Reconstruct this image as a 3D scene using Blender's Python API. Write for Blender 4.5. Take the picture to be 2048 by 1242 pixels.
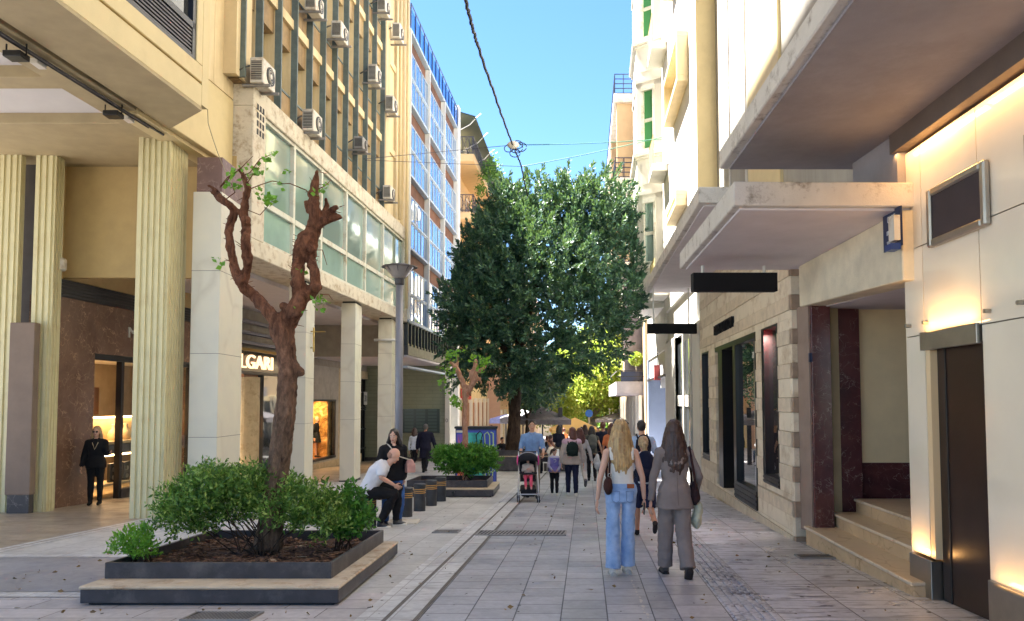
import bpy, bmesh, math, random
import numpy as np
from mathutils import Vector, Matrix, noise as mnoise
random.seed(7); np.random.seed(7)
for o in list(bpy.data.objects): bpy.data.objects.remove(o)
SC = bpy.context.scene; COL = SC.collection
# ------------------------------------------------------------------ camera
FPX, PCX, PCY, EYE = 1500.0, 1024.0, 723.0, 1.57
PITCH = math.atan(77/1500)
cd = bpy.data.cameras.new('camera'); cam = bpy.data.objects.new('camera', cd); COL.objects.link(cam)
cd.sensor_width = 36; cd.lens = FPX/2048*36; cd.clip_start = .05; cd.clip_end = 2000
cd.shift_y = (PCY-621)/2048
cam.location = (0, 0, EYE); cam.rotation_euler = (math.pi/2+PITCH, 0, 0); SC.camera = cam
# ------------------------------------------------------------------ light
SUN_EL, SUN_AZ = math.radians(62), math.radians(-56)   # azimuth from +Y towards +X
wd = bpy.data.worlds.new('World'); SC.world = wd; wd.use_nodes = True
nt = wd.node_tree; bg = nt.nodes['Background']; sk = nt.nodes.new('ShaderNodeTexSky')
sk.sky_type = 'NISHITA'; sk.sun_disc = False; sk.sun_elevation = SUN_EL; sk.sun_rotation = SUN_AZ
sk.air_density = .8; sk.dust_density = .05; sk.ozone_density = 3.0; sk.altitude = 100
hs = nt.nodes.new('ShaderNodeHueSaturation'); hs.inputs['Saturation'].default_value = 1.14; hs.inputs['Value'].default_value = .78
nt.links.new(sk.outputs[0], hs.inputs['Color']); nt.links.new(hs.outputs[0], bg.inputs[0]); bg.inputs[1].default_value = .05
sd = bpy.data.lights.new('sun', 'SUN'); sun = bpy.data.objects.new('sun', sd); COL.objects.link(sun)
sd.energy = 5.0; sd.angle = math.radians(.5); sd.color = (1, .96, .90)
sv = Vector((math.sin(SUN_AZ)*math.cos(SUN_EL), math.cos(SUN_AZ)*math.cos(SUN_EL), math.sin(SUN_EL)))
sun.rotation_euler = sv.to_track_quat('Z', 'Y').to_euler(); sun.location = (0, 0, 40)
SC.view_settings.view_transform = 'Standard'; SC.view_settings.look = 'None'
SC.view_settings.exposure = 3.36; SC.view_settings.gamma = 1
SC.cycles.max_bounces = 8; SC.cycles.diffuse_bounces = 5; SC.cycles.glossy_bounces = 4; SC.cycles.transmission_bounces = 6
SC.cycles.transparent_max_bounces = 8
SC.cycles.sample_clamp_indirect = 6; SC.cycles.use_denoising = True
SC.cycles.caustics_reflective = False; SC.cycles.caustics_refractive = False
# ------------------------------------------------------------------ geometry of the picture
SLOPE = .0366; SB = .0987
def ray(u, v):
    cx = (u-PCX)/FPX; cz = (PCY-v)/FPX; y = math.cos(PITCH)-cz*math.sin(PITCH)
    return cx/y, (math.sin(PITCH)+cz*math.cos(PITCH))/y
def at(u, v, y):
    a, b = ray(u, v); return Vector((a*y, y, EYE+b*y))
def gz(y): return -SLOPE*y
def gnd(u, v):
    a, b = ray(u, v); y = EYE/(-SLOPE-b); return Vector((a*y, y, gz(y)))
class Frame:
    def __init__(s, a, b, sg): s.a, s.b, s.sg = a, b, sg
    def p(s, y, o, z): return Vector((s.a+s.b*y+s.sg*o, y, z))
    def hit(s, u, v, o=0):
        a, b = ray(u, v); y = (s.a+s.sg*o)/(a-s.b); return y, EYE+b*y
LF = Frame(-6.64, SB, 1); RF = Frame(2.864, SB, -1); RN = Frame(3.38, .05, -1)
# ------------------------------------------------------------------ mesh builder
class MB:
    def __init__(s): s.v = []; s.f = []; s.m = []; s.k = 0
    def mat(s, k): s.k = k; return s
    def add(s, vs, fs):
        n = len(s.v); s.v += [tuple(p) for p in vs]; s.f += [tuple(i+n for i in f) for f in fs]; s.m += [s.k]*len(fs); return s
    def hexa(s, p):  # 8 pts: bottom 0-3 ccw, top 4-7
        return s.add(p, [(3,2,1,0), (4,5,6,7), (0,1,5,4), (1,2,6,5), (2,3,7,6), (3,0,4,7)])
    def box(s, x0, x1, y0, y1, z0, z1):
        return s.hexa([(x0,y0,z0), (x1,y0,z0), (x1,y1,z0), (x0,y1,z0), (x0,y0,z1), (x1,y0,z1), (x1,y1,z1), (x0,y1,z1)])
    def fb(s, fr, y0, y1, o0, o1, z0, z1):
        if fr.sg < 0: o0, o1 = o1, o0
        P = fr.p
        return s.hexa([P(y0,o0,z0), P(y0,o1,z0), P(y1,o1,z0), P(y1,o0,z0), P(y0,o0,z1), P(y0,o1,z1), P(y1,o1,z1), P(y1,o0,z1)])
    def obox(s, c, ax, hx, hy, hz):  # oriented box: ax rotation matrix 3x3
        c = Vector(c); pts = []
        for z in (-hz, hz):
            for x, y in ((-hx,-hy), (hx,-hy), (hx,hy), (-hx,hy)): pts.append(c+ax@Vector((x,y,z)))
        return s.hexa(pts)
    def prism(s, poly, z0, z1):
        n = len(poly); vs = [(x,y,z0) for x,y in poly]+[(x,y,z1) for x,y in poly]
        return s.add(vs, [tuple(range(n-1,-1,-1)), tuple(range(n,2*n))]+[(i,(i+1)%n,n+(i+1)%n,n+i) for i in range(n)])
    def tube(s, pts, rad, n=8, caps=True, ell=None):
        pts = [Vector(p) for p in pts]; base = len(s.v); vs = []; m = len(pts)
        if not isinstance(rad, (list, tuple)): rad = [rad]*m
        up = None
        for i, p in enumerate(pts):
            d = (pts[min(i+1,m-1)]-pts[max(i-1,0)]).normalized()
            if up is None:
                up = Vector((0,0,1)) if abs(d.z) < .9 else Vector((0,1,0))
            a = d.cross(up).normalized(); b = a.cross(d).normalized(); up = b
            for k in range(n):
                t = 2*math.pi*k/n; vs.append(p+a*math.cos(t)*rad[i]+b*math.sin(t)*rad[i])
        fs = [(i*n+k, i*n+(k+1)%n, (i+1)*n+(k+1)%n, (i+1)*n+k) for i in range(m-1) for k in range(n)]
        if caps: fs += [tuple(range(n-1,-1,-1)), tuple(range((m-1)*n, m*n))]
        return s.add(vs, fs)
    def cyl(s, p0, p1, r0, r1=None, n=16): return s.tube([p0, p1], [r0, r0 if r1 is None else r1], n)
    def lathe(s, c, prof, n=24):  # prof: (r,z)
        c = Vector(c); m = len(prof)
        vs = [c+Vector((r*math.cos(2*math.pi*k/n), r*math.sin(2*math.pi*k/n), z)) for r, z in prof for k in range(n)]
        fs = [(i*n+k, i*n+(k+1)%n, (i+1)*n+(k+1)%n, (i+1)*n+k) for i in range(m-1) for k in range(n)]
        fs += [tuple(range(n-1,-1,-1)), tuple(range((m-1)*n, m*n))]
        return s.add(vs, fs)
    def ball(s, c, r, n=10, rot=None):
        c = Vector(c); rx, ry, rz = (r, r, r) if not isinstance(r, (tuple, list)) else r
        m = n//2+1; vs = []; R = rot or Matrix.Identity(3)
        for i in range(1, m):
            ph = math.pi*i/m
            for k in range(n):
                t = 2*math.pi*k/n
                vs.append(c+R@Vector((rx*math.sin(ph)*math.cos(t), ry*math.sin(ph)*math.sin(t), -rz*math.cos(ph))))
        fs = [(i*n+k, i*n+(k+1)%n, (i+1)*n+(k+1)%n, (i+1)*n+k) for i in range(m-2) for k in range(n)]
        a = len(vs); vs += [c+R@Vector((0,0,-rz)), c+R@Vector((0,0,rz))]
        fs += [(a, (k+1)%n, k) for k in range(n)]+[(a+1, (m-2)*n+k, (m-2)*n+(k+1)%n) for k in range(n)]
        return s.add(vs, fs)
    def quad(s, a, b, c, d): return s.add([a,b,c,d], [(0,1,2,3)])
    def build(s, name, mats, parent=None, smooth=False, bevel=0):
        me = bpy.data.meshes.new(name); me.from_pydata(s.v, [], s.f)
        mats = mats if isinstance(mats, (list, tuple)) else [mats]
        for m_ in mats: me.materials.append(m_)
        if len(mats) > 1: me.polygons.foreach_set('material_index', s.m)
        if smooth: me.polygons.foreach_set('use_smooth', [True]*len(s.f))
        me.update(); return link(me, name, parent, bevel)
def link(me, name, parent=None, bevel=0):
    o = bpy.data.objects.new(name, me); COL.objects.link(o)
    if parent is not None:
        o.parent = parent
        root = parent
        M = Matrix.Identity(4); ch = []
        while root is not None: ch.append(root); root = root.parent
        for r in reversed(ch): M = M @ (r.matrix_parent_inverse @ r.matrix_basis)
        o.matrix_parent_inverse = M.inverted()
    if bevel:
        b = o.modifiers.new('bevel', 'BEVEL'); b.width = bevel; b.segments = 1; b.limit_method = 'ANGLE'
    return o
def thing(name, label, cat, loc=(0,0,0), group=None):
    o = bpy.data.objects.new(name, None); COL.objects.link(o); o.location = loc; o.empty_display_size = .2
    o['label'] = label; o['category'] = cat
    if group: o['group'] = group
    return o
def tag(o, label, cat, group=None):
    o['label'] = label; o['category'] = cat
    if group: o['group'] = group
    return o
def struct(name, mb, m, **k):
    o = mb.build(name, m, **k); o['kind'] = 'structure'; return o
# ------------------------------------------------------------------ materials
class NT:
    def __init__(s, name):
        s.m = bpy.data.materials.new(name); s.m.use_nodes = True; s.t = s.m.node_tree
        s.b = s.t.nodes['Principled BSDF']; s.out = s.t.nodes['Material Output']
        g = s.n('NewGeometry'); s.pos = g.outputs['Position']; s.geo = g
    def n(s, typ, **k):
        x = s.t.nodes.new('ShaderNode'+typ)
        for a, v in k.items(): setattr(x, a, v)
        return x
    def l(s, a, b): s.t.links.new(a, b)
    def street(s):   # position with the street's direction straightened: (x-SB*y, y, z)
        sep = s.n('SeparateXYZ'); s.l(s.pos, sep.inputs[0])
        m = s.n('Math', operation='MULTIPLY_ADD'); s.l(sep.outputs[1], m.inputs[0]); m.inputs[1].default_value = -SB; s.l(sep.outputs[0], m.inputs[2])
        return m.outputs[0], sep.outputs[1], sep.outputs[2]
    def comb(s, x=None, y=None, z=None):
        c = s.n('CombineXYZ')
        for i, q in enumerate((x, y, z)):
            if q is not None: s.l(q, c.inputs[i])
        return c.outputs[0]
    def scale(s, vec, sc):
        m = s.n('VectorMath', operation='MULTIPLY'); s.l(vec, m.inputs[0]); m.inputs[1].default_value = sc; return m.outputs[0]
    def noise(s, scale=5, detail=4, rough=.6, vec=None, dist=0):
        x = s.n('TexNoise'); x.inputs['Scale'].default_value = scale; x.inputs['Detail'].default_value = detail
        x.inputs['Roughness'].default_value = rough; x.inputs['Distortion'].default_value = dist
        s.l(vec or s.pos, x.inputs['Vector']); return x.outputs['Fac']
    def ramp(s, fac, stops):
        r = s.n('ValToRGB'); el = r.color_ramp.elements
        while len(el) < len(stops): el.new(.5)
        for e, (p, c) in zip(el, stops):
            e.position = p; e.color = (c if len(c) == 4 else (*c, 1)) if isinstance(c, (tuple, list)) else (c, c, c, 1)
        s.l(fac, r.inputs[0]); return r.outputs[0]
    def mix(s, f, a, b, mode='MIX'):
        x = s.n('MixRGB', blend_type=mode)
        for i, q in enumerate((f, a, b)):
            if isinstance(q, (int, float)): x.inputs[i].default_value = q if i == 0 else (q,q,q,1)
            elif isinstance(q, (tuple, list)): x.inputs[i].default_value = (*q[:3], 1)
            else: s.l(q, x.inputs[i])
        return x.outputs[0]
    def bump(s, h, st=.3, dist=.01):
        b = s.n('Bump'); b.inputs['Strength'].default_value = st; b.inputs['Distance'].default_value = dist
        s.l(h, b.inputs['Height']); s.l(b.outputs[0], s.b.inputs['Normal'])
    def col(s, c):
        if isinstance(c, (tuple, list)): s.b.inputs['Base Color'].default_value = (*c[:3], 1)
        else: s.l(c, s.b.inputs['Base Color'])
    def set(s, **k):
        for a, v in k.items():
            i = s.b.inputs[a.replace('_', ' ')]
            if hasattr(v, 'links') or hasattr(v, 'is_output'): s.l(v, i)
            else: i.default_value = v
        return s
def M(name, c, rough=.7, metal=0, var=.12, sc=3, bump=.15, bsc=60, dirt=None, dsc=1.2, spec=.5, streak=False, coat=0, dth=.5):
    t = NT(name); n1 = t.noise(sc, 5, .6)
    dark = tuple(x*(1-var*1.3) for x in c); lite = tuple(min(1, x*(1+var)) for x in c)
    cc = t.ramp(n1, [(.3, dark), (.7, lite)])
    if dirt is not None:
        vec = t.scale(t.pos, (1, 1, .12)) if streak else t.pos
        d = t.ramp(t.noise(dsc, 7, .72, vec), [(dth, 0), (dth+.2, 1)])
        cc = t.mix(d, cc, dirt)
    t.col(cc); t.set(Roughness=rough, Metallic=metal); t.b.inputs['Specular IOR Level'].default_value = spec
    if coat: t.b.inputs['Coat Weight'].default_value = coat
    if bump: t.bump(t.noise(bsc, 4, .7), bump, .01)
    return t.m
def plain(name, c, rough=.5, metal=0, emit=0):
    t = NT(name); t.col(c); t.set(Roughness=rough, Metallic=metal)
    if emit:
        t.b.inputs['Emission Color'].default_value = (*c, 1); t.b.inputs['Emission Strength'].default_value = emit
    return t.m
def cloth(name, c, var=.18, sc=9, rough=.85):
    return M(name, c, rough, 0, var, sc, .35, 160, spec=.25)
def glass_mirror(name, tint, rough=.03, metal=.75, wob=.06):
    t = NT(name); t.col(tint); t.set(Roughness=rough, Metallic=metal)
    t.bump(t.noise(1.3, 2, .5), wob, .05); return t.m
def glass_clear(name, tint=(1,1,1), refl=.25):
    t = NT(name); tr = t.n('BsdfTransparent'); tr.inputs[0].default_value = (*tint, 1)
    gl = t.n('BsdfGlossy'); gl.inputs['Roughness'].default_value = .01
    fr = t.n('Fresnel'); fr.inputs[0].default_value = 1.5
    ad = t.n('Math', operation='ADD'); ad.use_clamp = True; t.l(fr.outputs[0], ad.inputs[0]); ad.inputs[1].default_value = refl
    inv = t.n('Math', operation='SUBTRACT'); inv.inputs[0].default_value = 1; t.l(t.geo.outputs['Backfacing'], inv.inputs[1]); mu = t.n('Math', operation='MULTIPLY'); t.l(ad.outputs[0], mu.inputs[0]); t.l(inv.outputs[0], mu.inputs[1]); ad = mu
    mx = t.n('MixShader'); t.l(ad.outputs[0], mx.inputs[0]); t.l(tr.outputs[0], mx.inputs[1]); t.l(gl.outputs[0], mx.inputs[2])
    t.l(mx.outputs[0], t.out.inputs[0]); return t.m
def leafmat(name, stops, trans=.35):
    t = NT(name); c = t.ramp(t.geo.outputs['Random Per Island'], stops); t.col(c); t.set(Roughness=.5)
    tl = t.n('BsdfTranslucent'); t.l(t.mix(.5, c, (.32,.5,.05)), tl.inputs[0])
    mx = t.n('MixShader'); mx.inputs[0].default_value = trans; t.l(t.b.outputs[0], mx.inputs[1]); t.l(tl.outputs[0], mx.inputs[2])
    t.l(mx.outputs[0], t.out.inputs[0]); return t.m
def marble(name, base, vein, sc=1.4, rough=.3, width=.04, base2=None, vdens=1):
    t = NT(name)
    n0 = t.noise(sc*1.7, 6, .6); wv = t.n('VectorMath', operation='ADD'); t.l(t.pos, wv.inputs[0])
    nn = t.n('TexNoise'); nn.inputs['Scale'].default_value = sc*1.3; nn.inputs['Detail'].default_value = 5; t.l(t.pos, nn.inputs['Vector'])
    t.l(nn.outputs['Color'], wv.inputs[1])
    vo = t.n('TexVoronoi', feature='DISTANCE_TO_EDGE'); vo.inputs['Scale'].default_value = sc*2*vdens; t.l(wv.outputs[0], vo.inputs['Vector'])
    v = t.ramp(vo.outputs['Distance'], [(0, 1), (width, 0)])
    v = t.mix(1, v, t.ramp(t.noise(sc*2.5, 3, .6), [(.42, 0), (.62, 1)]), 'MULTIPLY')
    c = t.mix(v, t.ramp(n0, [(.3, base), (.7, base2 or tuple(x*.72 for x in base))]), vein)
    t.col(c); t.set(Roughness=rough); t.bump(t.noise(30, 3), .05, .01); return t.m
MT = {}
MT['beige'] = M('beige_paint', (.64,.52,.28), .6, var=.03, dirt=(.56,.45,.24), dsc=.9)
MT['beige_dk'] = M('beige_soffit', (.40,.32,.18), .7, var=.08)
MT['cream'] = M('cream_paint', (.68,.55,.33), .65, var=.06, dirt=(.50,.38,.2), dsc=1.1, streak=True)
MT['yellow'] = M('yellow_render', (.50,.36,.16), .8, var=.06, bump=.25)
MT['flute'] = M('fluted_column_paint', (.66,.60,.36), .55, var=.03, dirt=(.58,.50,.28), dsc=2.5)
MT['white'] = M('white_render', (.70,.665,.59), .75, var=.04)
MT['whitew'] = M('white_render_worn', (.70,.68,.64), .8, var=.05, dirt=(.42,.38,.32), dsc=2.2, bump=.3)
MT['conc'] = M('stained_concrete', (.62,.57,.47), .85, var=.07, dirt=(.24,.17,.09), dsc=1.6, bump=.5, bsc=45, streak=True)
MT['concp'] = M('peeling_concrete', (.66,.60,.48), .85, var=.07, dirt=(.30,.20,.10), dsc=4.5, bump=.8, bsc=25)
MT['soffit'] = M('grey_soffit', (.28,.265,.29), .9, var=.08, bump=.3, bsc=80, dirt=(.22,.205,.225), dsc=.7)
MT['soffitw'] = M('pale_soffit', (.66,.62,.65), .9, var=.05, bump=.2, bsc=80)
MT['canopy'] = M('canopy_edge', (.60,.57,.53), .9, var=.07, dirt=(.16,.12,.09), dsc=4.5, bump=.6, dth=.53)
MT['marblew'] = marble('white_marble', (.70,.66,.53), (.58,.54,.44), .5, .4, .10, (.60,.58,.50))
MT['marbleb'] = marble('brown_marble', (.13,.07,.048), (.44,.28,.17), 1.5, .25, .04, (.21,.125,.085), 1.6)
MT['marbler'] = marble('dark_red_marble', (.07,.022,.026), (.42,.32,.28), 2.2, .2, .02, (.13,.045,.045), 1.2)
MT['black'] = plain('black_metal', (.012,.012,.014), .35)
MT['blacksign'] = plain('black_sign', (.002,.002,.004), .9)
MT['dkgrey'] = M('dark_grey_paint', (.045,.04,.045), .45, var=.25, sc=6, bump=.15, dirt=(.10,.09,.085), dsc=3)
MT['steel'] = M('brushed_steel', (.42,.40,.36), .35, 1, var=.1, sc=4)
MT['fin'] = M('green_grey_steel', (.12,.155,.145), .5, var=.2, sc=5)
MT['brown'] = M('brown_panel', (.30,.20,.095), .7, var=.25, sc=2.5, dirt=(.10,.06,.03), dsc=1.5, streak=True)
MT['tan'] = M('tan_panel', (.44,.32,.17), .7, var=.15, sc=2.5, dirt=(.16,.10,.05), dsc=1.5, streak=True)
MT['alu'] = M('pale_aluminium', (.66,.66,.64), .45, var=.05)
MT['palegreen'] = M('pale_frame', (.66,.65,.55), .55, var=.05, dirt=(.4,.3,.18), dsc=3)
MT['rust'] = M('rusty_soffit', (.13,.055,.03), .8, var=.4, sc=2)
MT['teal'] = glass_mirror('teal_glass', (.42,.56,.52), .06, .55)
MT['tealc'] = M('teal_curtain_glass', (.36,.52,.47), .12, 0, var=.12, sc=.8, bump=0, coat=1)
MT['alub'] = M('blue_grey_frame', (.36,.44,.54), .45, var=.05)
MT['boll'] = M('bollard_paint', (.030,.032,.038), .5, var=.25, sc=6, bump=.15, dirt=(.10,.10,.10), dsc=4, dth=.6)
MT['bluegl'] = glass_mirror('blue_glass', (.38,.52,.76), .03, .85, .12)
MT['bluebal'] = plain('blue_glass_panel', (.04,.16,.55), .15)
MT['darkgl'] = glass_mirror('dark_glass', (.05,.055,.06), .04, .3)
MT['curt'] = M('pale_blind', (.60,.58,.52), .6, var=.15, sc=2)
MT['curtdk'] = M('dark_window', (.035,.03,.028), .2, var=.3, sc=2, coat=.6)
MT['clear'] = glass_clear('shop_glass', (.93,.95,.94), .03)
MT['frost'] = M('milk_glass', (.84,.77,.64), .12, 0, var=.04, sc=1, bump=0, coat=.6)
MT['bronze'] = M('dark_bronze_door', (.035,.017,.012), .3, .3, var=.3, sc=.9, bump=.05)
MT['wood'] = M('orange_wood', (.30,.11,.03), .4, var=.2, sc=1.6)
MT['travert'] = M('travertine', (.58,.46,.28), .55, var=.12, sc=4, dirt=(.4,.28,.15), dsc=5)
MT['greyw'] = M('white_render_darkened', (.34,.32,.28), .8, var=.06, dirt=(.26,.24,.21), dsc=1.5, streak=True)  # white render toned down to stand for shade on the upper walls
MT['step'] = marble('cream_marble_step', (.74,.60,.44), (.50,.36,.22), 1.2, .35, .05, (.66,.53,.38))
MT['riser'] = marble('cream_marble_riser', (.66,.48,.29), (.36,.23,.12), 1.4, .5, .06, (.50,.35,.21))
MT['ac'] = M('ac_casing', (.66,.62,.54), .5, var=.06, dirt=(.4,.3,.2), dsc=4)
MT['acdk'] = plain('ac_grille', (.045,.045,.045), .6)
MT['grit'] = plain('grille_dark', (.02,.02,.022), .7)
MT['tile'] = None
# ------------------------------------------------------------------ ground
def paving(name, c1, c2, mort, bw, rh, off=.5, bias=0, rough=.6, streaks=None, ms=.006, along=True, irr=.3, bump=.4, a0=0):
    t = NT(name); a, y, z = t.street()
    sh = t.n('Math', operation='SUBTRACT'); t.l(a, sh.inputs[0]); sh.inputs[1].default_value = a0
    vec = t.comb(y, sh.outputs[0]) if along else t.comb(sh.outputs[0], y)
    b = t.n('TexBrick'); b.offset = off; t.l(vec, b.inputs['Vector'])
    b.inputs['Scale'].default_value = 1; b.inputs['Brick Width'].default_value = bw; b.inputs['Row Height'].default_value = rh
    b.inputs['Mortar Size'].default_value = ms; b.inputs['Mortar Smooth'].default_value = .2; b.inputs['Bias'].default_value = bias
    b.inputs['Color1'].default_value = (*c1, 1); b.inputs['Color2'].default_value = (*c2, 1); b.inputs['Mortar'].default_value = (*mort, 1)
    n1 = t.ramp(t.noise(1.1, 6, .65), [(.3, .74), (.7, 1.1)])
    c = t.mix(1, b.outputs['Color'], n1, 'MULTIPLY')
    n2 = t.ramp(t.noise(14, 5, .7), [(.3, .82), (.7, 1.08)]); c = t.mix(1, c, n2, 'MULTIPLY')
    if streaks:
        v = t.scale(t.comb(a, y), (1.3, 7, 1)); s_ = t.ramp(t.noise(1.6, 7, .68, v, .6), [(.52, 0), (.62, 1)])
        c = t.mix(t.mix(1, s_, .85, 'MULTIPLY'), c, streaks)
    sp = t.ramp(t.noise(5.5, 2, .5), [(.74, 0), (.77, 1)]); c = t.mix(t.mix(1, sp, .5, 'MULTIPLY'), c, (.05,.045,.04))
    t.col(c); t.l(t.ramp(t.noise(2.3, 5, .6), [(.3, rough-.14), (.7, rough+.14)]), t.b.inputs['Roughness'])
    h = t.mix(.25, t.ramp(b.outputs['Fac'], [(0, 1), (1, 0)]), t.noise(40, 4, .7)); t.bump(h, bump, .008); return t.m
GM = {}
GM['far'] = paving('street_paving', (.30,.28,.28), (.24,.225,.23), (.13,.12,.12), .6, .4)
GM['lane'] = paving('lane_slabs', (.47,.475,.50), (.35,.355,.38), (.09,.09,.10), .33, .387, bias=0, rough=.5, a0=-1.38)
GM['left'] = paving('left_slabs', (.60,.59,.56), (.51,.50,.475), (.28,.27,.25), .62, .46, rough=.55)
GM['right'] = paving('veined_marble_slabs', (.70,.71,.79), (.34,.345,.40), (.09,.09,.10), .66, .30, off=0, bias=-.5, rough=.36, streaks=(.10,.095,.13), along=False, a0=.94)
GM['right0'] = paving('edge_slabs', (.58,.56,.58), (.33,.32,.34), (.09,.08,.085), .42, .42, off=0, bias=-.3, rough=.42, along=False, a0=.35)
GM['marb'] = paving('marble_strip', (.72,.72,.71), (.64,.64,.63), (.30,.27,.25), .2, 1.15, off=0, rough=.45, streaks=(.34,.32,.32), along=False, a0=3, ms=.004)
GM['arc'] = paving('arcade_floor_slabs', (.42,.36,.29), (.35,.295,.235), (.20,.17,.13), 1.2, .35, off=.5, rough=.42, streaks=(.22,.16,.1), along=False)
GM['patch'] = paving('grey_resin_patch', (.33,.325,.34), (.31,.305,.32), (.30,.29,.30), 3, .4, rough=.5, along=False, bump=.1)
GM['tact'] = paving('ribbed_marble', (.58,.58,.64), (.30,.30,.34), (.12,.11,.12), .8, .34, off=0, bias=-.4, rough=.35, streaks=(.10,.09,.10), along=False, a0=1.19)
GM['front'] = paving('front_slabs', (.58,.54,.53), (.48,.45,.44), (.16,.13,.12), .75, .33, rough=.55, along=False)
def sheet(name, m, a0, a1, y0, y1, k):
    mb = MB(); ys = [y0, y1] if y1 <= 150 else [y0, 150, y1]
    pts = []
    for y in ys:
        z = gz(min(y, 150))+.004*k
        pts += [(a0+SB*y, y, z), (a1+SB*y, y, z)]
    mb.add(pts, [(2*i, 2*i+1, 2*i+3, 2*i+2) for i in range(len(ys)-1)])
    return struct(name, mb, m)
sheet('ground', GM['far'], -400, 400, -12, 900, 0)
sheet('pavement', GM['left'], -7.45, -1.89, 7.2, 75, 2)
sheet('pavement', GM['front'], -7.45, -1.89, -6, 7.2, 2)
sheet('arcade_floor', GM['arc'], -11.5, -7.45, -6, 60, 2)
sheet('road', GM['lane'], -1.63, .77, -6, 75, 1)
sheet('pavement', GM['right0'], .77, 1.19, -6, 40, 2)
sheet('pavement', GM['right'], 1.6, 5.5, -6, 75, 2)
sheet('tactile_path', GM['tact'], 1.19, 1.6, -6, 75, 2)
for a0, a1 in ((-1.89, -1.67), (-1.63, -1.42)): sheet('marble_kerb_strip', GM['marb'], a0, a1, -6, 75, 3)
GM['gut'] = M('gutter_stone', (.14,.125,.11), .8, var=.2)
sheet('gutter', GM['gut'], -1.67, -1.63, -6, 75, 2.5)
sheet('gutter', GM['gut'], -1.42, -1.385, -6, 75, 2.5)
for a0, a1 in ((-7.6, -7.5), (-7.46, -7.36)): sheet('marble_kerb_strip', GM['marb'], a0, a1, -6, 60, 3)
sheet('paving_patch', GM['patch'], -7.3, -2.9, 7.25, 9.15, 3)
sheet('marble_border', GM['marb'], -7.3, -4.2, 9.15, 9.33, 3.6)
sheet('marble_border', GM['marb'], -7.3, -4.6, 7.02, 7.2, 3.6)
# ribs of the tactile path
mb = MB()
for i in range(5):
    a = 1.215+i*.078
    y = 3.0
    while y < 40:
        mb.fb(Frame(a, SB, 1), y, y+.30, 0, .034, gz(y)-.02, gz(y)+.0155); y += .34
o = mb.build('tactile_ribs', GM['tact']); o['kind'] = 'structure'
# white drips of old paint
mb = MB()
for i in range(70):
    y = 4.5+i*.11+random.uniform(-.03, .03); a = .545+random.uniform(-.012, .012)-.003*i; w = random.uniform(.006, .018)
    n = 7; mb.add([(a+SB*y+w*math.cos(k*2*math.pi/n)*random.uniform(.6,1.2), y+w*2.6*math.sin(k*2*math.pi/n), gz(y)+.009) for k in range(n)], [tuple(range(n))])
o = mb.build('paint_drips', plain('old_white_paint', (.55,.52,.48), .7)); o['kind'] = 'stuff'; o['category'] = 'paint drips'
o['label'] = 'broken line of old white paint drips along the grey lane'
# litter specks, chewing gum
mb = MB()
for i in range(420):
    y = random.uniform(4.5, 18); x = random.uniform(-5.5, 3.6)+SB*y*.5; r = random.uniform(.006, .02)
    n = 6; mb.add([(x+r*math.cos(k*math.pi/3)*random.uniform(.6,1.3), y+r*math.sin(k*math.pi/3)*random.uniform(.6,1.3), gz(y)+.0155) for k in range(n)], [tuple(range(n))])
o = mb.build('gum_spots', plain('old_gum', (.075,.065,.06), .8)); o['kind'] = 'stuff'; o['category'] = 'gum spots'
o['label'] = 'small dark gum and dirt spots scattered over the paving'
# drains
def drain(label, a0, a1, y0, y1, nb, lengthwise=False, zz=.017):
    t = thing('drain_grate', label, 'drain grate', (a0+SB*y0, y0, gz(y0)))
    fr = Frame(0, SB, 1); z = gz(y1)
    mb = MB(); mb.add([fr.p(y0,a0,gz(y0)+zz), fr.p(y0,a1,gz(y0)+zz), fr.p(y1,a1,gz(y1)+zz), fr.p(y1,a0,gz(y1)+zz)], [(0,1,2,3)])
    mb.build('channel', MT['grit'], t)
    mb = MB()
    for p, q, r, s_ in ((a0-.02, a1+.02, y0-.02, y0), (a0-.02, a1+.02, y1, y1+.02), (a0-.02, a0, y0, y1), (a1, a1+.02, y0, y1)):
        mb.hexa([fr.p(r,p,gz(r)), fr.p(r,q,gz(r)), fr.p(s_,q,gz(s_)), fr.p(s_,p,gz(s_)), fr.p(r,p,gz(r)+zz+.008), fr.p(r,q,gz(r)+zz+.008), fr.p(s_,q,gz(s_)+zz+.008), fr.p(s_,p,gz(s_)+zz+.008)])
    mb.build('frame', MT['gut2'], t)
    mb = MB()
    for i in range(nb):
        if lengthwise:
            b0 = y0+(y1-y0)*(i+.3)/nb; b1 = b0+(y1-y0)*.45/nb; c0, c1 = a0, a1
        else:
            c0 = a0+(a1-a0)*(i+.3)/nb; c1 = c0+(a1-a0)*.45/nb; b0, b1 = y0, y1
        sk_ = .0 if lengthwise else .04
        mb.add([fr.p(b0,c0,gz(b0)+zz+.006), fr.p(b0,c1,gz(b0)+zz+.006), fr.p(b1,c1+sk_,gz(b1)+zz+.006), fr.p(b1,c0+sk_,gz(b1)+zz+.006)], [(0,1,2,3)])
    mb.build('bars', MT['gut2'], t)
MT['gut2'] = M('cast_iron', (.30,.285,.27), .6, .3, var=.25)
drain('long slotted drain grate crossing the marble strip and grey lane', -1.6, -.32, 11.0, 11.42, 24)
drain('short dark drain grate left of the marble strips', -2.28, -1.93, 11.25, 11.5, 14, True)
drain('small drain grate in the veined marble by the steps', 2.56, 2.98, 9.08, 9.3, 12, True)
drain('slotted iron grate in front of the near planter', -3.28, -2.75, 6.18, 6.42, 18)
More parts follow.
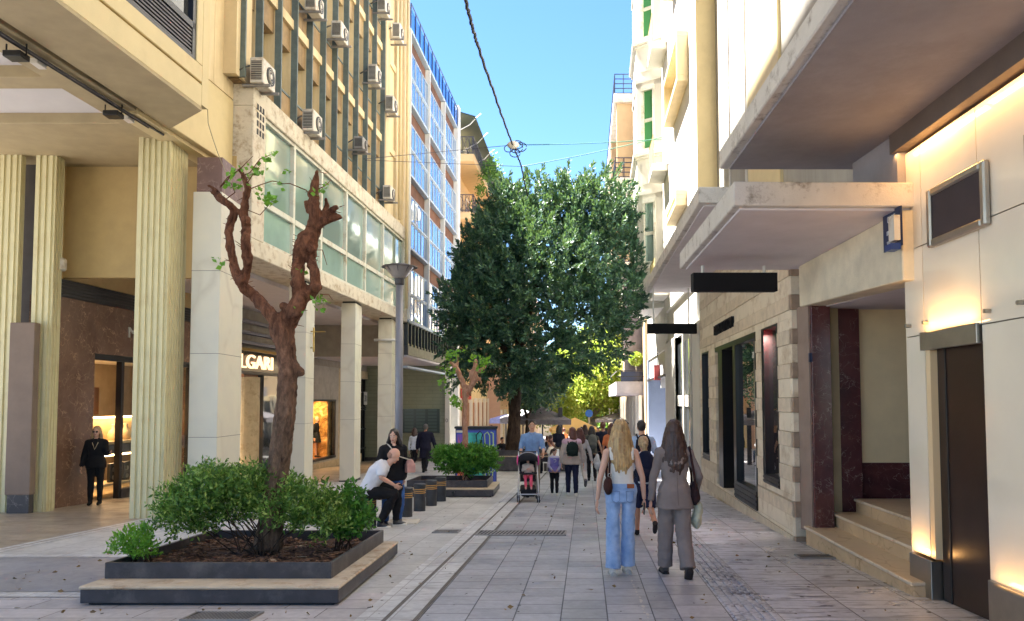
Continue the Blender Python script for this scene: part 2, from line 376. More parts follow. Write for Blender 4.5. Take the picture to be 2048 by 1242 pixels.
# ------------------------------------------------------------------ beige building, near left
B1 = thing('arcade_building', 'beige building at the near left with fluted columns and a deep fascia over its arcade', 'building', LF.p(12.5, -1, gz(12)))
LFo = Frame(LF.a+.5, SB, 1)
mb = MB()
A = lambda y, z: LFo.p(y, 0, z)
# sloping underside of the fascia (skewed end), groove, upright wall
mb.mat(0).fb(LFo, -4, 11.8, -.6, 0, 6.25, 6.62)                     # lower fascia face
mb.fb(LFo, -4, 11.8, -.6, -.04, 6.62, 6.66)                         # groove
mb.fb(LFo, -4, 11.8, -.5, .0, 6.66, 6.93)
mb.fb(LFo, -4, 4.6, -.5, 0, 6.93, 9.4); mb.fb(LFo, 11.62, 11.8, -.5, 0, 6.93, 9.4)
mb.fb(LFo, -30, 11.8, -.5, 0, 9.4, 24.5)  # run high and far back out of view to block sun on the pavement
mb.build('upper_wall', [MT['beige']], B1, bevel=.01)
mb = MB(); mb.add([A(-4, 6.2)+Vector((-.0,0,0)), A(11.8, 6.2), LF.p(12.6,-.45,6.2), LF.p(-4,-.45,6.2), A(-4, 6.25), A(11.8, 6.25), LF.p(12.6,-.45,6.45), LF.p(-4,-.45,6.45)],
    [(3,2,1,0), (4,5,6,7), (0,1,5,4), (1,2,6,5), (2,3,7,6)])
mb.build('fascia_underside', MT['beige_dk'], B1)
# louvred window
w = MB(); fo = LFo
w.fb(fo, 4.6, 11.62, -.12, -.02, 6.93, 6.99).fb(fo, 4.6, 11.62, -.12, -.02, 7.42, 7.52).fb(fo, 11.52, 11.62, -.12, -.02, 6.99, 9.4).fb(fo, 4.6, 11.52, -.12, -.02, 9.3, 9.4)
W = w.build('window', MT['black'], B1)
w = MB()
for i in range(7): w.fb(fo, 4.62, 11.52, -.1, -.03, 7.0+i*.06, 7.03+i*.06)
w.build('louvre', MT['dkgrey'], W)
w = MB(); w.fb(fo, 4.6, 11.52, -.16, -.1, 6.99, 9.3); w.build('pane', MT['darkgl'], W)
# set-back section with upright boards
mb = MB(); mb.fb(LF, 11.9, 14.74, -1.0, -.39, 6.22, 7.55); mb.build('set_back_band', MT['beige'], B1, bevel=.01)
mb = MB(); y = 11.9
while y < 14.7:
    mb.fb(LF, y, min(y+.40, 14.74), -1.0, -.40, 7.58, 24.5); y += .41
mb.fb(LF, 11.9, 14.74, -1.0, -.42, 7.55, 24.5)
mb.build('board_cladding', MT['cream'], B1)
mb = MB(); mb.fb(LF, 11.8, 12.0, -1, .5, 6.3, 24.5); mb.build('return_wall', MT['beige'], B1)
# ceiling of the arcade with coffers
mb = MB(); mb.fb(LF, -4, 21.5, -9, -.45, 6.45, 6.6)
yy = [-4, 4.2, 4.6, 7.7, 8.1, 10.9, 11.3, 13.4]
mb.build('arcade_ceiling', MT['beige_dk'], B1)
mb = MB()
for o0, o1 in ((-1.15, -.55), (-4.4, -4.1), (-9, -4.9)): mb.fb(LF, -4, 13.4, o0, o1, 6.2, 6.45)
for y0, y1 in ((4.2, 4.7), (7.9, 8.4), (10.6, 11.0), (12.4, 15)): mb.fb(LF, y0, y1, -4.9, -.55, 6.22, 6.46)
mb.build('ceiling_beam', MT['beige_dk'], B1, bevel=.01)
mb = MB(); mb.fb(LF, -4, 12.4, -4.9, -1.15, 6.40, 6.44); mb.build('ceiling_panel', M('white_ceiling_panel', (.62,.60,.58), .8, var=.03), B1)
mb = MB(); mb.cyl(LF.p(10, -2.6, 6.36), LF.p(10, -2.6, 6.41), .13, n=20); mb.build('downlight', MT['alu'], B1)
# cable tray and spotlights along the fascia
c = MB(); c.tube([LF.p(y, -.62+.01*math.sin(y*3), 6.13) for y in np.linspace(-3, 12.7, 30)], .018, 6); c.tube([LF.p(y, -.70, 6.16) for y in np.linspace(-3, 12.4, 12)], .03, 4)
c.build('cable_run', MT['dkgrey'], B1)
for i, (y, s_) in enumerate(((11.5, 'spotlight under the beige arcade beside the fluted column'), (9.5, 'spotlight under the beige arcade nearer the left edge'))):
    t = thing('spotlight', 'small black '+s_, 'spotlight', LF.p(y, -.7, 6.1), 'spotlights on the arcade cable')
    m_ = MB(); m_.box(*(lambda p: (p.x-.12, p.x+.12, p.y-.1, p.y+.1, p.z-.16, p.z-.08))(LF.p(y, -.72, 6.14))); m_.build('lamp_head', MT['black'], t, bevel=.01)
    m_ = MB(); p = LF.p(y, -.72, 6.14); m_.cyl(p+Vector((-.13,0,-.12)), p+Vector((-.13,0,.04)), .012, n=6).cyl(p+Vector((.13,0,-.12)), p+Vector((.13,0,.04)), .012, n=6); m_.build('bracket', MT['black'], t)
    m_ = MB(); m_.box(p.x-.05, p.x+.05, p.y+.35, p.y+.55, p.z-.05, p.z+.02); m_.build('junction_box', MT['ac'], t)
# fluted columns
def fluted(x0, x1, y0, y1, z0, z1, nx, ny, flat=0):
    """column of rectangular plan with flutes on all faces"""
    def side(a, b, n, nrm):
        pts = []; d = (b[0]-a[0], b[1]-a[1])
        for i in range(n):
            for t_, dep in ((.0, 0), (.52, .0), (.56, .03), (.94, .03)):
                f_ = .04+.92*(i+t_)/n; pts.append((a[0]+d[0]*f_-nrm[0]*dep, a[1]+d[1]*f_-nrm[1]*dep))
        return pts
    P = [(x0,y0)]+side((x0,y0), (x1,y0), nx, (0,-1))+[(x1,y0)]+side((x1,y0), (x1,y1), ny, (1,0))+[(x1,y1)]+side((x1,y1), (x0,y1), nx, (0,1))+[(x0,y1)]+side((x0,y1), (x0,y0), ny, (-1,0))
    m_ = MB(); n = len(P); vs = [(x,y,z0) for x,y in P]+[(x,y,z1) for x,y in P]
    m_.add(vs, [tuple(range(n-1,-1,-1)), tuple(range(n,2*n))]+[(i,(i+1)%n,n+(i+1)%n,n+i) for i in range(n)]); return m_
c0 = at(264, 1035, 13.05)
fluted(-6.60, -6.03, 13.05, 13.75, gz(13.9)-.1, 6.3, 5, 6).build('column', MT['flute'], B1)
fluted(-9.95, -9.30, 14.0, 14.14, gz(14.5)-.1, 6.45, 5, 3).build('column', MT['flute'], B1)
fluted(-9.05, -8.66, 14.05, 14.32, gz(14.5)-.1, 6.25, 3, 3).build('column', MT['flute'], B1)
mb = MB(); mb.fb(LF, 11.8, 14.6, -.9, -.52, 6.15, 6.24); mb.build('column_lintel', MT['beige'], B1)
# niche with brown box and dark gap between the left columns
mb = MB(); mb.box(-9.26, -8.80, 13.78, 13.95, gz(14)+.35, 3.0); mb.build('niche_slab', M('taupe_slab', (.20,.145,.11), .7, var=.08), B1, bevel=.01)
mb = MB(); mb.box(-9.22, -8.82, 13.80, 13.94, gz(14)-.05, gz(14)+.35); mb.build('niche_base', MT['marblebk'] if 'marblebk' in MT else marble('grey_dark_marble', (.06,.055,.06), (.25,.22,.2), 2), B1)
mb = MB(); mb.box(-12, -8.95, 14.62, 14.8, gz(15), 6.4); mb.build('niche_back', M('grey_back', (.10,.085,.075), .7), B1)
# upper rear wall above the shop
BW = Frame(-10.35, SB, 1)
mb = MB(); mb.fb(BW, 14.5, 21.5, -.3, 0, 3.97, 6.4); mb.build('rear_wall', MT['yellow'], B1)
mb = MB(); mb.box(-9.15, -5.5, 14.75, 14.9, 3.99, 6.44); mb.build('rear_end_wall', MT['yellow'], B1)
mb = MB(); mb.fb(BW, 14.5, 21.5, -.3, .05, 3.6, 3.95)
for i in range(5): mb.fb(BW, 14.5, 21.5, .05, .07, 3.62+i*.065, 3.65+i*.065)
mb.build('shutter_box', MT['black'], B1)
# ------------------------------------------------------------------ brown marble jewellery shop
S1 = thing('jewellery_shop', 'shop front of brown veined marble behind the fluted columns, lit necklaces in its window', 'shop front', BW.p(15, 0, gz(15)))
mb = MB(); z0 = gz(15)-.15
ya = BW.hit(181, 900)[0]; yb = BW.hit(286, 900)[0]+.5
mb.fb(BW, 14.35, ya, -.35, .04, z0-.1, 3.6); mb.fb(BW, ya, 21.4, -.35, .04, 2.55, 3.6); mb.fb(BW, yb+1.6, 21.4, -.35, .04, z0-.2, 2.55)
mb.build('marble_wall', MT['marbleb'], S1, bevel=.004)
mb = MB()
for y0, y1 in ((ya, ya+.05), (ya+.98, ya+1.08), (yb+1.52, yb+1.6)): mb.fb(BW, y0, y1, -.12, .0, gz(16)-.1, 2.55)
mb.fb(BW, ya, yb+1.6, -.12, .01, 2.42, 2.55)
mb.build('door_frame', MT['black'], S1)
mb = MB(); mb.fb(BW, ya+1.08, yb+1.52, -.07, -.05, gz(16)+.2, 2.42); mb.build('window_pane', MT['clear'], S1)
mb = MB(); mb.fb(BW, ya+1.05, yb+1.6, -.15, .02, gz(17)-.1, gz(16)+.18); mb.build('plinth', MT['dkgrey'], S1)
# interior
mb = MB(); mb.fb(BW, ya, ya+.03, -2.2, -.35, gz(17), 2.5).fb(BW, ya, 21, -2.3, -2.2, gz(17), 2.5).fb(BW, 20.9, 21, -2.2, -.35, gz(17), 2.5); mb.build('inner_wall', M('inner_wall', (.34,.28,.2), .7), S1)
mb = MB(); mb.fb(BW, ya, 21, -2.2, -.35, gz(17)-.05, gz(17)+.02); mb.build('inner_floor', MT['travert'], S1)
mb = MB(); mb.fb(BW, ya, 21, -2.2, -.35, 2.5, 2.55); mb.build('inner_ceiling', MT['white'], S1)
mb = MB(); mb.fb(BW, ya+.1, ya+1.0, -.6, -.5, 1.25, 1.85); mb.build('wooden_panel', MT['wood'], S1)
mb = MB(); mb.fb(BW, ya+.2, yb+1.5, -.75, -.25, .58, .64).fb(BW, ya+.2, yb+1.5, -.75, -.25, gz(16)+.25, gz(16)+.3); mb.build('shelf', MT['travert'], S1)
mb = MB(); mb.fb(BW, ya+.25, yb+1.5, -.70, -.3, .36, .56); mb.build('drawer_front', M('blue_grey_drawer', (.06,.07,.09), .4), S1)
MT['lampw'] = plain('warm_lamp', (1,.62,.28), .5, 0, 2.2)
mb = MB(); mb.fb(BW, ya+.3, yb+1.4, -.7, -.62, 1.16, 1.19); mb.fb(BW, ya+.3, yb+1.4, -.7, -.62, .28, .31); mb.build('strip_lamp', MT['lampw'], S1)
mb = MB(); mb.fb(BW, ya+.2, yb+1.5, -.76, -.74, .64, 1.2); mb.build('display_back', M('display_back', (.45,.33,.18), .7), S1)
bustm = M('cream_bust', (.70,.55,.33), .6)
for i, (yy_, zz_, lab) in enumerate(((ya+.35, 1.0, 'cream necklace bust on the upper ledge, left of the two'), (ya+.75, .66, 'cream necklace bust beside the shop woman'), (ya+1.55, .66, 'tall cream necklace bust right behind the window pane'), (ya+2.0, .66, 'cream necklace bust next to the fluted column edge'))):
    p = BW.p(yy_, -.5, zz_); m_ = MB(); m_.lathe(p, [(.10,0),(.12,.02),(.13,.12),(.10,.2),(.045,.25),(.045,.33),(.05,.36)], 14)
    tag(m_.build('necklace_bust', bustm, smooth=True), lab, 'jewellery bust', 'necklace busts in the jewellery window')
for i, (yy_, lab) in enumerate(((ya+1.4, 'framed watch stand low in the window, left one'), (ya+1.9, 'framed watch stand low in the window, right one'))):
    p = BW.p(yy_, -.42, gz(16)+.3); t = thing('watch_stand', lab, 'watch stand', p, 'watch stands low in the jewellery window')
    m_ = MB(); m_.box(p.x-.03, p.x+.03, p.y-.15, p.y+.15, p.z, p.z+.42); m_.build('stand', MT['black'], t)
    for dz in (.1, .28):
        m_ = MB(); m_.cyl(p+Vector((.03,0,dz)), p+Vector((.05,0,dz)), .05, n=14); m_.build('watch', MT['steel'], t)
def text(s, size, mat, parent, loc, rot, name='lettering', ext=.015, align='LEFT', sx=1):
    cu = bpy.data.curves.new(name, 'FONT'); cu.body = s; cu.size = size; cu.extrude = ext; cu.align_x = align
    o = bpy.data.objects.new(name, cu); COL.objects.link(o); dg = bpy.context.evaluated_depsgraph_get()
    me = bpy.data.meshes.new_from_object(o.evaluated_get(dg)); bpy.data.objects.remove(o); bpy.data.curves.remove(cu)
    me.materials.clear(); me.materials.append(mat)
    Mx = Matrix.Translation(loc) @ rot.to_4x4() @ Matrix.Diagonal((sx,1,1,1)); me.transform(Mx); me.name = name
    return link(me, name, parent)
# text on a left facade: x-axis runs along +y (away), up = z, facing +x
RL = Matrix(((SB,0,1),(1,0,-SB),(0,1,0))).to_3x3()   # columns: text x, text y, text z
RL = Matrix((Vector((SB,1,0)).normalized(), Vector((0,0,1)), Vector((1,-SB,0)).normalized())).transposed()
text('M', .34, plain('white_letter', (.6,.58,.52), .4), S1, BW.p(BW.hit(250, 640)[0]+.02, .05, 2.98), RL, sx=1.5)
mb = MB(); p = BW.p(15.75, .05, gz(15)+.28); mb.box(p.x-.01, p.x+.015, p.y-.04, p.y+.04, p.z-.06, p.z+.06); mb.build('socket', MT['white'], S1)
t = thing('alarm_box', 'white alarm siren with orange lamp on the wall above the marble corner', 'alarm box', at(118, 545, 14.4))
mb = MB(); p = at(119, 530, 14.35); mb.lathe(p-Vector((0,0,.11)), [(.10,0),(.125,.03),(.125,.2),(.10,.24)], 16); mb.build('housing', MT['ac'], t, smooth=False)
mb = MB(); mb.box(p.x-.05, p.x+.05, p.y-.14, p.y-.11, p.z-.12, p.z-.07); mb.build('lamp', plain('orange_lamp', (.6,.12,.02), .4), t)
# ------------------------------------------------------------------ white arcade building (stained facade above)
B2 = thing('office_building', 'pale arcade building with a long teal glass band below stained brown window bays', 'building', LF.p(21, -1, gz(21)))
mb = MB()
mb.fb(LF, 14.76, 27.8, -1.2, 0, 7.47, 7.92); mb.fb(LF, 14.76, 27.8, -1.2, 0, 4.45, 4.80); mb.fb(LF, 14.76, 15.35, -1.2, 0, 4.80, 7.47)
mb.fb(LF, 27.45, 27.8, -1.2, 0, 4.80, 7.47)
mb.build('concrete_band', MT['concp'], B2, bevel=.015)
mb = MB()  # vent grid on the concrete end
for i in range(4):
    for j in range(3): mb.fb(LF, 14.92+j*.13, 15.0+j*.13, -.05, .003, 6.95+i*.17, 7.07+i*.17)
mb.build('vent_grid', MT['grit'], B2)
ys = [15.35]+[LF.hit(u, 300)[0] for u in (594.6, 649.5, 699, 737, 772)]+[27.45]
for i in range(len(ys)-1):
    y0, y1 = ys[i], ys[i+1]; fr = MB()
    fr.fb(LF, y0, y0+.06, -.22, -.05, 4.80, 7.47).fb(LF, y1-.05, y1, -.22, -.05, 4.80, 7.47).fb(LF, y0+.06, y1-.05, -.22, -.06, 7.40, 7.47).fb(LF, y0+.06, y1-.05, -.22, -.05, 4.80, 4.87)
    fr.fb(LF, y0+.06, y1-.05, -.22, -.04, 5.60, 5.72)
    W = fr.build('window', MT['palegreen'], B2)
    g = MB(); g.fb(LF, y0+.06, y1-.05, -.18, -.14, 5.72, 7.40); g.build('pane', MT['teal'], W)
    g = MB(); g.fb(LF, y0+.06, y1-.05, -.17, -.12, 4.87, 5.60); g.build('lower_pane', MT['tealc'], W)
fy = [LF.hit(u, 300)[0] for u in (493, 527, 565, 597, 627, 653.5, 677, 699, 719, 738, 755, 772)]
floors = [7.92, 10.42, 13.52, 16.62]
mb = MB()
for z in (10.2, 13.3, 16.4, 19.4): mb.fb(LF, 14.8, 27.9, -.9, -.14, z, z+.22)
mb.fb(LF, 14.8, 27.9, -6, -.3, 19.62, 24.5)  # unseen upper mass, its height raised to block the sun
mb.fb(LF, 14.3, 24.6, -6, -.5, 24.6, 30)  # unseen block added above the roof to shade the right facades
mb.build('floor_band', MT['cream'], B2)
for k, z in enumerate(floors):
    zt = (10.2, 13.3, 16.4, 19.4)[k]
    sp = MB(); hd = MB()
    for i in range(len(fy)-1):
        y0, y1 = fy[i]+.035, fy[i+1]-.035
        sp.fb(LF, y0, y1, -.8, -.2-.0*i, z, z+.62); hd.fb(LF, y0, y1, -.8, -.22, zt-.55, zt)
    sp.build('spandrel_panel', MT['brown'], B2); hd.build('header_panel', MT['tan'] if k % 2 else MT['brown'], B2)
    for i in range(len(fy)-1):
        y0, y1 = fy[i]+.03, fy[i+1]-.03; zb, zz_ = z+.62, zt-.55
        fr = MB(); fr.fb(LF, y0, y0+.05, -.62, -.5, zb, zz_).fb(LF, y1-.05, y1, -.62, -.5, zb, zz_).fb(LF, y0+.05, y1-.05, -.62, -.5, zz_-.05, zz_).fb(LF, y0+.05, y1-.05, -.66, -.18, zb-.0, zb+.05)
        W = fr.build('window', MT['fin'], B2)
        g = MB(); g.fb(LF, y0+.05, y1-.05, -.60, -.56, zb+.05, zz_-.05)
        r = random.random(); g.build('pane', MT['curt'] if r < .45 else (MT['curtdk'] if r < .8 else MT['teal']), W)
        if random.random() < .65:
            g = MB(); hh = random.uniform(.3, .9); g.fb(LF, y0+.05, y1-.05, -.5, -.46, zz_-.05-hh, zz_-.05); g.build('roller_blind', MT['curt'], W)
for y in fy:
    mb = MB(); mb.fb(LF, y-.024, y+.024, -.2, -.05, 7.93, 21); mb.build('steel_fin', MT['fin'], B2)
    mb = MB(); mb.fb(LF, y-.03, y+.03, -.75, -.2, 7.93, 20.8); mb.build('window_reveal', MT['cream'], B2)
mb = MB(); mb.fb(LF, 14.3, 14.95, -1.2, -.15, 7.93, 20); mb.build('end_pier', MT['cream'], B2)
mb = MB()
for y0, y1, o in ((24.98, 25.5, -.1), (25.55, 26.4, -.2), (26.45, 27.1, -.12), (27.15, 27.9, -.02)): mb.fb(LF, y0, y1, -.9, o, 7.93, 19.8)
mb.build('end_pier', MT['cream'], B2, bevel=.01)
mb = MB()
for y, o in ((26.42, .02), (27.2, .1)): mb.tube([LF.p(y, o, 4.9 if y > 27 else 8), LF.p(y, o, 19.5)], .06, 8)
mb.build('drain_pipe', MT['cream'], B2, smooth=True)
mb = MB(); mb.fb(LF, 14.8, 27.8, -4.2, -.95, 4.35, 4.5); mb.build('arcade_ceiling', MT['soffitw'], B2)
# rear wall of the arcade above the shops
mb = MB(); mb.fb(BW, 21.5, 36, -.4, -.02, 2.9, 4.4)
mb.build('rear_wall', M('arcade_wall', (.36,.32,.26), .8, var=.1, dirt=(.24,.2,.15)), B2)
mb = MB()
for z, o in ((3.95, .18), (3.62, .12), (3.3, .22)): mb.fb(BW, 21.5, 34, -.02, o, z-.05, z+.05)
mb.build('duct', MT['soffit'], B2, bevel=.01)
for y, u in ((18.4, 0), (22.8, 0)):
    mb = MB(); p = LF.p(y, -2.3, 4.33); mb.lathe(p-Vector((0,0,.1)), [(.02,0),(.2,.05),(.22,.1)], 20); mb.build('ceiling_lamp', MT['steel'], B2)
def pier(u0, u1, v, y=None, dep=.55, zt=4.4, mat='marblew', base=True, name='column'):
    p = gnd(u0, v) if y is None else at(u0, v, y); q = at(u1, v, p.y)
    m_ = MB(); z0 = gz(p.y+dep)-.05
    m_.box(p.x, q.x, p.y, p.y+dep, z0+.13, zt)
    o = m_.build(name, MT[mat], B2, bevel=.008)
    if base:
        m_ = MB(); m_.box(p.x-.01, q.x+.01, p.y-.01, p.y+dep+.01, z0, z0+.13); m_.build('column_base', MT['dkgrey'], o)
    m_ = MB(); m_.box(p.x+.03, q.x-.03, p.y+.03, p.y+dep-.03, zt, zt+.05); m_.build('column_cap', MT['black'], o)
    for z in (1.0, 2.1, 3.2):   # slab joints
        m_ = MB(); m_.box(p.x-.001, q.x+.001, p.y-.0012, p.y+dep+.001, z, z+.006); m_.build('slab_joint', MT['gut'] if 'gut' in MT else MT['brown'], o)
    return p, q
MT['gut'] = GM['gut']
# big marble pier under the end of the building
mb = MB(); x1 = -5.27; mb.box(-5.79, x1, 13.45, 14.6, gz(14.6)-.1, 5.35); BP = mb.build('column', MT['marblew'], B2, bevel=.008)
mb = MB(); mb.box(-5.75, x1-.02, 13.50, 14.58, 5.35, 6.0); mb.build('column_cap', marble('purple_stone', (.20,.12,.11), (.36,.26,.22), 2, .5), BP)
for z in (.9, 2.4, 3.9): mb = MB(); mb.box(-5.792, x1+.002, 13.448, 14.602, z, z+.008); mb.build('slab_joint', GM['gut'], BP)
pier(572, 608, 982, y=18.0, dep=.75)
pier(678.5, 707.7, 963, y=21.8, dep=.9)
pier(754, 781.8, 934, y=26.2, dep=1.0)
# pipes on the last pier
t = thing('drain_pipe', 'grey drain pipe bending round the last arcade pier behind the lamp post', 'pipe', at(800, 935, 26))
mb = MB(); p = at(797, 680, 26.3); q = at(748, 680, 26.1); b = at(797, 935, 26.3); mb.tube([q, at(795,680,26.1), p+Vector((.02,0,-.1)), b], .045, 8); mb.build('pipe', MT['alu'], t, smooth=True)
# ------------------------------------------------------------------ shops under the white building
BV = thing('boutique', 'dark shop front with glowing gold capital letters behind the pollarded tree', 'shop front', BW.p(23, 0, gz(23)))
RLB = RL
z0 = gz(24)
mb = MB(); mb.fb(BW, 21.5, 26.0, -.3, .12, 2.45, 3.05); mb.build('sign_board', marble('black_marble', (.008,.012,.010), (.10,.12,.10), 2, .15, .02), BV)
mb = MB(); mb.fb(BW, 21.5, 26.0, -.02, .2, 3.05, 3.13); mb.build('cornice', plain('brass', (.45,.30,.10), .3, 1), BV)
MT['letter'] = plain('lit_letter', (1,.62,.34), .4, 0, .22)
yb0 = BW.hit(480.5, 725, .2)[0]
text('LGARI', .60, MT['letter'], BV, BW.p(yb0, .18, 2.53), RL, 'lettering', .03, sx=1.45)
text('BV', .60, MT['letter'], BV, BW.p(yb0-1.35, .18, 2.53), RL, 'lettering', .03, sx=1.45)
mb = MB(); mb.fb(BW, 21.5, 21.9, -.3, .05, z0-.3, 2.45); mb.build('side_panel', MT['travert'], BV)
mb = MB()
for i in range(9):
    a = math.pi*i/8; b = math.pi*(i+1)/8
p = BW.p(22.45, .25, 0); mb.cyl((p.x, p.y, z0-.2), (p.x, p.y, 2.25), .33, n=24); mb.build('round_column', MT['travert'], BV, smooth=False)
mb = MB(); mb.fb(BW, 23.0, 24.0, -.25, -.15, z0-.3, 2.45); mb.build('wooden_panel', MT['wood'], BV)
mb = MB(); mb.fb(BW, 23.2, 23.75, -.15, -.10, .35, 1.05); mb.build('lit_niche', plain('lit_niche', (.9,.42,.15), .5, 0, .12), BV)
mb = MB(); mb.fb(BW, 24.05, 26.0, -.3, .02, z0-.3, 2.45); mb.build('window_pane', MT['darkgl'], BV)
mb = MB(); mb.fb(BW, 21.5, 26.0, -.1, .14, 2.36, 2.45); mb.build('door_head', MT['black'], BV)
mb = MB(); mb.fb(BW, 21.5, 34.5, -.5, .06, gz(34)-.2, z0+.02); mb.build('plinth', MT['travert'], BV)
# clothing window with mannequin
CW = thing('clothing_shop', 'pale shop wall with a lit golden window holding a dark mannequin', 'shop front', BW.p(28, 0, gz(28)))
y0 = BW.hit(622, 860)[0]; y1 = BW.hit(669, 860)[0]
mb = MB(); zb = gz(28)+.25; zt = EYE+.02
mb.fb(BW, 26, y0, -.3, .03, z0-.3, 2.9).fb(BW, y1, 31.3, -.3, .03, z0-.3, 2.9).fb(BW, y0, y1, -.3, .03, zt, 2.9).fb(BW, y0, y1, -.3, .03, z0-.3, zb)
mb.build('wall', M('arcade_shop_wall', (.46,.43,.37), .8, var=.1, dirt=(.3,.27,.22)), CW)
mb = MB(); mb.fb(BW, y0, y0+.08, -.1, .05, zb, zt).fb(BW, y1-.08, y1, -.1, .05, zb, zt).fb(BW, y0, y1, -.1, .06, zt-.08, zt).fb(BW, y0, y1, -.1, .07, zb, zb+.1); mb.build('window_frame', MT['black'], CW)
mb = MB(); mb.fb(BW, y0, y1, -1.6, -1.5, zb, zt)
t_ = NT('crumpled_gold'); t_.col(t_.ramp(t_.noise(2.2, 6, .7, dist=1.5), [(.35, (.14,.06,.01)), (.55, (.55,.30,.08)), (.7, (.9,.62,.3))])); t_.set(Roughness=.35, Metallic=.5); t_.bump(t_.noise(3, 5, .7), 1, .1)
mb.fb(BW, y1-.5, y1-.02, -1.5, -.12, zb, zt); mb.build('gold_backdrop', t_.m, CW)
mb = MB(); mb.fb(BW, y0, y1, -1.5, -.1, zb-.03, zb+.05); mb.build('display_floor', MT['wood'], CW)
mb = MB(); mb.fb(BW, y0, y1, -1.5, -.1, zt, zt+.05).fb(BW, y0-.02, y0, -1.5, -.1, zb, zt).fb(BW, y1, y1+.02, -1.5, -.1, zb, zt); mb.build('display_lining', MT['travert'], CW)
mb = MB(); mb.fb(BW, y0+.3, y1-.3, -.5, -.3, zt-.05, zt-.01); mb.build('strip_lamp', MT['lampw'], CW)
mb = MB(); mb.fb(BW, y0, y1, -.02, .0, zb, zt); mb.build('window_pane', MT['clear'], CW)
def inlamp(p, sx, sy, e, rot=(0,0,0), col=(1,.62,.30)):
    l = bpy.data.lights.new('shop_lamp', 'AREA'); l.shape = 'RECTANGLE'; l.size = sx; l.size_y = sy; l.energy = e; l.color = col
    o = bpy.data.objects.new('shop_lamp', l); COL.objects.link(o); o.location = p; o.rotation_euler = rot
inlamp(BW.p((y0+y1)/2-.2, -.6, zt-.08), .8, .6*(y1-y0), 12); inlamp(BW.p(y0+.6, -.6, zb+.8), .6, .6, 6, (math.radians(-80),0,0))
yj = BW.hit(181, 900)[0]
inlamp(BW.p(yj+1.2, -.5, 1.14), .25, 1.6, 1.5); inlamp(BW.p(yj+1.2, -.5, .27), .25, 1.6, .8); inlamp(BW.p(yj+1.5, -1.4, 2.45), .8, 2.0, 5)
# iron door
DR = thing('iron_gate_door', 'dark iron and glass entrance door between the last two arcade piers', 'door', BW.p(33, 0, gz(33)))
y0 = BW.hit(716, 860)[0]; y1 = BW.hit(748, 860)[0]
mb = MB(); mb.fb(BW, 31.3, y0, -.3, .02, gz(36), 2.9).fb(BW, y1, y1+1.5, -.3, .02, gz(36), 2.9).fb(BW, y0, y1, -.3, .02, 2.55, 2.9); mb.build('surround', MT['travert'], DR)
mb = MB(); mb.fb(BW, y0, y1, -.2, -.15, gz(36), 2.55); mb.build('pane', MT['darkgl'], DR)
mb = MB()
n = 7
for i in range(n+1): yy = y0+(y1-y0)*i/n; mb.fb(BW, yy-.04, yy+.04, -.15, -.02, gz(36), 2.55)
for z in (-.7, .2, 1.1, 1.2, 1.9, 2.5): mb.fb(BW, y0, y1, -.15, -.03, z, z+.06)
mb.build('iron_bars', MT['black'], DR)
mb = MB(); yy = y0+.9; mb.fb(BW, yy, yy+.9, -.02, .0, 1.35, 1.95); o = mb.build('notice', MT['white'], DR)
text('31-33', .42, MT['black'], o, BW.p(yy+.02, .01, 1.5), RL, 'digits', .004)
# house number plate on the third pier
NP = thing('house_number_plate', 'small blue plate with white number 3 on the street side of the arcade pier', 'number plate', (-4.985, 18.1, 2.1))
mb = MB(); mb.box(-4.99, -4.975, 18.05, 18.25, 1.93, 2.2); mb.build('plate', plain('blue_enamel', (.02,.10,.35), .3), NP)
text('3', .2, MT['white'], NP, Vector((-4.972, 18.09, 2.0)), Matrix((Vector((0,1,0)), Vector((0,0,1)), Vector((1,0,0)))).transposed(), 'digits', .003)
BRk = thing('sign_bracket', 'thin brass sign bracket on the street side of the tree-hidden pier', 'bracket', (-4.98, 18.3, 3))
mb = MB(); mb.cyl((-4.88,18.4,2.75), (-4.88,18.4,3.35), .022, n=8).cyl((-4.99,18.4,2.85), (-4.88,18.4,2.85), .015, n=6).cyl((-4.99,18.4,3.25), (-4.6,18.4,3.25), .015, n=6); mb.build('rod', plain('brass2', (.4,.3,.12), .35, 1), BRk)
# ------------------------------------------------------------------ blue glass building
B3 = thing('glass_building', 'blue reflecting glass office building with white frames and rusty soffits', 'building', LF.p(33, -1, gz(33)))
Z3 = [15.75, 12.95, 10.15, 7.35, 4.55]; Y0, Y1 = 27.95, 38.3
mb = MB(); mb.fb(LF, Y0, Y1, -4, -.35, 3.4, 15.6); mb.build('core_wall', MT['darkgl'], B3)
mb = MB()
for z in Z3: mb.fb(LF, Y0, Y1, -1, .03, z-.08, z+.02).fb(LF, Y0, Y1, -.3, -.01, z-1.78, z-1.70)
mb.build('floor_band', MT['alub'], B3, bevel=.01)
mb = MB()
for z in Z3: mb.fb(LF, Y0, Y1, -.34, -.16, z-.75 if z > 5 else z-.5, z-.10)
mb.build('rusty_panel', MT['rust'], B3)
nb = 9; bw = (Y1-Y0)/nb
mb = MB()
for i in range(nb+1):
    y = Y0+i*bw
    if i % 3 == 0 : mb.fb(LF, y-.05, y+.05, -.3, .05, 4.6, 15.65)
mb.build('post', MT['alu'], B3)
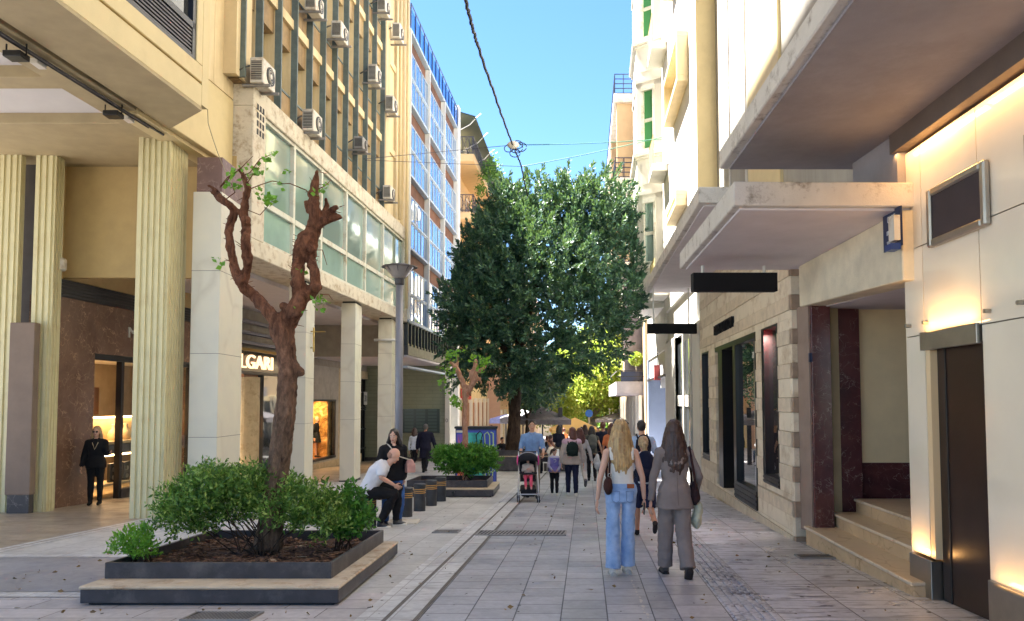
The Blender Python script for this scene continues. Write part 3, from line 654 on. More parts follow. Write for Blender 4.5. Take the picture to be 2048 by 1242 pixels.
for k, z in enumerate(Z3[:-1]):
    zb = Z3[k+1]+.02; last = (k == 3)
    for i in range(nb):
        y0, y1 = Y0+i*bw+.03, Y0+(i+1)*bw-.03; fr = MB()
        for a, b, lo, hi in ((y0, y0+.04, zb, z-.75), (y1-.04, y1, zb, z-.75), (y0+.04, y1-.04, z-.80, z-.75), (y0+.04, y1-.04, zb, zb+.05), (y0+.04, y1-.04, zb+.95, zb+1.03), ((y0+y1)/2-.02, (y0+y1)/2+.02, zb+.05, zb+.95), ((y0+y1)/2-.02, (y0+y1)/2+.02, zb+1.03, z-.8)):
            fr.fb(LF, a, b, -.07, -.04, lo, hi)
        W = fr.build('window', MT['alub'], B3)
        g = MB(); jj = random.uniform(-.012, .012)
        P = LF.p
        for a, b in ((y0+.04, (y0+y1)/2-.02), ((y0+y1)/2+.02, y1-.04)):
            for lo, hi in ((zb+.05, zb+.95), (zb+1.03, z-.8)):
                j1, j2 = random.uniform(-.008,.008), random.uniform(-.008,.008)
                g.add([P(a,-.06+j1,lo), P(b,-.06-j1,lo), P(b,-.06-j1+j2,hi), P(a,-.06+j1+j2,hi)], [(0,1,2,3)])
        g.build('pane', MT['bluegl'], W)
# lowest storey, dark frames
zb = 3.62
for i in range(nb):
    y0, y1 = Y0+i*bw+.03, Y0+(i+1)*bw-.03; fr = MB()
    for a, b, lo, hi in ((y0, y0+.05, zb, 6.6), (y1-.05, y1, zb, 6.6), (y0+.05, y1-.05, 4.45, 4.55), ((y0+y1)/2-.025, (y0+y1)/2+.025, zb, 4.45)): fr.fb(LF, a, b, -.15, -.02, lo, hi)
mb = MB(); mb.fb(LF, 27.84, 27.93, -4.6, -.15, 3.18, 4.4); mb.build('arcade_end_wall', M('arcade_end', (.36,.32,.26), .8), B2)
mb = MB(); mb.fb(LF, Y0, Y1, -.4, .0, 3.25, 3.6); mb.build('dark_base_band', MT['dkgrey'], B3)
mb = MB(); mb.fb(LF, Y0, Y1, -6, -.05, 3.18, 3.25); mb.build('soffit', MT['soffitw'], B3)
mb = MB()
mb.fb(LF, Y0, Y1, -.2, -.05, 3.6, 3.7).fb(LF, Y0, Y1, -.2, -.03, 4.45, 4.5)
for i in range(19): y = Y0+i*(Y1-Y0)/18; mb.fb(LF, y-.03, y+.03, -.2, .0, 3.6, 4.5)
mb.build('dark_frame', MT['black'], B3)
mb = MB(); mb.fb(LF, Y0, Y1, -.34, -.15, 3.6, 4.5); mb.build('dark_panes', MT['teal'], B3)
# roof balustrade
mb = MB(); mb.fb(LF, Y0, Y1, -.02, .0, 15.85, 16.6); mb.build('balustrade_glass', MT['bluebal'], B3)
mb = MB(); mb.tube([LF.p(Y0,0.02,16.72), LF.p(Y1,0.02,16.72)], .03, 6)
for i in range(14): y = Y0+i*(Y1-Y0)/13; mb.cyl(LF.p(y,.02,15.77), LF.p(y,.02,16.72), .025, n=6)
mb.build('balustrade_rail', plain('blue_rail', (.03,.05,.12), .4), B3)
mb = MB(); mb.fb(LF, Y1, Y1+.5, -1, .1, gz(38), 16.9); mb.build('end_post', MT['alu'], B3)
# tiled wall facing the camera in the recess
t_ = NT('green_tile'); s3 = t_.n('SeparateXYZ'); t_.l(t_.pos, s3.inputs[0]); vv = t_.comb(s3.outputs[0], s3.outputs[2])
bt = t_.n('TexBrick'); t_.l(vv, bt.inputs['Vector']); bt.inputs['Scale'].default_value = 1; bt.inputs['Brick Width'].default_value = .75; bt.inputs['Row Height'].default_value = .17; bt.inputs['Mortar Size'].default_value = .006
bt.inputs['Color1'].default_value = (.26,.28,.19,1); bt.inputs['Color2'].default_value = (.24,.26,.175,1); bt.inputs['Mortar'].default_value = (.15,.16,.10,1)
t_.col(t_.mix(1, bt.outputs['Color'], t_.ramp(t_.noise(1, 4), [(.3, .85), (.7, 1.1)]), 'MULTIPLY')); t_.set(Roughness=.4)
p = at(890, 900, 35.5)
mb = MB(); mb.box(-9, p.x, 35.5, 35.9, gz(36)-.1, 3.2); TW = mb.build('tiled_wall', t_.m, B3)
mb = MB(); mb.box(p.x, p.x+.22, 35.4, 35.95, gz(36)-.1, 3.2); mb.build('corner_pillar', MT['white'], B3)
mb = MB(); mb.box(-9, p.x, 35.46, 35.5, gz(36)-.1, gz(36)+.2); mb.build('plinth', MT['dkgrey'], B3)
mb = MB(); q = at(805, 818, 35.4); r = at(879, 866, 35.4); mb.box(q.x, r.x, 35.43, 35.5, r.z, q.z); mb.build('letter_board', plain('green_black_panel', (.02,.035,.03), .15), TW)
mb = MB()
for i in range(3):
    for j in range(7):
        x = q.x+.1+i*(r.x-q.x-.1)/3; z = r.z+.08+j*.155; mb.box(x, x+.42, 35.415, 35.43, z, z+.11)
mb.build('name_plates', plain('name_plate', (.04,.07,.06), .2), TW)
q = at(893, 838, 35.4); text('10', .25, plain('num', (.12,.13,.09), .5), TW, Vector((at(885.5,845,35.4).x, 35.39, q.z-.15)), Matrix(((1,0,0),(0,0,-1),(0,1,0))), 'digits', .01)
# ------------------------------------------------------------------ beige balcony building and the shops beyond, left
B4 = thing('balcony_building', 'peach coloured apartment building with iron balconies and a dark green roof awning', 'building', LF.p(50, -2, gz(50)))
peach = M('peach_render', (.62,.42,.21), .8, var=.05)
ya, yb_ = 44, 60
mb = MB(); mb.fb(LF, ya, yb_, -9, -1.3, gz(ya)+4, 17.2); mb.build('wall', peach, B4)
mb = MB(); mb.fb(LF, ya, yb_, -9, -1.25, gz(ya)-.5, gz(ya)+4); mb.build('ground_floor_wall', MT['cream'], B4)
for z in (16.2, 12.7, 9.2, 5.7):
    mb = MB(); mb.fb(LF, ya-.1, yb_, -1.6, .05, z-.45, z); mb.build('balcony_slab', peach, B4, bevel=.03)
    mb = MB()
    n = 22
    for i in range(n+1): y = ya+(yb_-ya)*i/n; mb.cyl(LF.p(y,0,z), LF.p(y,0,z+1.05), .02, n=5)
    for zz in (z+.12, z+1.05): mb.tube([LF.p(ya,-1.5,zz), LF.p(ya,0,zz), LF.p(yb_,0,zz)], .03, 5)
    for i in range(7): mb.cyl(LF.p(ya,-.2*i-.05,z), LF.p(ya,-.2*i-.05,z+1.05), .018, n=5)
    for i in range(n):
        a = ya+(yb_-ya)*i/n; b = ya+(yb_-ya)*(i+1)/n; mb.cyl(LF.p(a,0,z+.15), LF.p(b,0,z+1), .014, n=4).cyl(LF.p(b,0,z+.15), LF.p(a,0,z+1), .014, n=4)
    for i in range(4):
        mb.cyl(LF.p(ya,-.37*i,z+.15), LF.p(ya,-.37*(i+1),z+1), .014, n=4).cyl(LF.p(ya,-.37*(i+1),z+.15), LF.p(ya,-.37*i,z+1), .014, n=4)
    mb.build('balcony_railing', plain('railing_dark', (.03,.03,.05), .5), B4)
    for i in range(4):
        y = ya+1.5+i*3.9; m_ = MB(); m_.fb(LF, y, y+1.4, -1.4, -1.28, z, z+2.3); W = m_.build('window', MT['white'], B4)
        m_ = MB(); m_.fb(LF, y+.1, y+1.3, -1.3, -1.26, z+.1, z+2.2); m_.build('pane', MT['curtdk'], W)
mb = MB()
P = LF.p
mb.add([P(ya-.3,-3.2,19.4), P(ya-.3,.15,18.4), P(yb_,.15,18.4), P(yb_,-3.2,19.4), P(ya-.3,-3.2,19.32), P(ya-.3,.15,18.32), P(yb_,.15,18.32), P(yb_,-3.2,19.32)], [(0,1,2,3), (7,6,5,4), (0,4,5,1), (1,5,6,2), (2,6,7,3), (3,7,4,0)])
mb.build('awning', plain('green_awning', (.03,.05,.04), .8), B4)
for i in range(6):
    y = ya+(yb_-ya)*i/5; mb = MB(); mb.tube([P(y,-1.3,17.4), P(y,-.2,18.0), P(y,.15,18.4), P(y,.45,18.65)], .03, 5); mb.build('awning_arm', MT['alu'], B4)
def shopfront(B, fr, y0, y1, off, z0, z1, n, wall, dark, name='shop_window'):
    for i in range(n):
        a = y0+(y1-y0)*(i+.18)/n; b = y0+(y1-y0)*(i+.82)/n
        m_ = MB(); m_.fb(fr, a, b, off, off+.05, z0, z1); m_.build(name, dark, B)
        m_ = MB(); m_.fb(fr, a-.2, a-.05, off, off+.16, z0, z1+.3); m_.build('pilaster', wall, B); m_ = MB(); m_.fb(fr, b+.05, b+.2, off, off+.16, z0, z1+.3); m_.build('pilaster', wall, B)
shopfront(B4, LF, 44, 60, -1.25, gz(44)-.2, gz(44)+3, 7, MT['white'], MT['wood'])
mb = MB(); q = LF.p(47, -1.0, 1.5); mb.fb(LF, 47, 50, -1.2, -1.0, 1.6, 2.3); mb.build('red_sign', plain('red_sign', (.55,.02,.03), .5), B4)
FB = []
def farbuild(fr, y0, y1, h, col, label, off=-.3, nz=4, winc=None, depth=8):
    B = thing('apartment_building', label, 'building', fr.p((y0+y1)/2, off-2, gz(y0)), 'buildings down the street')
    m_ = MB(); m_.fb(fr, y0, y1, off-depth, off, -8, h); m_.build('wall', col, B)
    n = max(2, int((y1-y0)/3.4))
    for k in range(nz):
        z = 2.2+k*3.2
        if z+2 > h: break
        for i in range(n):
            a = y0+(y1-y0)*(i+.25)/n; b = y0+(y1-y0)*(i+.7)/n
            m_ = MB(); m_.fb(fr, a, b, off-.05, off+.06, z+.3, z+2.2); m_.build('window', winc or MT['curtdk'], B)
        m_ = MB(); m_.fb(fr, y0+.5, y1-.5, off, off+1.0, z-.15, z+.05); m_.fb(fr, y0+.5, y1-.5, off+.93, off+.97, z+.05, z+.9); m_.build('balcony', col, B)
    shopfront(B, fr, y0, y1, off, gz(y0)-1, gz(y0)+2.7, n+1, MT['white'], MT['travert'])
    return B
pink = M('pale_pink_render', (.60,.40,.30), .8, var=.05)
farbuild(LF, 60.5, 80, 14, pink, 'pale pink apartment building left of the big tree trunk, far down the street')
farbuild(LF, 81, 108, 16, MT['cream'], 'cream apartment building at the far left end of the street')
B = thing('red_lantern_sign', 'round red hanging sign over the shops behind the graffiti box', 'sign', LF.p(52, -.3, 1.6))
mb = MB(); p = LF.p(58, 1.0, 2.0)
for k in range(3): mb.ball((p.x, p.y, p.z-.05-.55*k+1), (.33,.33,.3), 12)
mb.build('red_ball', plain('red_sign2', (.65,.01,.06), .5), B, smooth=True)
# ------------------------------------------------------------------ near right: glowing glass panel facade
R0 = thing('lift_lobby_front', 'frosted glass panel front lit warm at its edges round a dark bronze lift door', 'shop front', RN.p(6, -.2, gz(6)))
yE = RN.hit(1815, 700, -.12)[0]
def rn(y0, y1, o0, o1, z0, z1, name, m, par=None, bevel=0): b_ = MB(); b_.fb(RN, y0, y1, o0, o1, z0, z1); return b_.build(name, m, par or R0, bevel=bevel)
yd0 = RN.hit(1882, 800)[0]; yd1 = RN.hit(1983, 800)[0]   # door far and near edges (y)
ymid = RN.hit(1971, 600)[0]
ztr = RN.hit(1966, 615)[1]
rn(-3, yE, -1.5, -.22, -.6, 4.2, 'core_wall', M('lobby_core', (.3,.25,.2), .8))
# milk glass panels, with seams between them
zA = RN.hit(1850, 640)[1]   # top of door zone
zp = [gz(7)+.38, 2.18, 3.02, 3.98]
yL, yM, yN = RN.hit(1853, 800, -.12)[0], RN.hit(1868, 800, -.16)[0], RN.hit(1979, 900, -.15)[0]
ypan = [yE, yL, yN, yN-.85, yN-1.7, yN-2.5, yN-3.3, yN-4.2, yN-5.2, -2]
for i in range(len(ypan)-1):
    y1, y0 = ypan[i], ypan[i+1]
    for k in range(3):
        if i == 1 and k == 0: continue
        rn(y0+.006, y1-.006, -.14, -.12-.0*k, zp[k]+.005, zp[k+1]-.005, 'glass_panel', MT['frost'])
rn(-3, yE+.01, -.22, -.0, 4.0, 4.21, 'head_channel', M('dark_bronze_channel', (.12,.09,.075), .5))
rn(yM, yE+.012, -.22, -.09, gz(7)-.1, gz(7)+.36, 'steel_base', MT['steel'], bevel=.004)
rn(-3, ypan[2]-.02, -.22, -.09, -.4, gz(5)+.33, 'steel_base', MT['steel'], bevel=.004)
rn(ypan[2]+.02, yL+.03, -.14, -.085, 2.03, 2.20, 'steel_lintel', MT['steel'], bevel=.003)
# end face of the lobby towards the entrance
mb = MB(); mb.fb(RN, yE, yE+.03, -1.5, -.125, -.5, 4.0); mb.build('end_panel', MT['frost'], R0)
rn(ypan[2]+.03, yM-.02, -.215, -.19, gz(6)-.2, 2.06, 'lift_door', MT['bronze'])
ym = RN.hit(1896, 900, -.19)[0]
rn(ym-.012, ym+.012, -.19, -.183, gz(6)-.2, 2.05, 'door_gap', MT['grit'])
rn(yM-.02, yL-.0, -.2, -.125, gz(7)+.38, 2.03, 'lit_edge_glass', plain('edge_glass', (.8,.62,.38), .3))
rn(ypan[2]-.01, ypan[2]+.03, -.2, -.12, gz(6)-.2, 2.05, 'door_jamb', MT['bronze'])
for u, v in ((1851, 645), (1817, 652), (1975, 622), (2042, 605)):
    y, z = RN.hit(u, v, -.1); b_ = MB(); b_.cyl(RN.p(y,-.12,z), RN.p(y,-.07,z), .018, n=12); b_.build('bolt', MT['steel'], R0)
def screenbox(u0, v0, u1, v1, lab):
    ya, za = RN.hit(u0, v0, -.04); yb, _ = RN.hit(u1, v1, -.04); _, zb = RN.hit(u0, 498, -.04)
    t = thing('framed_screen', lab, 'display case', RN.p((ya+yb)/2, -.08, 2.9), 'metal framed cases on the glass front')
    y1, y0 = ya, yb
    b_ = MB(); w = .07
    for a, b, lo, hi in ((y0, y0+w, zb, za), (y1-w, y1, zb, za), (y0+w, y1-w, za-w, za), (y0+w, y1-w, zb, zb+w)): b_.fb(RN, a, b, -.12, -.06, lo, hi)
    b_.build('frame', MT['steel'], t, bevel=.015)
    b_ = MB(); b_.fb(RN, y0+w, y1-w, -.11, -.085, zb+w, za-w); b_.build('dark_mesh', M('dark_mesh', (.05,.035,.04), .7, bump=.6, bsc=200), t)
screenbox(1845, 382, 1960, 318, 'metal framed dark screen mounted above the bronze lift door')
screenbox(2038, 268, 2200, 190, 'metal framed dark screen cut by the right picture edge')
def warm(y0, y1, z, e, up, name='warm_strip', off=-.17):
    l = bpy.data.lights.new(name, 'AREA'); l.shape = 'RECTANGLE'; l.size = abs(y1-y0); l.size_y = .06; l.energy = e; l.color = (1,.50,.14)
    o = bpy.data.objects.new(name, l); COL.objects.link(o); p = RN.p((y0+y1)/2, off, z); o.location = p
    d = Vector((.35,0,-1 if up < 0 else 1)); o.rotation_euler = d.to_track_quat('-Z', 'X').to_euler(); return o
MT['glow'] = plain('warm_glow_strip', (1,.5,.16), .5, 0, 2.4)
# lamps washing the panels
def wash(y0, y1, z, e, down): 
    l = bpy.data.lights.new('edge_lamp', 'AREA'); l.shape = 'RECTANGLE'; l.size = abs(y1-y0)*.98; l.size_y = .05; l.energy = e; l.color = (1,.52,.17)
    o = bpy.data.objects.new('edge_lamp', l); COL.objects.link(o); o.location = RN.p((y0+y1)/2, -.03, z)
    d = Vector((.42, 0, -1 if down else 1)).normalized(); zax = -d; xax = Vector((.05,1,0)).normalized(); yax = zax.cross(xax).normalized(); xax = yax.cross(zax)
    o.rotation_euler = Matrix((xax, yax, zax)).transposed().to_euler()
for q in (2, 3, 4, 5, 6, yE-1.02): wash(q, q+1.0, 3.97, .5, True)
wash(ypan[2]+.05, yL-.03, 2.215, .6, False); wash(yL+.02, yE-.02, gz(7)+.39, .25, False); wash(2.5, yN-.05, gz(5)+.35, 1.0, False)
# ------------------------------------------------------------------ building above the glass front, with its canopies
RU = thing('corner_building', 'white and beige rendered building above the deep grey canopies at the right', 'building', RN.p(8, -.4, 4))
def ru(fr, y0, y1, o0, o1, z0, z1, name, m, bevel=.0): b_ = MB(); b_.fb(fr, y0, y1, o0, o1, z0, z1); return b_.build(name, m, RU, bevel=bevel)
mb = MB(); x0 = lambda y: 2.16+.062*(y-4.93)
pts = lambda ins, z: [(x0(-4)+ins, -4, z), (RN.p(-4,0,0).x, -4, z), (4.6, 8.5-ins, z), (x0(8.5)+ins, 8.5-ins, z)]
b_ = MB(); b_.hexa(pts(0,4.22)+pts(0,4.43)); b_.build('canopy', MT['canopy'], RU, bevel=.012)
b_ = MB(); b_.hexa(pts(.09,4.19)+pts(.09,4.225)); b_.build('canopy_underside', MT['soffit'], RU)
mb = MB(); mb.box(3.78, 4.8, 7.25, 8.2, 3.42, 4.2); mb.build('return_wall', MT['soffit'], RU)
# second canopy
b_ = MB(); q = [(2.12, 7.08), (5.5, 7.15), (5.5, 10.55), (2.38, 10.55)]
b_.prism([(x,y) for x,y in q], 3.425, 3.66); b_.build('lower_canopy', MT['canopy'], RU, bevel=.01)
b_ = MB(); b_.prism([(2.2,7.16), (5.4,7.2), (5.4,10.47), (2.45,10.47)], 3.40, 3.43); b_.build('lower_canopy_underside', MT['soffitw'], RU)
# upper wall over these
ru(RN, -4, 10.5, -1.8, -.55, 4.45, 20, 'upper_wall', MT['greyw'])
ru(RF, 10.5, 18.8, -2.0, -.5, 4.6, 20, 'upper_wall', MT['greyw'])
y_a, y_b = RF.hit(1562, 100, -.5)[0], RF.hit(1498, 100, -.5)[0]
ru(RF, 9.0, 10.5, -2.0, -.5, 3.7, 20, 'upper_wall', MT['greyw'])
ru(RF, y_a, y_b, -.5, -.44, 4.6, 20, 'beige_panel', MT['beige'])
for u in (1490, 1457): 
    y = RF.hit(u, 100, -.5)[0]; ru(RF, y-.04, y+.04, -.5, -.47, 4.6, 20, 'wall_joint', MT['whitew'])
ru(RF, 17.6, 18.0, -.5, -.25, 12.2, 12.4, 'ledge', MT['beige'])
# entrance: beam, steps, marble doorway
EN = thing('entrance_porch', 'marble entrance with steps, dark red stone piers and a cream wall panel', 'entrance', (4.3, 8.5, gz(8.5)))
mb = MB(); mb.hexa([(3.76,7.16,2.72), (4.1,7.08,2.72), (4.25,10.2,2.84), (3.93,10.2,2.84), (3.76,7.16,3.40), (4.1,7.08,3.40), (4.25,10.2,3.40), (3.93,10.2,3.40)]); mb.build('beam', MT['travert2'] if 'travert2' in MT else M('rough_beam', (.72,.64,.48), .85, bump=.6, bsc=50), EN, bevel=.01)
mb = MB(); mb.hexa([(4.1,7.06,2.73), (6.5,7.06,2.73), (6.5,11,2.85), (4.25,11,2.85), (4.1,7.06,2.83), (6.5,7.06,2.83), (6.5,11,2.95), (4.25,11,2.95)]); mb.build('porch_ceiling', MT['soffitw'], EN)
# steps
p1 = at(1612, 1040, 10.2); p2 = at(1828, 1160, 7.35)
for k, (xo, rise) in enumerate(((0, .20), (.36, .38), (.68, .56))):
    x0_, x1_ = 3.93+xo, 3.70+xo; ya_, yb2 = 10.18, 7.03
    z = gz(8.6)+rise-.0
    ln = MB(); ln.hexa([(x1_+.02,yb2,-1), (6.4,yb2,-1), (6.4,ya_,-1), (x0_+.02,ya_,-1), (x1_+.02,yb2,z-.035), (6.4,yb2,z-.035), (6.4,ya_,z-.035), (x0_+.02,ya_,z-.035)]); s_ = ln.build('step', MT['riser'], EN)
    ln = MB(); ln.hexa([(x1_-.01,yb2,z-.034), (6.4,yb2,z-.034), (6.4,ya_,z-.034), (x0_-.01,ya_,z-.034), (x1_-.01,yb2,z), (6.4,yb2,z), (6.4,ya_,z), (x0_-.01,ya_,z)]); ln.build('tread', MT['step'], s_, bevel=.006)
def fc(u0, u1, y, z0, z1, dep, name, m, bevel=.004):
    a, b = at(u0, 800, y), at(u1, 800, y); m_ = MB(); m_.box(a.x, b.x, y, y+dep, z0, z1); return m_.build(name, m, EN, bevel=bevel)
fc(1626, 1664, 10.0, -.2, 2.86, .5, 'red_marble_pier', MT['marbler'])
fc(1619, 1626, 10.05, -.2, 2.86, .45, 'pier_edge', M('grey_edge', (.30,.22,.18), .6))
fc(1664, 1680, 10.25, -.6, 2.86, .3, 'cream_strip', M('cream_strip', (.42,.34,.20), .5))
fc(1679, 1722, 10.3, -.6, 2.86, .3, 'red_marble_pier', MT['marbler'])
fc(1719, 2000, 10.45, -.5, .80, .3, 'red_marble_dado', MT['marbler'])
fc(1719, 2000, 10.46, .80, 2.86, .3, 'dark_panel_frame', MT['black'])
a, b = at(1725, 930, 10.4), at(1900, 588, 10.4); m_ = MB(); m_.box(a.x, b.x, 10.42, 10.5, a.z+.03, b.z); m_.build('cream_panel', M('cream_panel', (.82,.68,.42), .6, var=.05), EN)
mb = MB(); mb.box(5.6, 5.75, 7, 10.6, -.3, 2.8); mb.build('porch_inner_wall', MT['marbler'], EN)
NP = thing('house_number_plate', 'tiny blue number plate on the edge of the dark red marble pier', 'number plate', at(1622, 715, 10))
a = at(1622, 715, 10); mb = MB(); mb.box(a.x-.02, a.x+.02, 10.0, 10.04, a.z-.06, a.z+.06); mb.build('plate', plain('blue_enamel2', (.02,.03,.08), .3), NP)
# blue street-name style plates over the beam
SG = thing('blue_wall_sign', 'blue enamel plates with pale lettering and a white sticker above the porch beam', 'sign', RN.p(7.3, .05, 3.2))
y0, _ = RN.hit(1803, 450, .03); y1, _ = RN.hit(1767, 450, .03)
blue = plain('blue_enamel3', (.012,.028,.085), .35)
RR = Matrix((Vector((-.05,-1,0)).normalized(), Vector((0,0,1)), Vector((-1,.05,0)).normalized())).transposed()
mb = MB(); mb.fb(RN, y0, y1, .02, .035, 3.04, 3.42); mb.build('plate', blue, SG)
for s_, z in (('ΟΔΟΣ', 3.31), ('ΒΟΥΚΟΥΡΕΣΤΙΟΥ', 3.19), ('VOUKOURESTIOU', 3.09)):
    text(s_, .085 if len(s_) < 6 else .058, M('plate_letter', (.60,.62,.66), .5), SG, RN.p((y0+y1)/2, .04, z), RR, 'lettering', .002, 'CENTER', sx=.42 if len(s_) > 6 else .7)
mb = MB(); mb.fb(RN, y0+.0, y0+.12, .042, .10, 3.09, 3.33); mb.build('white_box', MT['ac'], SG)
mb = MB(); mb.fb(RN, y0+.0, y0+.14, .042, .13, 3.0, 3.06); mb.build('lower_box', plain('blue_box', (.02,.05,.2), .4), SG)
# ------------------------------------------------------------------ striped stone boutique, right
S2 = thing('stone_boutique', 'boutique wall of alternating smooth and rough cream stone courses with tall dark windows', 'shop front', RF.p(14, -.1, gz(14)))
smooth_st = M('smooth_stone', (.78,.69,.55), .75, var=.06, dirt=(.46,.34,.22), dsc=2)
rough_st = M('split_stone', (.38,.28,.21), .9, var=.16, sc=7, bump=1, bsc=18)
holes = []
def hole(u0, u1, vt, vb, umid=None):
    y1 = RF.hit(u0, 800)[0]; y0 = RF.hit(u1, 800)[0]; um = (u0+u1)/2
    return (y0, y1, RF.hit(um, vb)[1], RF.hit(um, vt)[1])
H1 = hole(1525, 1557, 598, 998); H2 = hole(1432, 1513, 636, 1000); H3 = hole(1405, 1418, 662, 915)
H2 = (H2[0], H2[1], gz(12)+.18, 2.72); H1 = (H1[0], H1[1], .25, 2.72); H3 = (H3[0], H3[1], .15, 2.72)
def spans(y0, y1, z0, z1):
    cuts = sorted([h for h in (H1, H2, H3) if h[2] < z1 and h[3] > z0]); out = []; y = y0
    for h in cuts:
        if h[0] > y: out.append((y, h[0]))
        y = h[1]
    out.append((y, y1)); return out
z = gz(19)-.1; k = 0
ms, mr, me_ = MB(), MB(), MB(); TOOL = M('tooled_stone', (.68,.58,.45), .9, var=.12, sc=7, bump=1, bsc=18)
while z < 4.46:
    h = .27 if k % 2 == 0 else .21
    z1 = min(z+h, 4.46)
    ys_ = sorted(set([z, z1]+[q for H in (H1,H2,H3) for q in (H[2],H[3]) if z < q < z1]))
    for za, zb in zip(ys_[:-1], ys_[1:]):
        for a, b in spans(10.5, 18.8, za, zb):
            if k % 2 == 0: ms.fb(RF, a, b, -.35, 0, za, zb)
            else:
                y = a
                while y < b-.01:
                    yn = min(y+random.uniform(.35,.75), b); mr.fb(RF, y, yn, -.35, .004+random.random()*.012, za+.004, zb-.004); y = yn
    # end face pieces
    (ms if k % 2 == 0 else me_).box(3.905, 4.22, 10.44-(0 if k % 2 == 0 else random.uniform(.008,.03)), 10.5, z+.003, z1-.003)
    if k % 2:
        mr.build('tooled_course', TOOL, S2); me_.build('rough_course', rough_st, S2); mr, me_ = MB(), MB()
    z = z1; k += 1
ms.build('smooth_course', smooth_st, S2, bevel=.006)
def rf(y0, y1, o0, o1, z0, z1, name, m, par=None, bevel=0): b_ = MB(); b_.fb(RF, y0, y1, o0, o1, z0, z1); return b_.build(name, m, par or S2, bevel=bevel)
for H in (H1, H3):
    W = MB()
    for a, b, lo, hi in ((H[0], H[0]+.03, H[2], H[3]), (H[1]-.03, H[1], H[2], H[3]), (H[0], H[1], H[3]-.03, H[3]), (H[0], H[1], H[2], H[2]+.14)): W.fb(RF, a, b, -.3, .006, lo, hi)
    W = W.build('window', MT['black'], S2)
    rf(H[0]+.03, H[1]-.03, -.08, -.07, H[2]+.14, H[3]-.03, 'pane', MT['clear'], W)
    rf(H[0]+.03, H[0]+(.58 if H is H1 else .3), -.30, -.24, H[2]+.14, H[3]-.03, 'backdrop', M('red_display', (.60,.010,.012), .5, var=.5, sc=3, bump=1, bsc=9) if H is H1 else MT['black'], W)
    for i in range(2): rf(H[0]+.02, H[1]-.02, .006, .02, H[2]+.02+i*.06, H[2]+.05+i*.06, 'louvre', MT['dkgrey'], W)
rf(H1[1]-.14, H1[1]-.03, -.19, .0, H1[2], H1[3], 'window_reveal', MT['black'])
inlamp(RF.p(H1[0]+.4, -.16, 2.62), .1, .5, 6, (0,0,0), (1,.8,.7))  # lamp added inside the window to brighten the red display
# door opening with a projecting glass showcase
rf(H2[0], H2[1], -1.9, -1.8, -.8, 3, 'inner_wall', M('shop_inner', (.25,.16,.12), .7))
rf(H2[0], H2[1], -1.8, -.3, H2[3], H2[3]+.05, 'inner_ceiling', MT['soffitw']); rf(H2[0], H2[1], -1.8, .0, gz(14)-.2, gz(12)+.12, 'inner_floor', MT['travert'])
ym = RF.hit(1470, 800)[0]
for y0, y1 in ((H2[0], H2[0]+.07), (ym-.12, ym+.12), (RF.hit(1446,800)[0], RF.hit(1438,800)[0])): rf(y0, y1, -.34, .012, H2[2], H2[3], 'door_frame', MT['black'])
rf(H2[0], H2[1], -.34, .014, H2[3]-.10, H2[3], 'door_head', MT['black'])
rf(H2[0], ym, -.1, .03, H2[2]-.02, H2[2]+.3, 'window_base', MT['black'])
for i in range(3): rf(H2[0], ym, .03, .045, H2[2]+.02+i*.09, H2[2]+.06+i*.09, 'base_slat', MT['dkgrey'])
rf(H2[0]+.07, ym-.12, -.07, -.06, H2[2]+.3, H2[3]-.1, 'window_pane', glass_clear('shop_glass_strong', (.9,.92,.92), .35))
rf(H2[0]+.07, ym-.12, -.9, -.86, -.5, H2[3]-.1, 'display_back', M('display_dark', (.05,.035,.03), .6))
lt = text('OUIS', .16, MT['white'], S2, RF.p(H2[0]+.1, -.05, H2[3]-.42), RL @ Matrix.Identity(3), 'lettering', .004, sx=1.1)  # reversed letters on the pane stand in for a reflected sign
RR2 = Matrix((Vector((-SB,-1,0)).normalized(), Vector((0,0,1)), Vector((-1,SB,0)).normalized())).transposed()
ya_, _ = RF.hit(1431, 600); 
text('LOUIS VUITTON', .30, MT['blacksign'], S2, RF.p(16.4, .035, 2.98), RR2, 'lettering', .03, sx=.92)
tt = thing('mannequin', 'white dress display form seen through the boutique door glass', 'mannequin', RF.p((H2[0]+ym)/2, -.55, 0))
mb = MB(); p = RF.p((H2[0]+ym)/2, -.55, gz(12)+.3); mb.lathe(p, [(.16,0),(.16,.03),(.02,.05),(.02,.5),(.22,.55),(.17,.8),(.11,1.0),(.15,1.25),(.12,1.38),(.04,1.42),(.05,1.5),(.08,1.6),(.05,1.72)], 16); mb.build('body', MT['ac'], tt, smooth=True)
# black blade signs
def blade(lab, u0, u1, vt, vb, y, rods, vr):
    a, b = at(u0, vb, y), at(u1, vt, y)
    t = thing('hanging_sign', lab, 'hanging sign', ((a.x+b.x)/2, y, b.z), 'black signs hanging under the canopies')
    m_ = MB(); m_.box(a.x, b.x, y, y+.14, a.z, b.z); m_.build('board', MT['blacksign'], t, bevel=.004)
    for u in rods:
        p = at(u, vt, y); q = at(u, vr, y); m_ = MB(); m_.cyl((p.x, y+.07, p.z), (p.x, y+.07, q.z), .02, n=8); m_.build('rod', MT['alu'], t)
blade('wide black hanging sign directly under the lower canopy, nearer of the two', 1387, 1555, 545, 582, 9.6, (1408, 1532), 530)
blade('narrower black hanging sign on two long rods beyond the wide one', 1296, 1394, 647, 667, 18.6, (1308, 1379), 575)
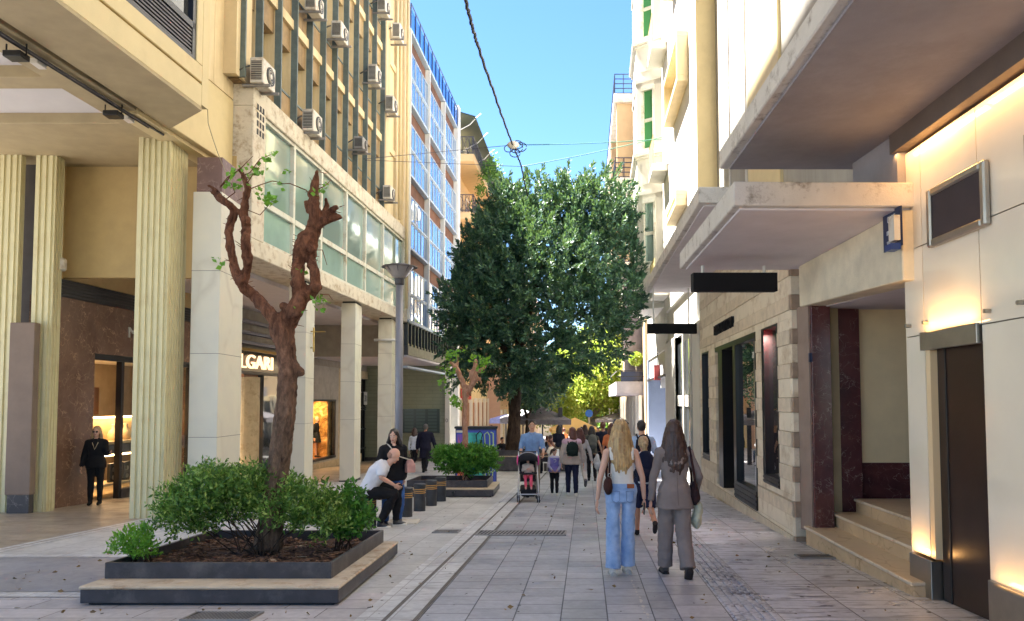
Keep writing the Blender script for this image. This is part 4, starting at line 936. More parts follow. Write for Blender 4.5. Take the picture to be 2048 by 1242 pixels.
# third canopy
mb = MB(); q = [(2.72,10.8), (6,10.85), (6,19.9), (3.55,19.9)]
C3 = thing('concrete_canopy', 'long concrete canopy slab over the striped stone boutique', 'canopy', (4, 15, 4.5))
mb.prism(q, 4.44, 4.68); mb.build('slab', MT['canopy'], C3, bevel=.012)
mb = MB(); mb.prism([(2.82,10.9), (5.9,10.95), (5.9,19.8), (3.65,19.8)], 4.415, 4.445); mb.build('slab_underside', MT['soffitw'], C3)
# ------------------------------------------------------------------ white building with tall windows
R2 = thing('white_building', 'bright white building with framed upper windows and tall dark shop windows', 'building', RF.p(22, -.5, gz(22)))
def r2(y0, y1, o0, o1, z0, z1, name, m, bevel=0, B=None): b_ = MB(); b_.fb(RF, y0, y1, o0, o1, z0, z1); return b_.build(name, m, B or R2, bevel=bevel)
r2(18.85, 27, -4, 0, 4.7, 20, 'upper_wall', MT['white']); 
mb = MB(); mb.fb(RF, 18.8, 18.85, -1, 0.0, 4.7, 20); mb.build('end_wall', MT['beige'], R2)
r2(19.9, 27, -4, -.1, 3.6, 4.7, 'upper_wall', MT['white'])
for zc, y0, y1, hgt in ((10.5, 20.2, 23.8, 1.1), (7.2, 20.8, 23.4, .12), (14.7, 20.2, 23.8, 1.1)):
    W = MB()
    for a, b, lo, hi in ((y0, y0+.18, zc, zc+hgt), (y1-.18, y1, zc, zc+hgt), (y0, y1, zc-.16, zc), (y0, y1, zc+hgt, zc+hgt+.16)): W.fb(RF, a, b, 0, .32, lo, hi)
    W = W.build('window_surround', MT['cream'], R2, bevel=.01)
    if hgt > 1: r2(y0+.18, y1-.18, .0, .03, zc, zc+hgt, 'pane', MT['curt'], 0, W)
r2(18.85, 27, -3, -.1, gz(27), gz(19)+.15, 'plinth', MT['whitew'])
for u0, u1 in ((1399, 1385), (1349, 1331)): r2(RF.hit(u0,800)[0], RF.hit(u1,800)[0], -.4, 0, gz(27), 3.6, 'pier', MT['white'], .01)
mb = MB(); mb.fb(RF, 18.9, 27, -.5, -.3, gz(27), 3.6); mb.build('back_wall', MT['white'], R2)
for u0, u1, sp in ((1384, 1378, 0), (1375, 1364, 1), (1360, 1349, 0)):
    y0, y1 = RF.hit(u0, 800)[0], RF.hit(u1, 800)[0]
    r2(y0, y1, -.3, -.12, gz(22)+.2, 1.35, 'tall_window', MT['darkgl']); r2(y0, y1, -.3, -.12, 1.75, 3.35, 'tall_window', MT['darkgl'])
    r2(y1, y1+.14, -.3, -.04, gz(22), 3.6, 'mullion', MT['white']); r2(y0, y1, -.3, -.08, 1.38, 1.72, 'transom', MT['greyw'])
# bay building
R3 = thing('bay_window_building', 'white building with canted bay windows, moulded cornices and green curtains', 'building', RF.p(30, -.5, gz(30)))
def r3(*a, **k): return r2(*a, B=R3, **k)
r3(27.02, 34.5, -5, 0, 3.4, 22, 'wall', MT['white'])
bay = lambda g: [(RF.p(27.3-g,0,0).x+.0, 27.3-g), (RF.p(27.45,.85+g,0).x, 27.95-g*.4), (RF.p(30.6,.85+g,0).x, 30.6+g*.4), (RF.p(31.3+g,0,0).x, 31.3+g)]
# bay body with window recesses cut as separate wall courses
def bayprism(z0, z1, g, name, m, bevel=0):
    b_ = MB(); q = bay(g); q = [(x,y) for x,y in q]; b_.prism([q[1], q[0], q[3], q[2]], z0, z1); return b_.build(name, m, R3, bevel=bevel)
for zc in (6.55, 10.85, 15.15, 19.45):
    bayprism(zc-.14, zc+.02, .14, 'cornice', MT['white'], .02); bayprism(zc-.24, zc-.14, .07, 'cornice', MT['white'], .02)
    bayprism(zc-1.45, zc-.24, 0, 'bay_apron', MT['white']); 
    bayprism(zc-1.60, zc-1.45, .035, 'string_course', MT['white'])
bayprism(5.1, 5.35, .12, 'bay_foot', MT['white'], .03)
def canted(f0, f1, z0, z1, dep, name, m, par=None, g=0):
    """box on the camera-side canted face of the bay; f along the face from the wall, dep outwards"""
    a, b = Vector((*bay(g)[0],0)), Vector((*bay(g)[1],0)); d = b-a; n = Vector((-d.y, d.x, 0)).normalized()
    if n.y > 0: n = -n
    P0, P1 = a+d*f0, a+d*f1; i = -n*.12
    b_ = MB(); q = [P1+n*dep, P0+n*dep, P0+i, P1+i]; b_.hexa([(p.x,p.y,z0) for p in q]+[(p.x,p.y,z1) for p in q]); return b_.build(name, m, par or R3)
grn = plain('green_curtain', (.05,.24,.08), .7)
for k, zc in enumerate((6.57, 10.87, 15.17)):
    h = 2.7
    bayprism(zc, zc+h-.02, -.25, 'bay_core', MT['white'])
    bayprism(zc+h-.02, zc+h+.0, 0.0, 'bay_lintel', MT['white'])
    canted(0, .3, zc, zc+h, 0, 'bay_pier', MT['white']); canted(.78, 1, zc, zc+h, 0, 'bay_pier', MT['white'])
    W = canted(.28, .36, zc+.05, zc+2.35, .03, 'window', MT['palegreen'])
    canted(.72, .80, zc+.05, zc+2.35, .03, 'jamb', MT['palegreen'], W); canted(.28, .80, zc+2.35, zc+2.5, .04, 'window_head', MT['palegreen'], W)
    canted(.36, .72, zc+1.15, zc+1.27, -.02, 'meeting_rail', MT['palegreen'], W); canted(.36, .72, zc+.05, zc+.15, -.02, 'sill_rail', MT['palegreen'], W)
    canted(.36, .72, zc+.1, zc+2.35, -.08, 'pane', grn if k != 0 else MT['teal'], W)
    canted(0, 1, zc+2.5, zc+h, 0, 'bay_head', MT['white']); canted(.3, .78, zc, zc+.05, 0, 'bay_sill', MT['white'])
    # street face of the bay
    q = bay(0); a, b = q[1], q[2]
    for f0, f1 in ((0,.12), (.45,.55), (.88,1)):
        b_ = MB(); A_ = Vector((*a,0)).lerp(Vector((*b,0)), f0); B_ = Vector((*a,0)).lerp(Vector((*b,0)), f1); b_.hexa([(A_.x,A_.y,zc), (A_.x+.3,A_.y,zc), (B_.x+.3,B_.y,zc), (B_.x,B_.y,zc), (A_.x,A_.y,zc+h), (A_.x+.3,A_.y,zc+h), (B_.x+.3,B_.y,zc+h), (B_.x,B_.y,zc+h)]); b_.build('bay_pier', MT['white'], R3)
for zc in (6.55, 10.85, 15.15): canted(.25, .8, zc-1.2, zc-.45, .03, 'apron_panel', MT['white'])
for k, z in enumerate((5.4, 9.7, 14.0)):
    b_ = MB(); b_.fb(RF, 25.4, 27.0, 0, .55, z-.25, z); b_.build('balconette', MT['white'], R3, bevel=.02)
    b_ = MB()
    for i in range(9): b_.cyl(RF.p(25.45+i*.19,.5,z), RF.p(25.45+i*.19,.5,z+1.0), .02, n=5)
    b_.tube([RF.p(25.45,.5,z+1), RF.p(26.97,.5,z+1)], .03, 6); b_.build('balconette_railing', plain('ochre_rail', (.5,.42,.2), .6), R3)
# ground floor: bluish wall, grey panels, hanging red sign
gblue = M('blue_grey_wall', (.20,.24,.32), .6, var=.05)
r3(34.5, 35.0, -3, .0, gz(34), 3.4, 'side_wall', gblue)
mb = MB(); a = at(1297, 850, 34.3); mb.box(a.x, a.x+1.2, 34.3, 34.5, gz(35), 2.6); mb.build('blue_pillar', gblue, R3)
r3(27.02, 34.4, -2.6, -2.4, gz(34), 3.4, 'recess_wall', gblue); r3(27.0, 27.2, -2.4, -.1, gz(34), 3.4, 'recess_side', MT['white'])
r3(27.02, 34.5, -.25, -.05, 2.5, 3.7, 'grey_fascia', M('grey_fascia', (.32,.33,.34), .4, var=.1))
r3(27.02, 34.5, -.05, .05, 2.42, 2.5, 'dark_edge', MT['black'])
t = thing('shop_sign', 'square red sign hanging beside a framed poster in the blue-grey recess', 'sign', at(1315, 745, 29.5))
a, b = at(1309, 760, 29.5), at(1321, 730, 29.5); mb = MB(); mb.box(a.x, b.x, 29.5, 29.58, a.z, b.z); mb.build('red_board', plain('red_board', (.55,.08,.07), .5), t)
a, b = at(1322, 776, 29.5), at(1331, 712, 29.5); mb = MB(); mb.box(a.x, b.x, 29.5, 29.56, a.z, b.z); mb.build('poster_frame', MT['alu'], t)
mb = MB(); a = at(1316, 730, 29.5); mb.cyl((a.x,29.54,a.z), (a.x,29.54,a.z+.5), .015, n=6); mb.build('hanger', MT['black'], t)
# cream building with deep balconies
R4 = thing('balcony_building', 'cream building beyond the white bays with deep plain balconies and a topiary ball', 'building', RF.p(48, -2, gz(48)))
def r4(*a, **k): return r2(*a, B=R4, **k)
crm = M('warm_cream_render', (.52,.38,.23), .8, var=.05)
r4(38.2, 62, -8, -.02, 1.9, 17.3, 'wall', crm)
r4(38.2, 62, -8, .05, gz(38)-2, 1.9, 'ground_floor_wall', MT['cream'])
for z in (17.4, 13.0, 8.6):
    r4(38.0, 62, -3, 1.35, z-.45, z, 'balcony_slab', MT['whitew'], .02)
    r4(44, 44.2, 0, 1.3, z, z+3.9 if z < 17 else z+.1, 'party_wall', crm)
    b_ = MB(); 
    for i in range(5): b_.tube([RF.p(38.1,-.5,z+.25*i+.05), RF.p(38.1,1.3,z+.25*i+.05), RF.p(61,1.3,z+.25*i+.05)], .028, 5)
    for i in range(24): b_.cyl(RF.p(38.1+i,1.3,z), RF.p(38.1+i,1.3,z+1.05), .025, n=5)
    for i in range(4): b_.cyl(RF.p(38.1,1.3-.45*i,z), RF.p(38.1,1.3-.45*i,z+1.05), .025, n=5)
    b_.build('balcony_railing', plain('blue_black_rail', (.02,.03,.07), .5), R4)
    for i in range(5):
        y = 40+i*4.4; W = r4(y, y+1.6, -.03, .04, z+.0-4.3+.2, z-4.3+2.6, 'window', MT['alu']); b_ = MB(); b_.fb(RF, y+.1, y+1.5, .04, .06, z-4.3+.3, z-4.3+2.5); b_.build('pane', MT['curtdk'], W)
r4(38.2, 38.6, -3, 1.2, 13.0, 17.0, 'end_wall', crm)
r4(37.6, 50, -2, 1.35, 1.80, 1.93, 'balcony_slab', MT['soffit']); r4(37.6, 50, 1.15, 1.35, 1.93, 2.5, 'balcony_parapet', M('grey_parapet', (.30,.28,.28), .8)); r4(37.6, 37.8, -2, 1.15, 1.93, 2.5, 'balcony_parapet', M('grey_parapet2', (.30,.28,.28), .8))
r4(37.5, 37.55, -1.5, 1.35, 2.72, 2.77, 'balcony_rail', MT['black']); r4(37.5, 37.55, -1.5, 1.35, 3.0, 3.05, 'balcony_rail', MT['black']); r4(37.9, 38.0, -1.5, 1.1, 2.5, 3.0, 'dark_screen', MT['bluegl'] if 0 else plain('navy_screen', (.02,.03,.07), .3)); r4(37.5, 50, 1.3, 1.35, 3.0, 3.05, 'balcony_rail', MT['black'])
r4(38.4, 38.6, -3, .9, 3.0, 8.0, 'blue_grey_panel', M('mauve_panel', (.24,.21,.24), .7))
r4(36.5, 38.2, -3, -.02, gz(38)-1, 17.3, 'wall', crm)
shopfront(R4, RF, 37.2, 62, .08, gz(45)-1, gz(38)+2.9, 9, MT['white'], MT['darkgl'])
farbuild(RF, 63, 85, 13, MT['cream'], 'cream apartment building on the right beyond the topiary balcony', off=.3)
farbuild(RF, 86, 110, 12, pink, 'pink apartment building at the far right end of the street', off=.3)
# antenna on the roof
t = thing('roof_antenna', 'comb shaped roof antenna above the cream balcony building', 'antenna', RF.p(39, .3, 18.4)); mb = MB(); p = at(1281, 145, 38.5)
mb.cyl(p, p+Vector((0,0,1.9)), .03, n=6)
for i in range(7): mb.cyl(p+Vector((-.3,0,.25+i*.25)), p+Vector((.1,0,.25+i*.25)), .025, n=5)
mb.build('rods', MT['black'], t)
# building closing the street
BE = thing('apartment_building', 'pale building closing the far end of the street behind the trees', 'building', (14, 140, gz(140)), 'buildings down the street')
mb = MB(); mb.box(-18, 45, 135, 150, -8, 9); mb.build('wall', MT['cream'], BE)
for i in range(14):
    for k in range(4): mb = MB(); x = -16+i*4.2; mb.box(x, x+1.6, 134.9, 135, -2+k*3, -.2+k*3); mb.build('window', MT['curtdk'], BE)
# ------------------------------------------------------------------ air conditioners
def ac(u, v, w, h, lab, face=0, mat='ac', z_off=0, old=False):
    w *= .62; h *= .72; u += 12
    y, z = LF.hit(u, v, .25); t = thing('air_conditioner', lab, 'air conditioner', LF.p(y, .1, z-h/2), 'air conditioners on the stained facade')
    m_ = MB(); m_.fb(LF, y-w/2, y+w/2, -.02, .25, z-h/2, z+h/2); bd = m_.build('casing', MT[mat], t, bevel=.015)
    m_ = MB(); n = 11   # camera-side grille
    q0, q1 = LF.p(y-w/2-.004, .01, 0), LF.p(y-w/2-.004, .22, 0)
    for i in range(n):
        zz = z-h/2+.06+i*(h-.12)/n; m_.box(q0.x, q1.x, q0.y-.004, q0.y+.002, zz, zz+(h-.12)/n*.55)
    m_.build('side_grille', MT['acdk'], t)
    m_ = MB(); c = LF.p(y+.08*w, .254, z); dd = Vector((1,-SB,0)).normalized(); m_.cyl(c-dd*.01, c+dd*.012, h*.36, n=20); fan = m_.build('fan_guard', MT['acdk'], t)
    m_ = MB(); m_.cyl(c+dd*.013, c+dd*.02, h*.1, n=10)
    for r_ in (.2,.28): m_.tube([c+dd*.016+Vector((0, h*r_*math.cos(a), h*r_*math.sin(a))) for a in np.linspace(0, 2*math.pi, 17)], .006, 4, caps=False)
    m_.build('fan_rings', MT[mat], fan)
    for yy in (y-w*.35, y+w*.35): m_ = MB(); m_.hexa([LF.p(yy-.02,-.2,z-h/2-.05), LF.p(yy-.02,.36,z-h/2-.05), LF.p(yy+.02,.36,z-h/2-.05), LF.p(yy+.02,-.2,z-h/2-.05), LF.p(yy-.02,-.2,z-h/2), LF.p(yy-.02,.36,z-h/2), LF.p(yy+.02,.36,z-h/2), LF.p(yy+.02,-.2,z-h/2)]); m_.build('bracket', MT['gut2'], t)
    m_ = MB(); m_.tube([LF.p(y-w/2+.05,-.05,z+.1), LF.p(y-w/2-.12,-.05,z), LF.p(y-w/2-.15,-.2,z-.1)], .02, 6); m_.build('hose', MT['acdk'], t, smooth=True)
for u, v, w, h, lab, m_ in (
    (527, 152, .95, .72, 'large pale air conditioner resting on the concrete ledge, leftmost and nearest', 'ac'),
    (624, 248, .95, .72, 'pale air conditioner just above the concrete ledge, second from the left', 'ac'),
    (719, 290, .8, .5, 'small dark fronted air conditioner low on the stained wall between the fins', 'gut2'),
    (678, 68, .95, .62, 'pale air conditioner with a rust-stained underside in the upper middle of the stained wall', 'ac'),
    (628, 12, .9, .62, 'air conditioner cut by the top picture edge, left of its neighbour with fan', 'ac'),
    (746, 153, .95, .75, 'white air conditioner with round fan guard, upper one of the close vertical pair', 'ac'),
    (764, 16, .95, .7, 'air conditioner near the top edge beside the pale end piers', 'ac'),
    (792, 68, .95, .75, 'white air conditioner mounted high on the pale end pier', 'ac'),
    (779, 212, .95, .72, 'white air conditioner with round fan, lower one beside the pale end pier', 'ac'),
    (774, 388, .9, .62, 'lowest air conditioner at the far end of the concrete ledge', 'ac')): ac(u, v, w, h, lab, mat=m_)
# ------------------------------------------------------------------ overhead cables
def cable(lab, pts, r, col, grp=None, n=40, sag=0, wob=0):
    out = []
    for a, b in zip(pts[:-1], pts[1:]):
        for i in range(n): 
            t_ = i/n; p = a.lerp(b, t_); out.append(p+Vector((random.uniform(-wob,wob), 0, random.uniform(-wob,wob)-sag*4*t_*(1-t_))))
    out.append(pts[-1]); m_ = MB(); m_.tube(out, r, 5); return tag(m_.build('overhead_cable', col, smooth=True), lab, 'cable', grp)
blk = plain('cable_black', (.015,.015,.03), .6); grn2 = plain('cable_green', (.03,.14,.09), .6)
J = at(1026, 290, 24); J2 = at(1043, 333, 26)
cable('thick black twisted cable running from the top edge to the junction box', [at(925, -30, 10), at(955, 90, 13), J], .028, blk, sag=.05, wob=.012)
cable('black cable dropping from the junction into the big tree crown', [J, J2, at(1052, 380, 27), at(1075, 470, 28.5)], .026, blk, wob=.012)
cable('upper green wire stretched from the junction to the white building', [J, RF.p(25, 0, at(1330,277,25).z)], .016, grn2, sag=.05)
cable('lower green wire stretched from below the junction to the white building', [J2, RF.p(26, 0, at(1325,272,26).z)], .016, grn2, sag=.05)
cable('thin wire from the junction across to the stained facade', [J, at(918, 300, 27), LF.p(22, .05, at(720,318,22).z)], .010, blk)
cable('thin lower wire crossing the blue glass building', [J2, LF.p(22, .1, at(728,320,22).z)], .009, blk)
t = thing('cable_junction', 'cluster of junction box and cable loops hanging in mid-air above the street', 'junction box', J)
mb = MB(); mb.ball(J, (.2,.14,.13), 10); mb.build('box', MT['ac'], t, smooth=True)
mb = MB()
for k in range(5):
    c = J+Vector((random.uniform(-.15,.25), 0, random.uniform(-.3,.1))); r = random.uniform(.12,.24); mb.tube([c+Vector((r*math.cos(a), random.uniform(-.03,.03), r*.8*math.sin(a))) for a in np.linspace(0, 6, 14)], .016, 5)
mb.build('cable_loop', blk, t)
cable('loose wire hanging from the beige building down to the concrete end of the glass band', [LF.p(11.8, .5, 8.4), LF.p(12.6,.2,6.3), LF.p(13.8, .1, 5.55), LF.p(14.9, .03, 6.3)], .008, plain('pale_cable', (.35,.3,.2), .7), sag=.12)
# ------------------------------------------------------------------ planters
wood_top = M('weathered_bench_top', (.56,.46,.33), .75, var=.12, sc=4, dirt=(.30,.17,.08), dsc=3.5, bump=.4)
soilm = M('bark_mulch', (.09,.045,.028), .95, var=.7, sc=22, bump=1, bsc=45, dirt=(.19,.11,.07), dsc=14)
def hgt(v, h):  # distance at which a point h above the ground shows at row v
    a, b = ray(1024, v); return (EYE-h)/(-SLOPE-b)
def planter(lab, x0, x1, y0, y1, hb, hx, inset, sk=.047, left0=True, depthb=None):
    t = thing('planter', lab, 'planter', ((x0+x1)/2, (y0+y1)/2, gz(y0)), 'dark planters with a bench rim')
    g0, g1 = gz(y0), gz(y1); dx = sk*(y1-y0)
    def slab(i, z0, z1, name, m, par, bevel=.006, zz=None, sl=True):
        a0 = z0; P = [(x0+i, y0+i), (x1-i, y0+i), (x1-i+dx, y1-i), (x0+i+dx, y1-i)]
        b_ = MB(); b_.hexa([(p[0],p[1],(g0 if k < 2 else g1)+z0) for k, p in enumerate(P)]+[(p[0],p[1],(g0 if k < 2 else g1)+z1) for k, p in enumerate(P)]); return b_.build(name, m, par, bevel=bevel)
    slab(.05, -.06, .05, 'plinth', MT['black'], t); slab(0, .03, hb-.03, 'bench_side', MT['dkgrey'], t); slab(-.012, hb-.03, hb, 'bench_top', wood_top, t, .012)  # recessed toe blackened to stand for the shadow gap under the bench
    i = inset; w = .035; b_ = MB(); il = .02
    X0, X1, Y0, Y1 = x0+il, x1-.16, y0+i, y1-.06
    f = lambda y: sk*(y-y0)
    def wall(ax, ay, bx, by, tx, ty):
        b_.hexa([(ax+f(ay),ay,gz(ay)+hb-.01), (bx+f(by),by,gz(by)+hb-.01), (bx+tx+f(by),by+ty,gz(by)+hb-.01), (ax+tx+f(ay),ay+ty,gz(ay)+hb-.01), (ax+f(ay),ay,gz(ay)+hx), (bx+f(by),by,gz(by)+hx), (bx+tx+f(by),by+ty,gz(by)+hx), (ax+tx+f(ay),ay+ty,gz(ay)+hx)])
    wall(X0, Y0, X1, Y0, 0, w); wall(X0, Y1, X1, Y1, 0, -w); wall(X0, Y0+w, X0, Y1-w, w, 0); wall(X1, Y0+w, X1, Y1-w, -w, 0)
    b_.build('inner_box', MT['dkgrey'], t, bevel=.004)
    n = 26; vs = []; fs = []
    for j in range(n+1):
        for k in range(n+1):
            y = Y0+w+(Y1-Y0-2*w)*j/n; x = X0+w+(X1-X0-2*w)*k/n+f(y)
            vs.append((x, y, gz(y)+hb+.03+.05*mnoise.noise(Vector((x*3,y*3,0)))+.03*mnoise.noise(Vector((x*14,y*14,3)))))
    for j in range(n):
        for k in range(n): a = j*(n+1)+k; fs.append((a,a+1,a+n+2,a+n+1))
    b_ = MB(); b_.add(vs, fs); b_.build('soil', soilm, t, smooth=True)
    return t, (X0, X1, Y0, Y1, hb)
P1, r1 = planter('large near planter with a weathered wooden bench rim round the pollarded tree', -3.80, -1.525, 6.69, 9.3, .18, .325, .33)
P2, r2_ = planter('middle planter with a clipped hedge, beyond the row of bollards', -2.45, -.42, 17.0, 19.2, .20, .36, .32)
P3, r3_ = planter('far dark planter at the foot of the big evergreen tree', -.60, 2.0, 27.0, 29.4, .55, .75, .3)
# chips on the soil
b_ = MB()
for i in range(900):
    x = random.uniform(-3.65, -1.8); y = random.uniform(7.1, 9.1); z = gz(y)+.18+.05+random.uniform(0,.02)+.05*mnoise.noise(Vector((x*3,y*3,0))); r = random.uniform(.008,.024)
    R_ = Matrix.Rotation(random.uniform(0,6), 3, 'Z') @ Matrix.Rotation(random.uniform(-.5,.5), 3, 'X'); b_.obox((x,y,z), R_, r*1.6, r*.7, r*.25)
o = b_.build('bark_chips', M('bark_chip', (.16,.085,.05), .9, var=.6, sc=30)); o['kind'] = 'stuff'; o['label'] = 'reddish bark chips lying on the soil of the near planter'; o['category'] = 'bark chips'
for i, (x, y, r) in enumerate(((-2.95,7.35,.07), (-2.7,7.3,.05), (-2.4,7.6,.045))):
    b_ = MB(); b_.ball((x,y,gz(y)+.24), (r,r*.7,r*.45), 8); tag(b_.build('stone', M('pale_stone', (.4,.3,.22), .9, var=.2), smooth=True), ('largest pale stone on the mulch of the near planter', 'middle pale stone on the mulch left of the trunk', 'smallest pale stone on the mulch close to the trunk')[i], 'stone', 'stones on the mulch')
def sprinkler(x, y, lab):
    t = thing('spigot', lab, 'spigot', (x,y,gz(y))); b_ = MB(); b_.cyl((x,y,gz(y)+.02), (x,y,gz(y)+.17), .02, n=8).cyl((x,y-.03,gz(y)+.12), (x,y+.05,gz(y)+.12), .03, n=8); b_.build('tap', MT['black'], t)
sprinkler(-1.32, 16.95, 'little black tap on the front side of the middle planter')
# ------------------------------------------------------------------ baked blobs
def bake(mb, voxel, name, mat, parent=None, sm=5, disp=0, dfreq=12, extra=None, tf=None):
    me = bpy.data.meshes.new('tmp'); me.from_pydata(mb.v, [], mb.f); me.update()
    o = bpy.data.objects.new('tmp', me); COL.objects.link(o)
    r = o.modifiers.new('r', 'REMESH'); r.mode = 'VOXEL'; r.voxel_size = voxel; r.adaptivity = 0; r.use_smooth_shade = True
    s = o.modifiers.new('s', 'SMOOTH'); s.iterations = sm; s.factor = .5
    dg = bpy.context.evaluated_depsgraph_get(); m2 = bpy.data.meshes.new_from_object(o.evaluated_get(dg))
    bpy.data.objects.remove(o); bpy.data.meshes.remove(me)
    n = len(m2.vertices); co = np.empty(n*3, 'f'); m2.vertices.foreach_get('co', co); co = co.reshape(-1,3)
    if disp:
        nr = np.empty(n*3, 'f'); m2.vertices.foreach_get('normal', nr); nr = nr.reshape(-1,3)
        d = np.array([mnoise.noise(Vector(c)*dfreq)+.5*mnoise.noise(Vector(c)*dfreq*2.3) for c in co.tolist()], 'f'); co = co+nr*(d*disp)[:,None]
    m2.vertices.foreach_set('co', co.ravel())
    if extra is not None:   # append unremeshed pieces
        bm = bmesh.new(); bm.from_mesh(m2); vv = [bm.verts.new(p) for p in extra.v]
        for f in extra.f:
            try: bm.faces.new([vv[i] for i in f])
            except ValueError: pass
        bmesh.ops.recalc_face_normals(bm, faces=bm.faces); bm.to_mesh(m2); bm.free()
    m2.polygons.foreach_set('use_smooth', [True]*len(m2.polygons)); m2.materials.clear(); m2.materials.append(mat); m2.name = name; m2.update()
    return link(m2, name, parent)
# ------------------------------------------------------------------ leaves
def leaves(name, pts, nrm, size, mat, parent=None, asp=.42, up=.3, jit=.8, fold=.25):
    """rhombic folded leaves at pts, pointing roughly along nrm"""
    n = len(pts); pts = np.asarray(pts, 'f'); d = np.asarray(nrm, 'f')+np.random.normal(0, jit, (n,3)); d[:,2] += up
    d /= np.linalg.norm(d, axis=1)[:,None]+1e-9
    r = np.random.normal(0, 1, (n,3)); s = np.cross(d, r); s /= np.linalg.norm(s, axis=1)[:,None]+1e-9; q = np.cross(s, d)
    L = (size*np.random.uniform(.6, 1.3, n))[:,None]; Wd = L*asp*.5
    a = pts; c = pts+d*L; b = pts+d*L*.45+s*Wd+q*L*fold*.3; e = pts+d*L*.45-s*Wd+q*L*fold*.3
    v = np.stack([a,b,c,e], 1).reshape(-1,3)
    me = bpy.data.meshes.new(name); me.vertices.add(4*n); me.vertices.foreach_set('co', v.ravel())
    me.loops.add(6*n); base = np.arange(n)[:,None]*4; li = (base+np.array([0,1,2,0,2,3])).ravel(); me.loops.foreach_set('vertex_index', li.astype('i'))
    me.polygons.add(2*n); me.polygons.foreach_set('loop_start', np.arange(0,6*n,3,dtype='i')); me.polygons.foreach_set('loop_total', np.full(2*n,3,'i'))
    me.update(calc_edges=True); me.materials.append(mat); return link(me, name, parent)
def bark(name, c1, c2, sc=9, ring=False):
    t = NT(name); v = t.scale(t.pos, (1,1,.35)) if not ring else t.scale(t.pos, (1,1,3.5))
    n = t.noise(sc, 8, .7, v, .8); t.col(t.ramp(n, [(.32, c1), (.68, c2)])); t.set(Roughness=.9); t.b.inputs['Specular IOR Level'].default_value = .2
    t.bump(n, .9, .03); return t.m
def bark1():
    t = NT('red_brown_bark'); v = t.scale(t.pos, (1,1,.35)); n = t.noise(9, 9, .75, v, .8); n2 = t.noise(38, 6, .7, t.scale(t.pos, (1,1,.3)))
    hi = t.ramp(n, [(.32, (.035,.012,.007)), (.70, (.31,.135,.075))]); lo = t.ramp(n, [(.32, (.05,.03,.022)), (.70, (.30,.19,.125))])
    sep = t.n('SeparateXYZ'); t.l(t.pos, sep.inputs[0]); mr = t.n('MapRange'); mr.inputs[1].default_value = 1.2; mr.inputs[2].default_value = 2.7; t.l(sep.outputs[2], mr.inputs[0])
    t.col(t.mix(1, t.mix(mr.outputs[0], lo, hi), t.ramp(n2, [(.3, .55), (.7, 1.2)]), 'MULTIPLY')); t.set(Roughness=.9); t.b.inputs['Specular IOR Level'].default_value = .15
    t.bump(t.mix(.5, n, n2), 1, .035); return t.m
BK = bark1()
BKl = bark('pale_pollard_bark', (.26,.13,.08), (.55,.32,.22), 12)
BKd = bark('dark_bark', (.018,.012,.009), (.10,.065,.045), 9)
BKp = bark('plane_bark', (.30,.25,.17), (.55,.50,.38), 3)
lf_bush = leafmat('shrub_leaf', [(0, (.03,.085,.015)), (.45, (.075,.19,.03)), (.75, (.17,.33,.055)), (1, (.42,.52,.13))], .35)
lf_hedge = leafmat('hedge_leaf', [(0, (.02,.10,.012)), (.5, (.05,.21,.022)), (1, (.13,.36,.05))], .3)
lf_tree = leafmat('evergreen_leaf', [(0, (.016,.052,.048)), (.5, (.033,.10,.072)), (.85, (.062,.15,.082)), (1, (.14,.24,.09))], .12)
lf_new = leafmat('young_leaf', [(0, (.06,.24,.02)), (1, (.20,.45,.05))], .45)
lf_far = leafmat('sunlit_leaf', [(0, (.18,.27,.04)), (.5, (.38,.46,.08)), (1, (.60,.60,.16))], .5)  # yellow-green albedo lifted so the far crown looks sunlit
lf_fall = leafmat('far_green_leaf', [(0, (.03,.10,.02)), (1, (.12,.26,.04))], .35)
def path3(pl, y, jig=.05):
    out = []; 
    for i, (u, v) in enumerate(pl): out.append(at(u, v, y+jig*math.sin(i*1.7+pl[0][0])))
    return out
def knotty(mb, pts, rads, nk, seed, kr=1.0):
    if 9 < seed < 30: rads = [r*.98 for r in rads]
    rnd = random.Random(seed); dense = []; dr = []
    for i in range(len(pts)-1):
        for k in range(4):
            t_ = k/4; dense.append(pts[i].lerp(pts[i+1], t_)); dr.append(rads[i]*(1-t_)+rads[i+1]*t_)
    dense.append(pts[-1]); dr.append(rads[-1])
    dr = [r*(rnd.uniform(.92,1.14) if seed > 5 else rnd.uniform(.98,1.03)) for r in dr]; mb.tube(dense, dr, 10)
    for k in range(nk):
        i = rnd.randrange(len(dense)-1); a = rnd.uniform(0, 6.28); r = dr[i]
        p = dense[i]+Vector((math.cos(a), math.sin(a), rnd.uniform(-.3,.3)))*r*.85; q = r*rnd.uniform(.28,.55)*kr; mb.ball(p, (q,q,q*rnd.uniform(.6,1.1)), 7)
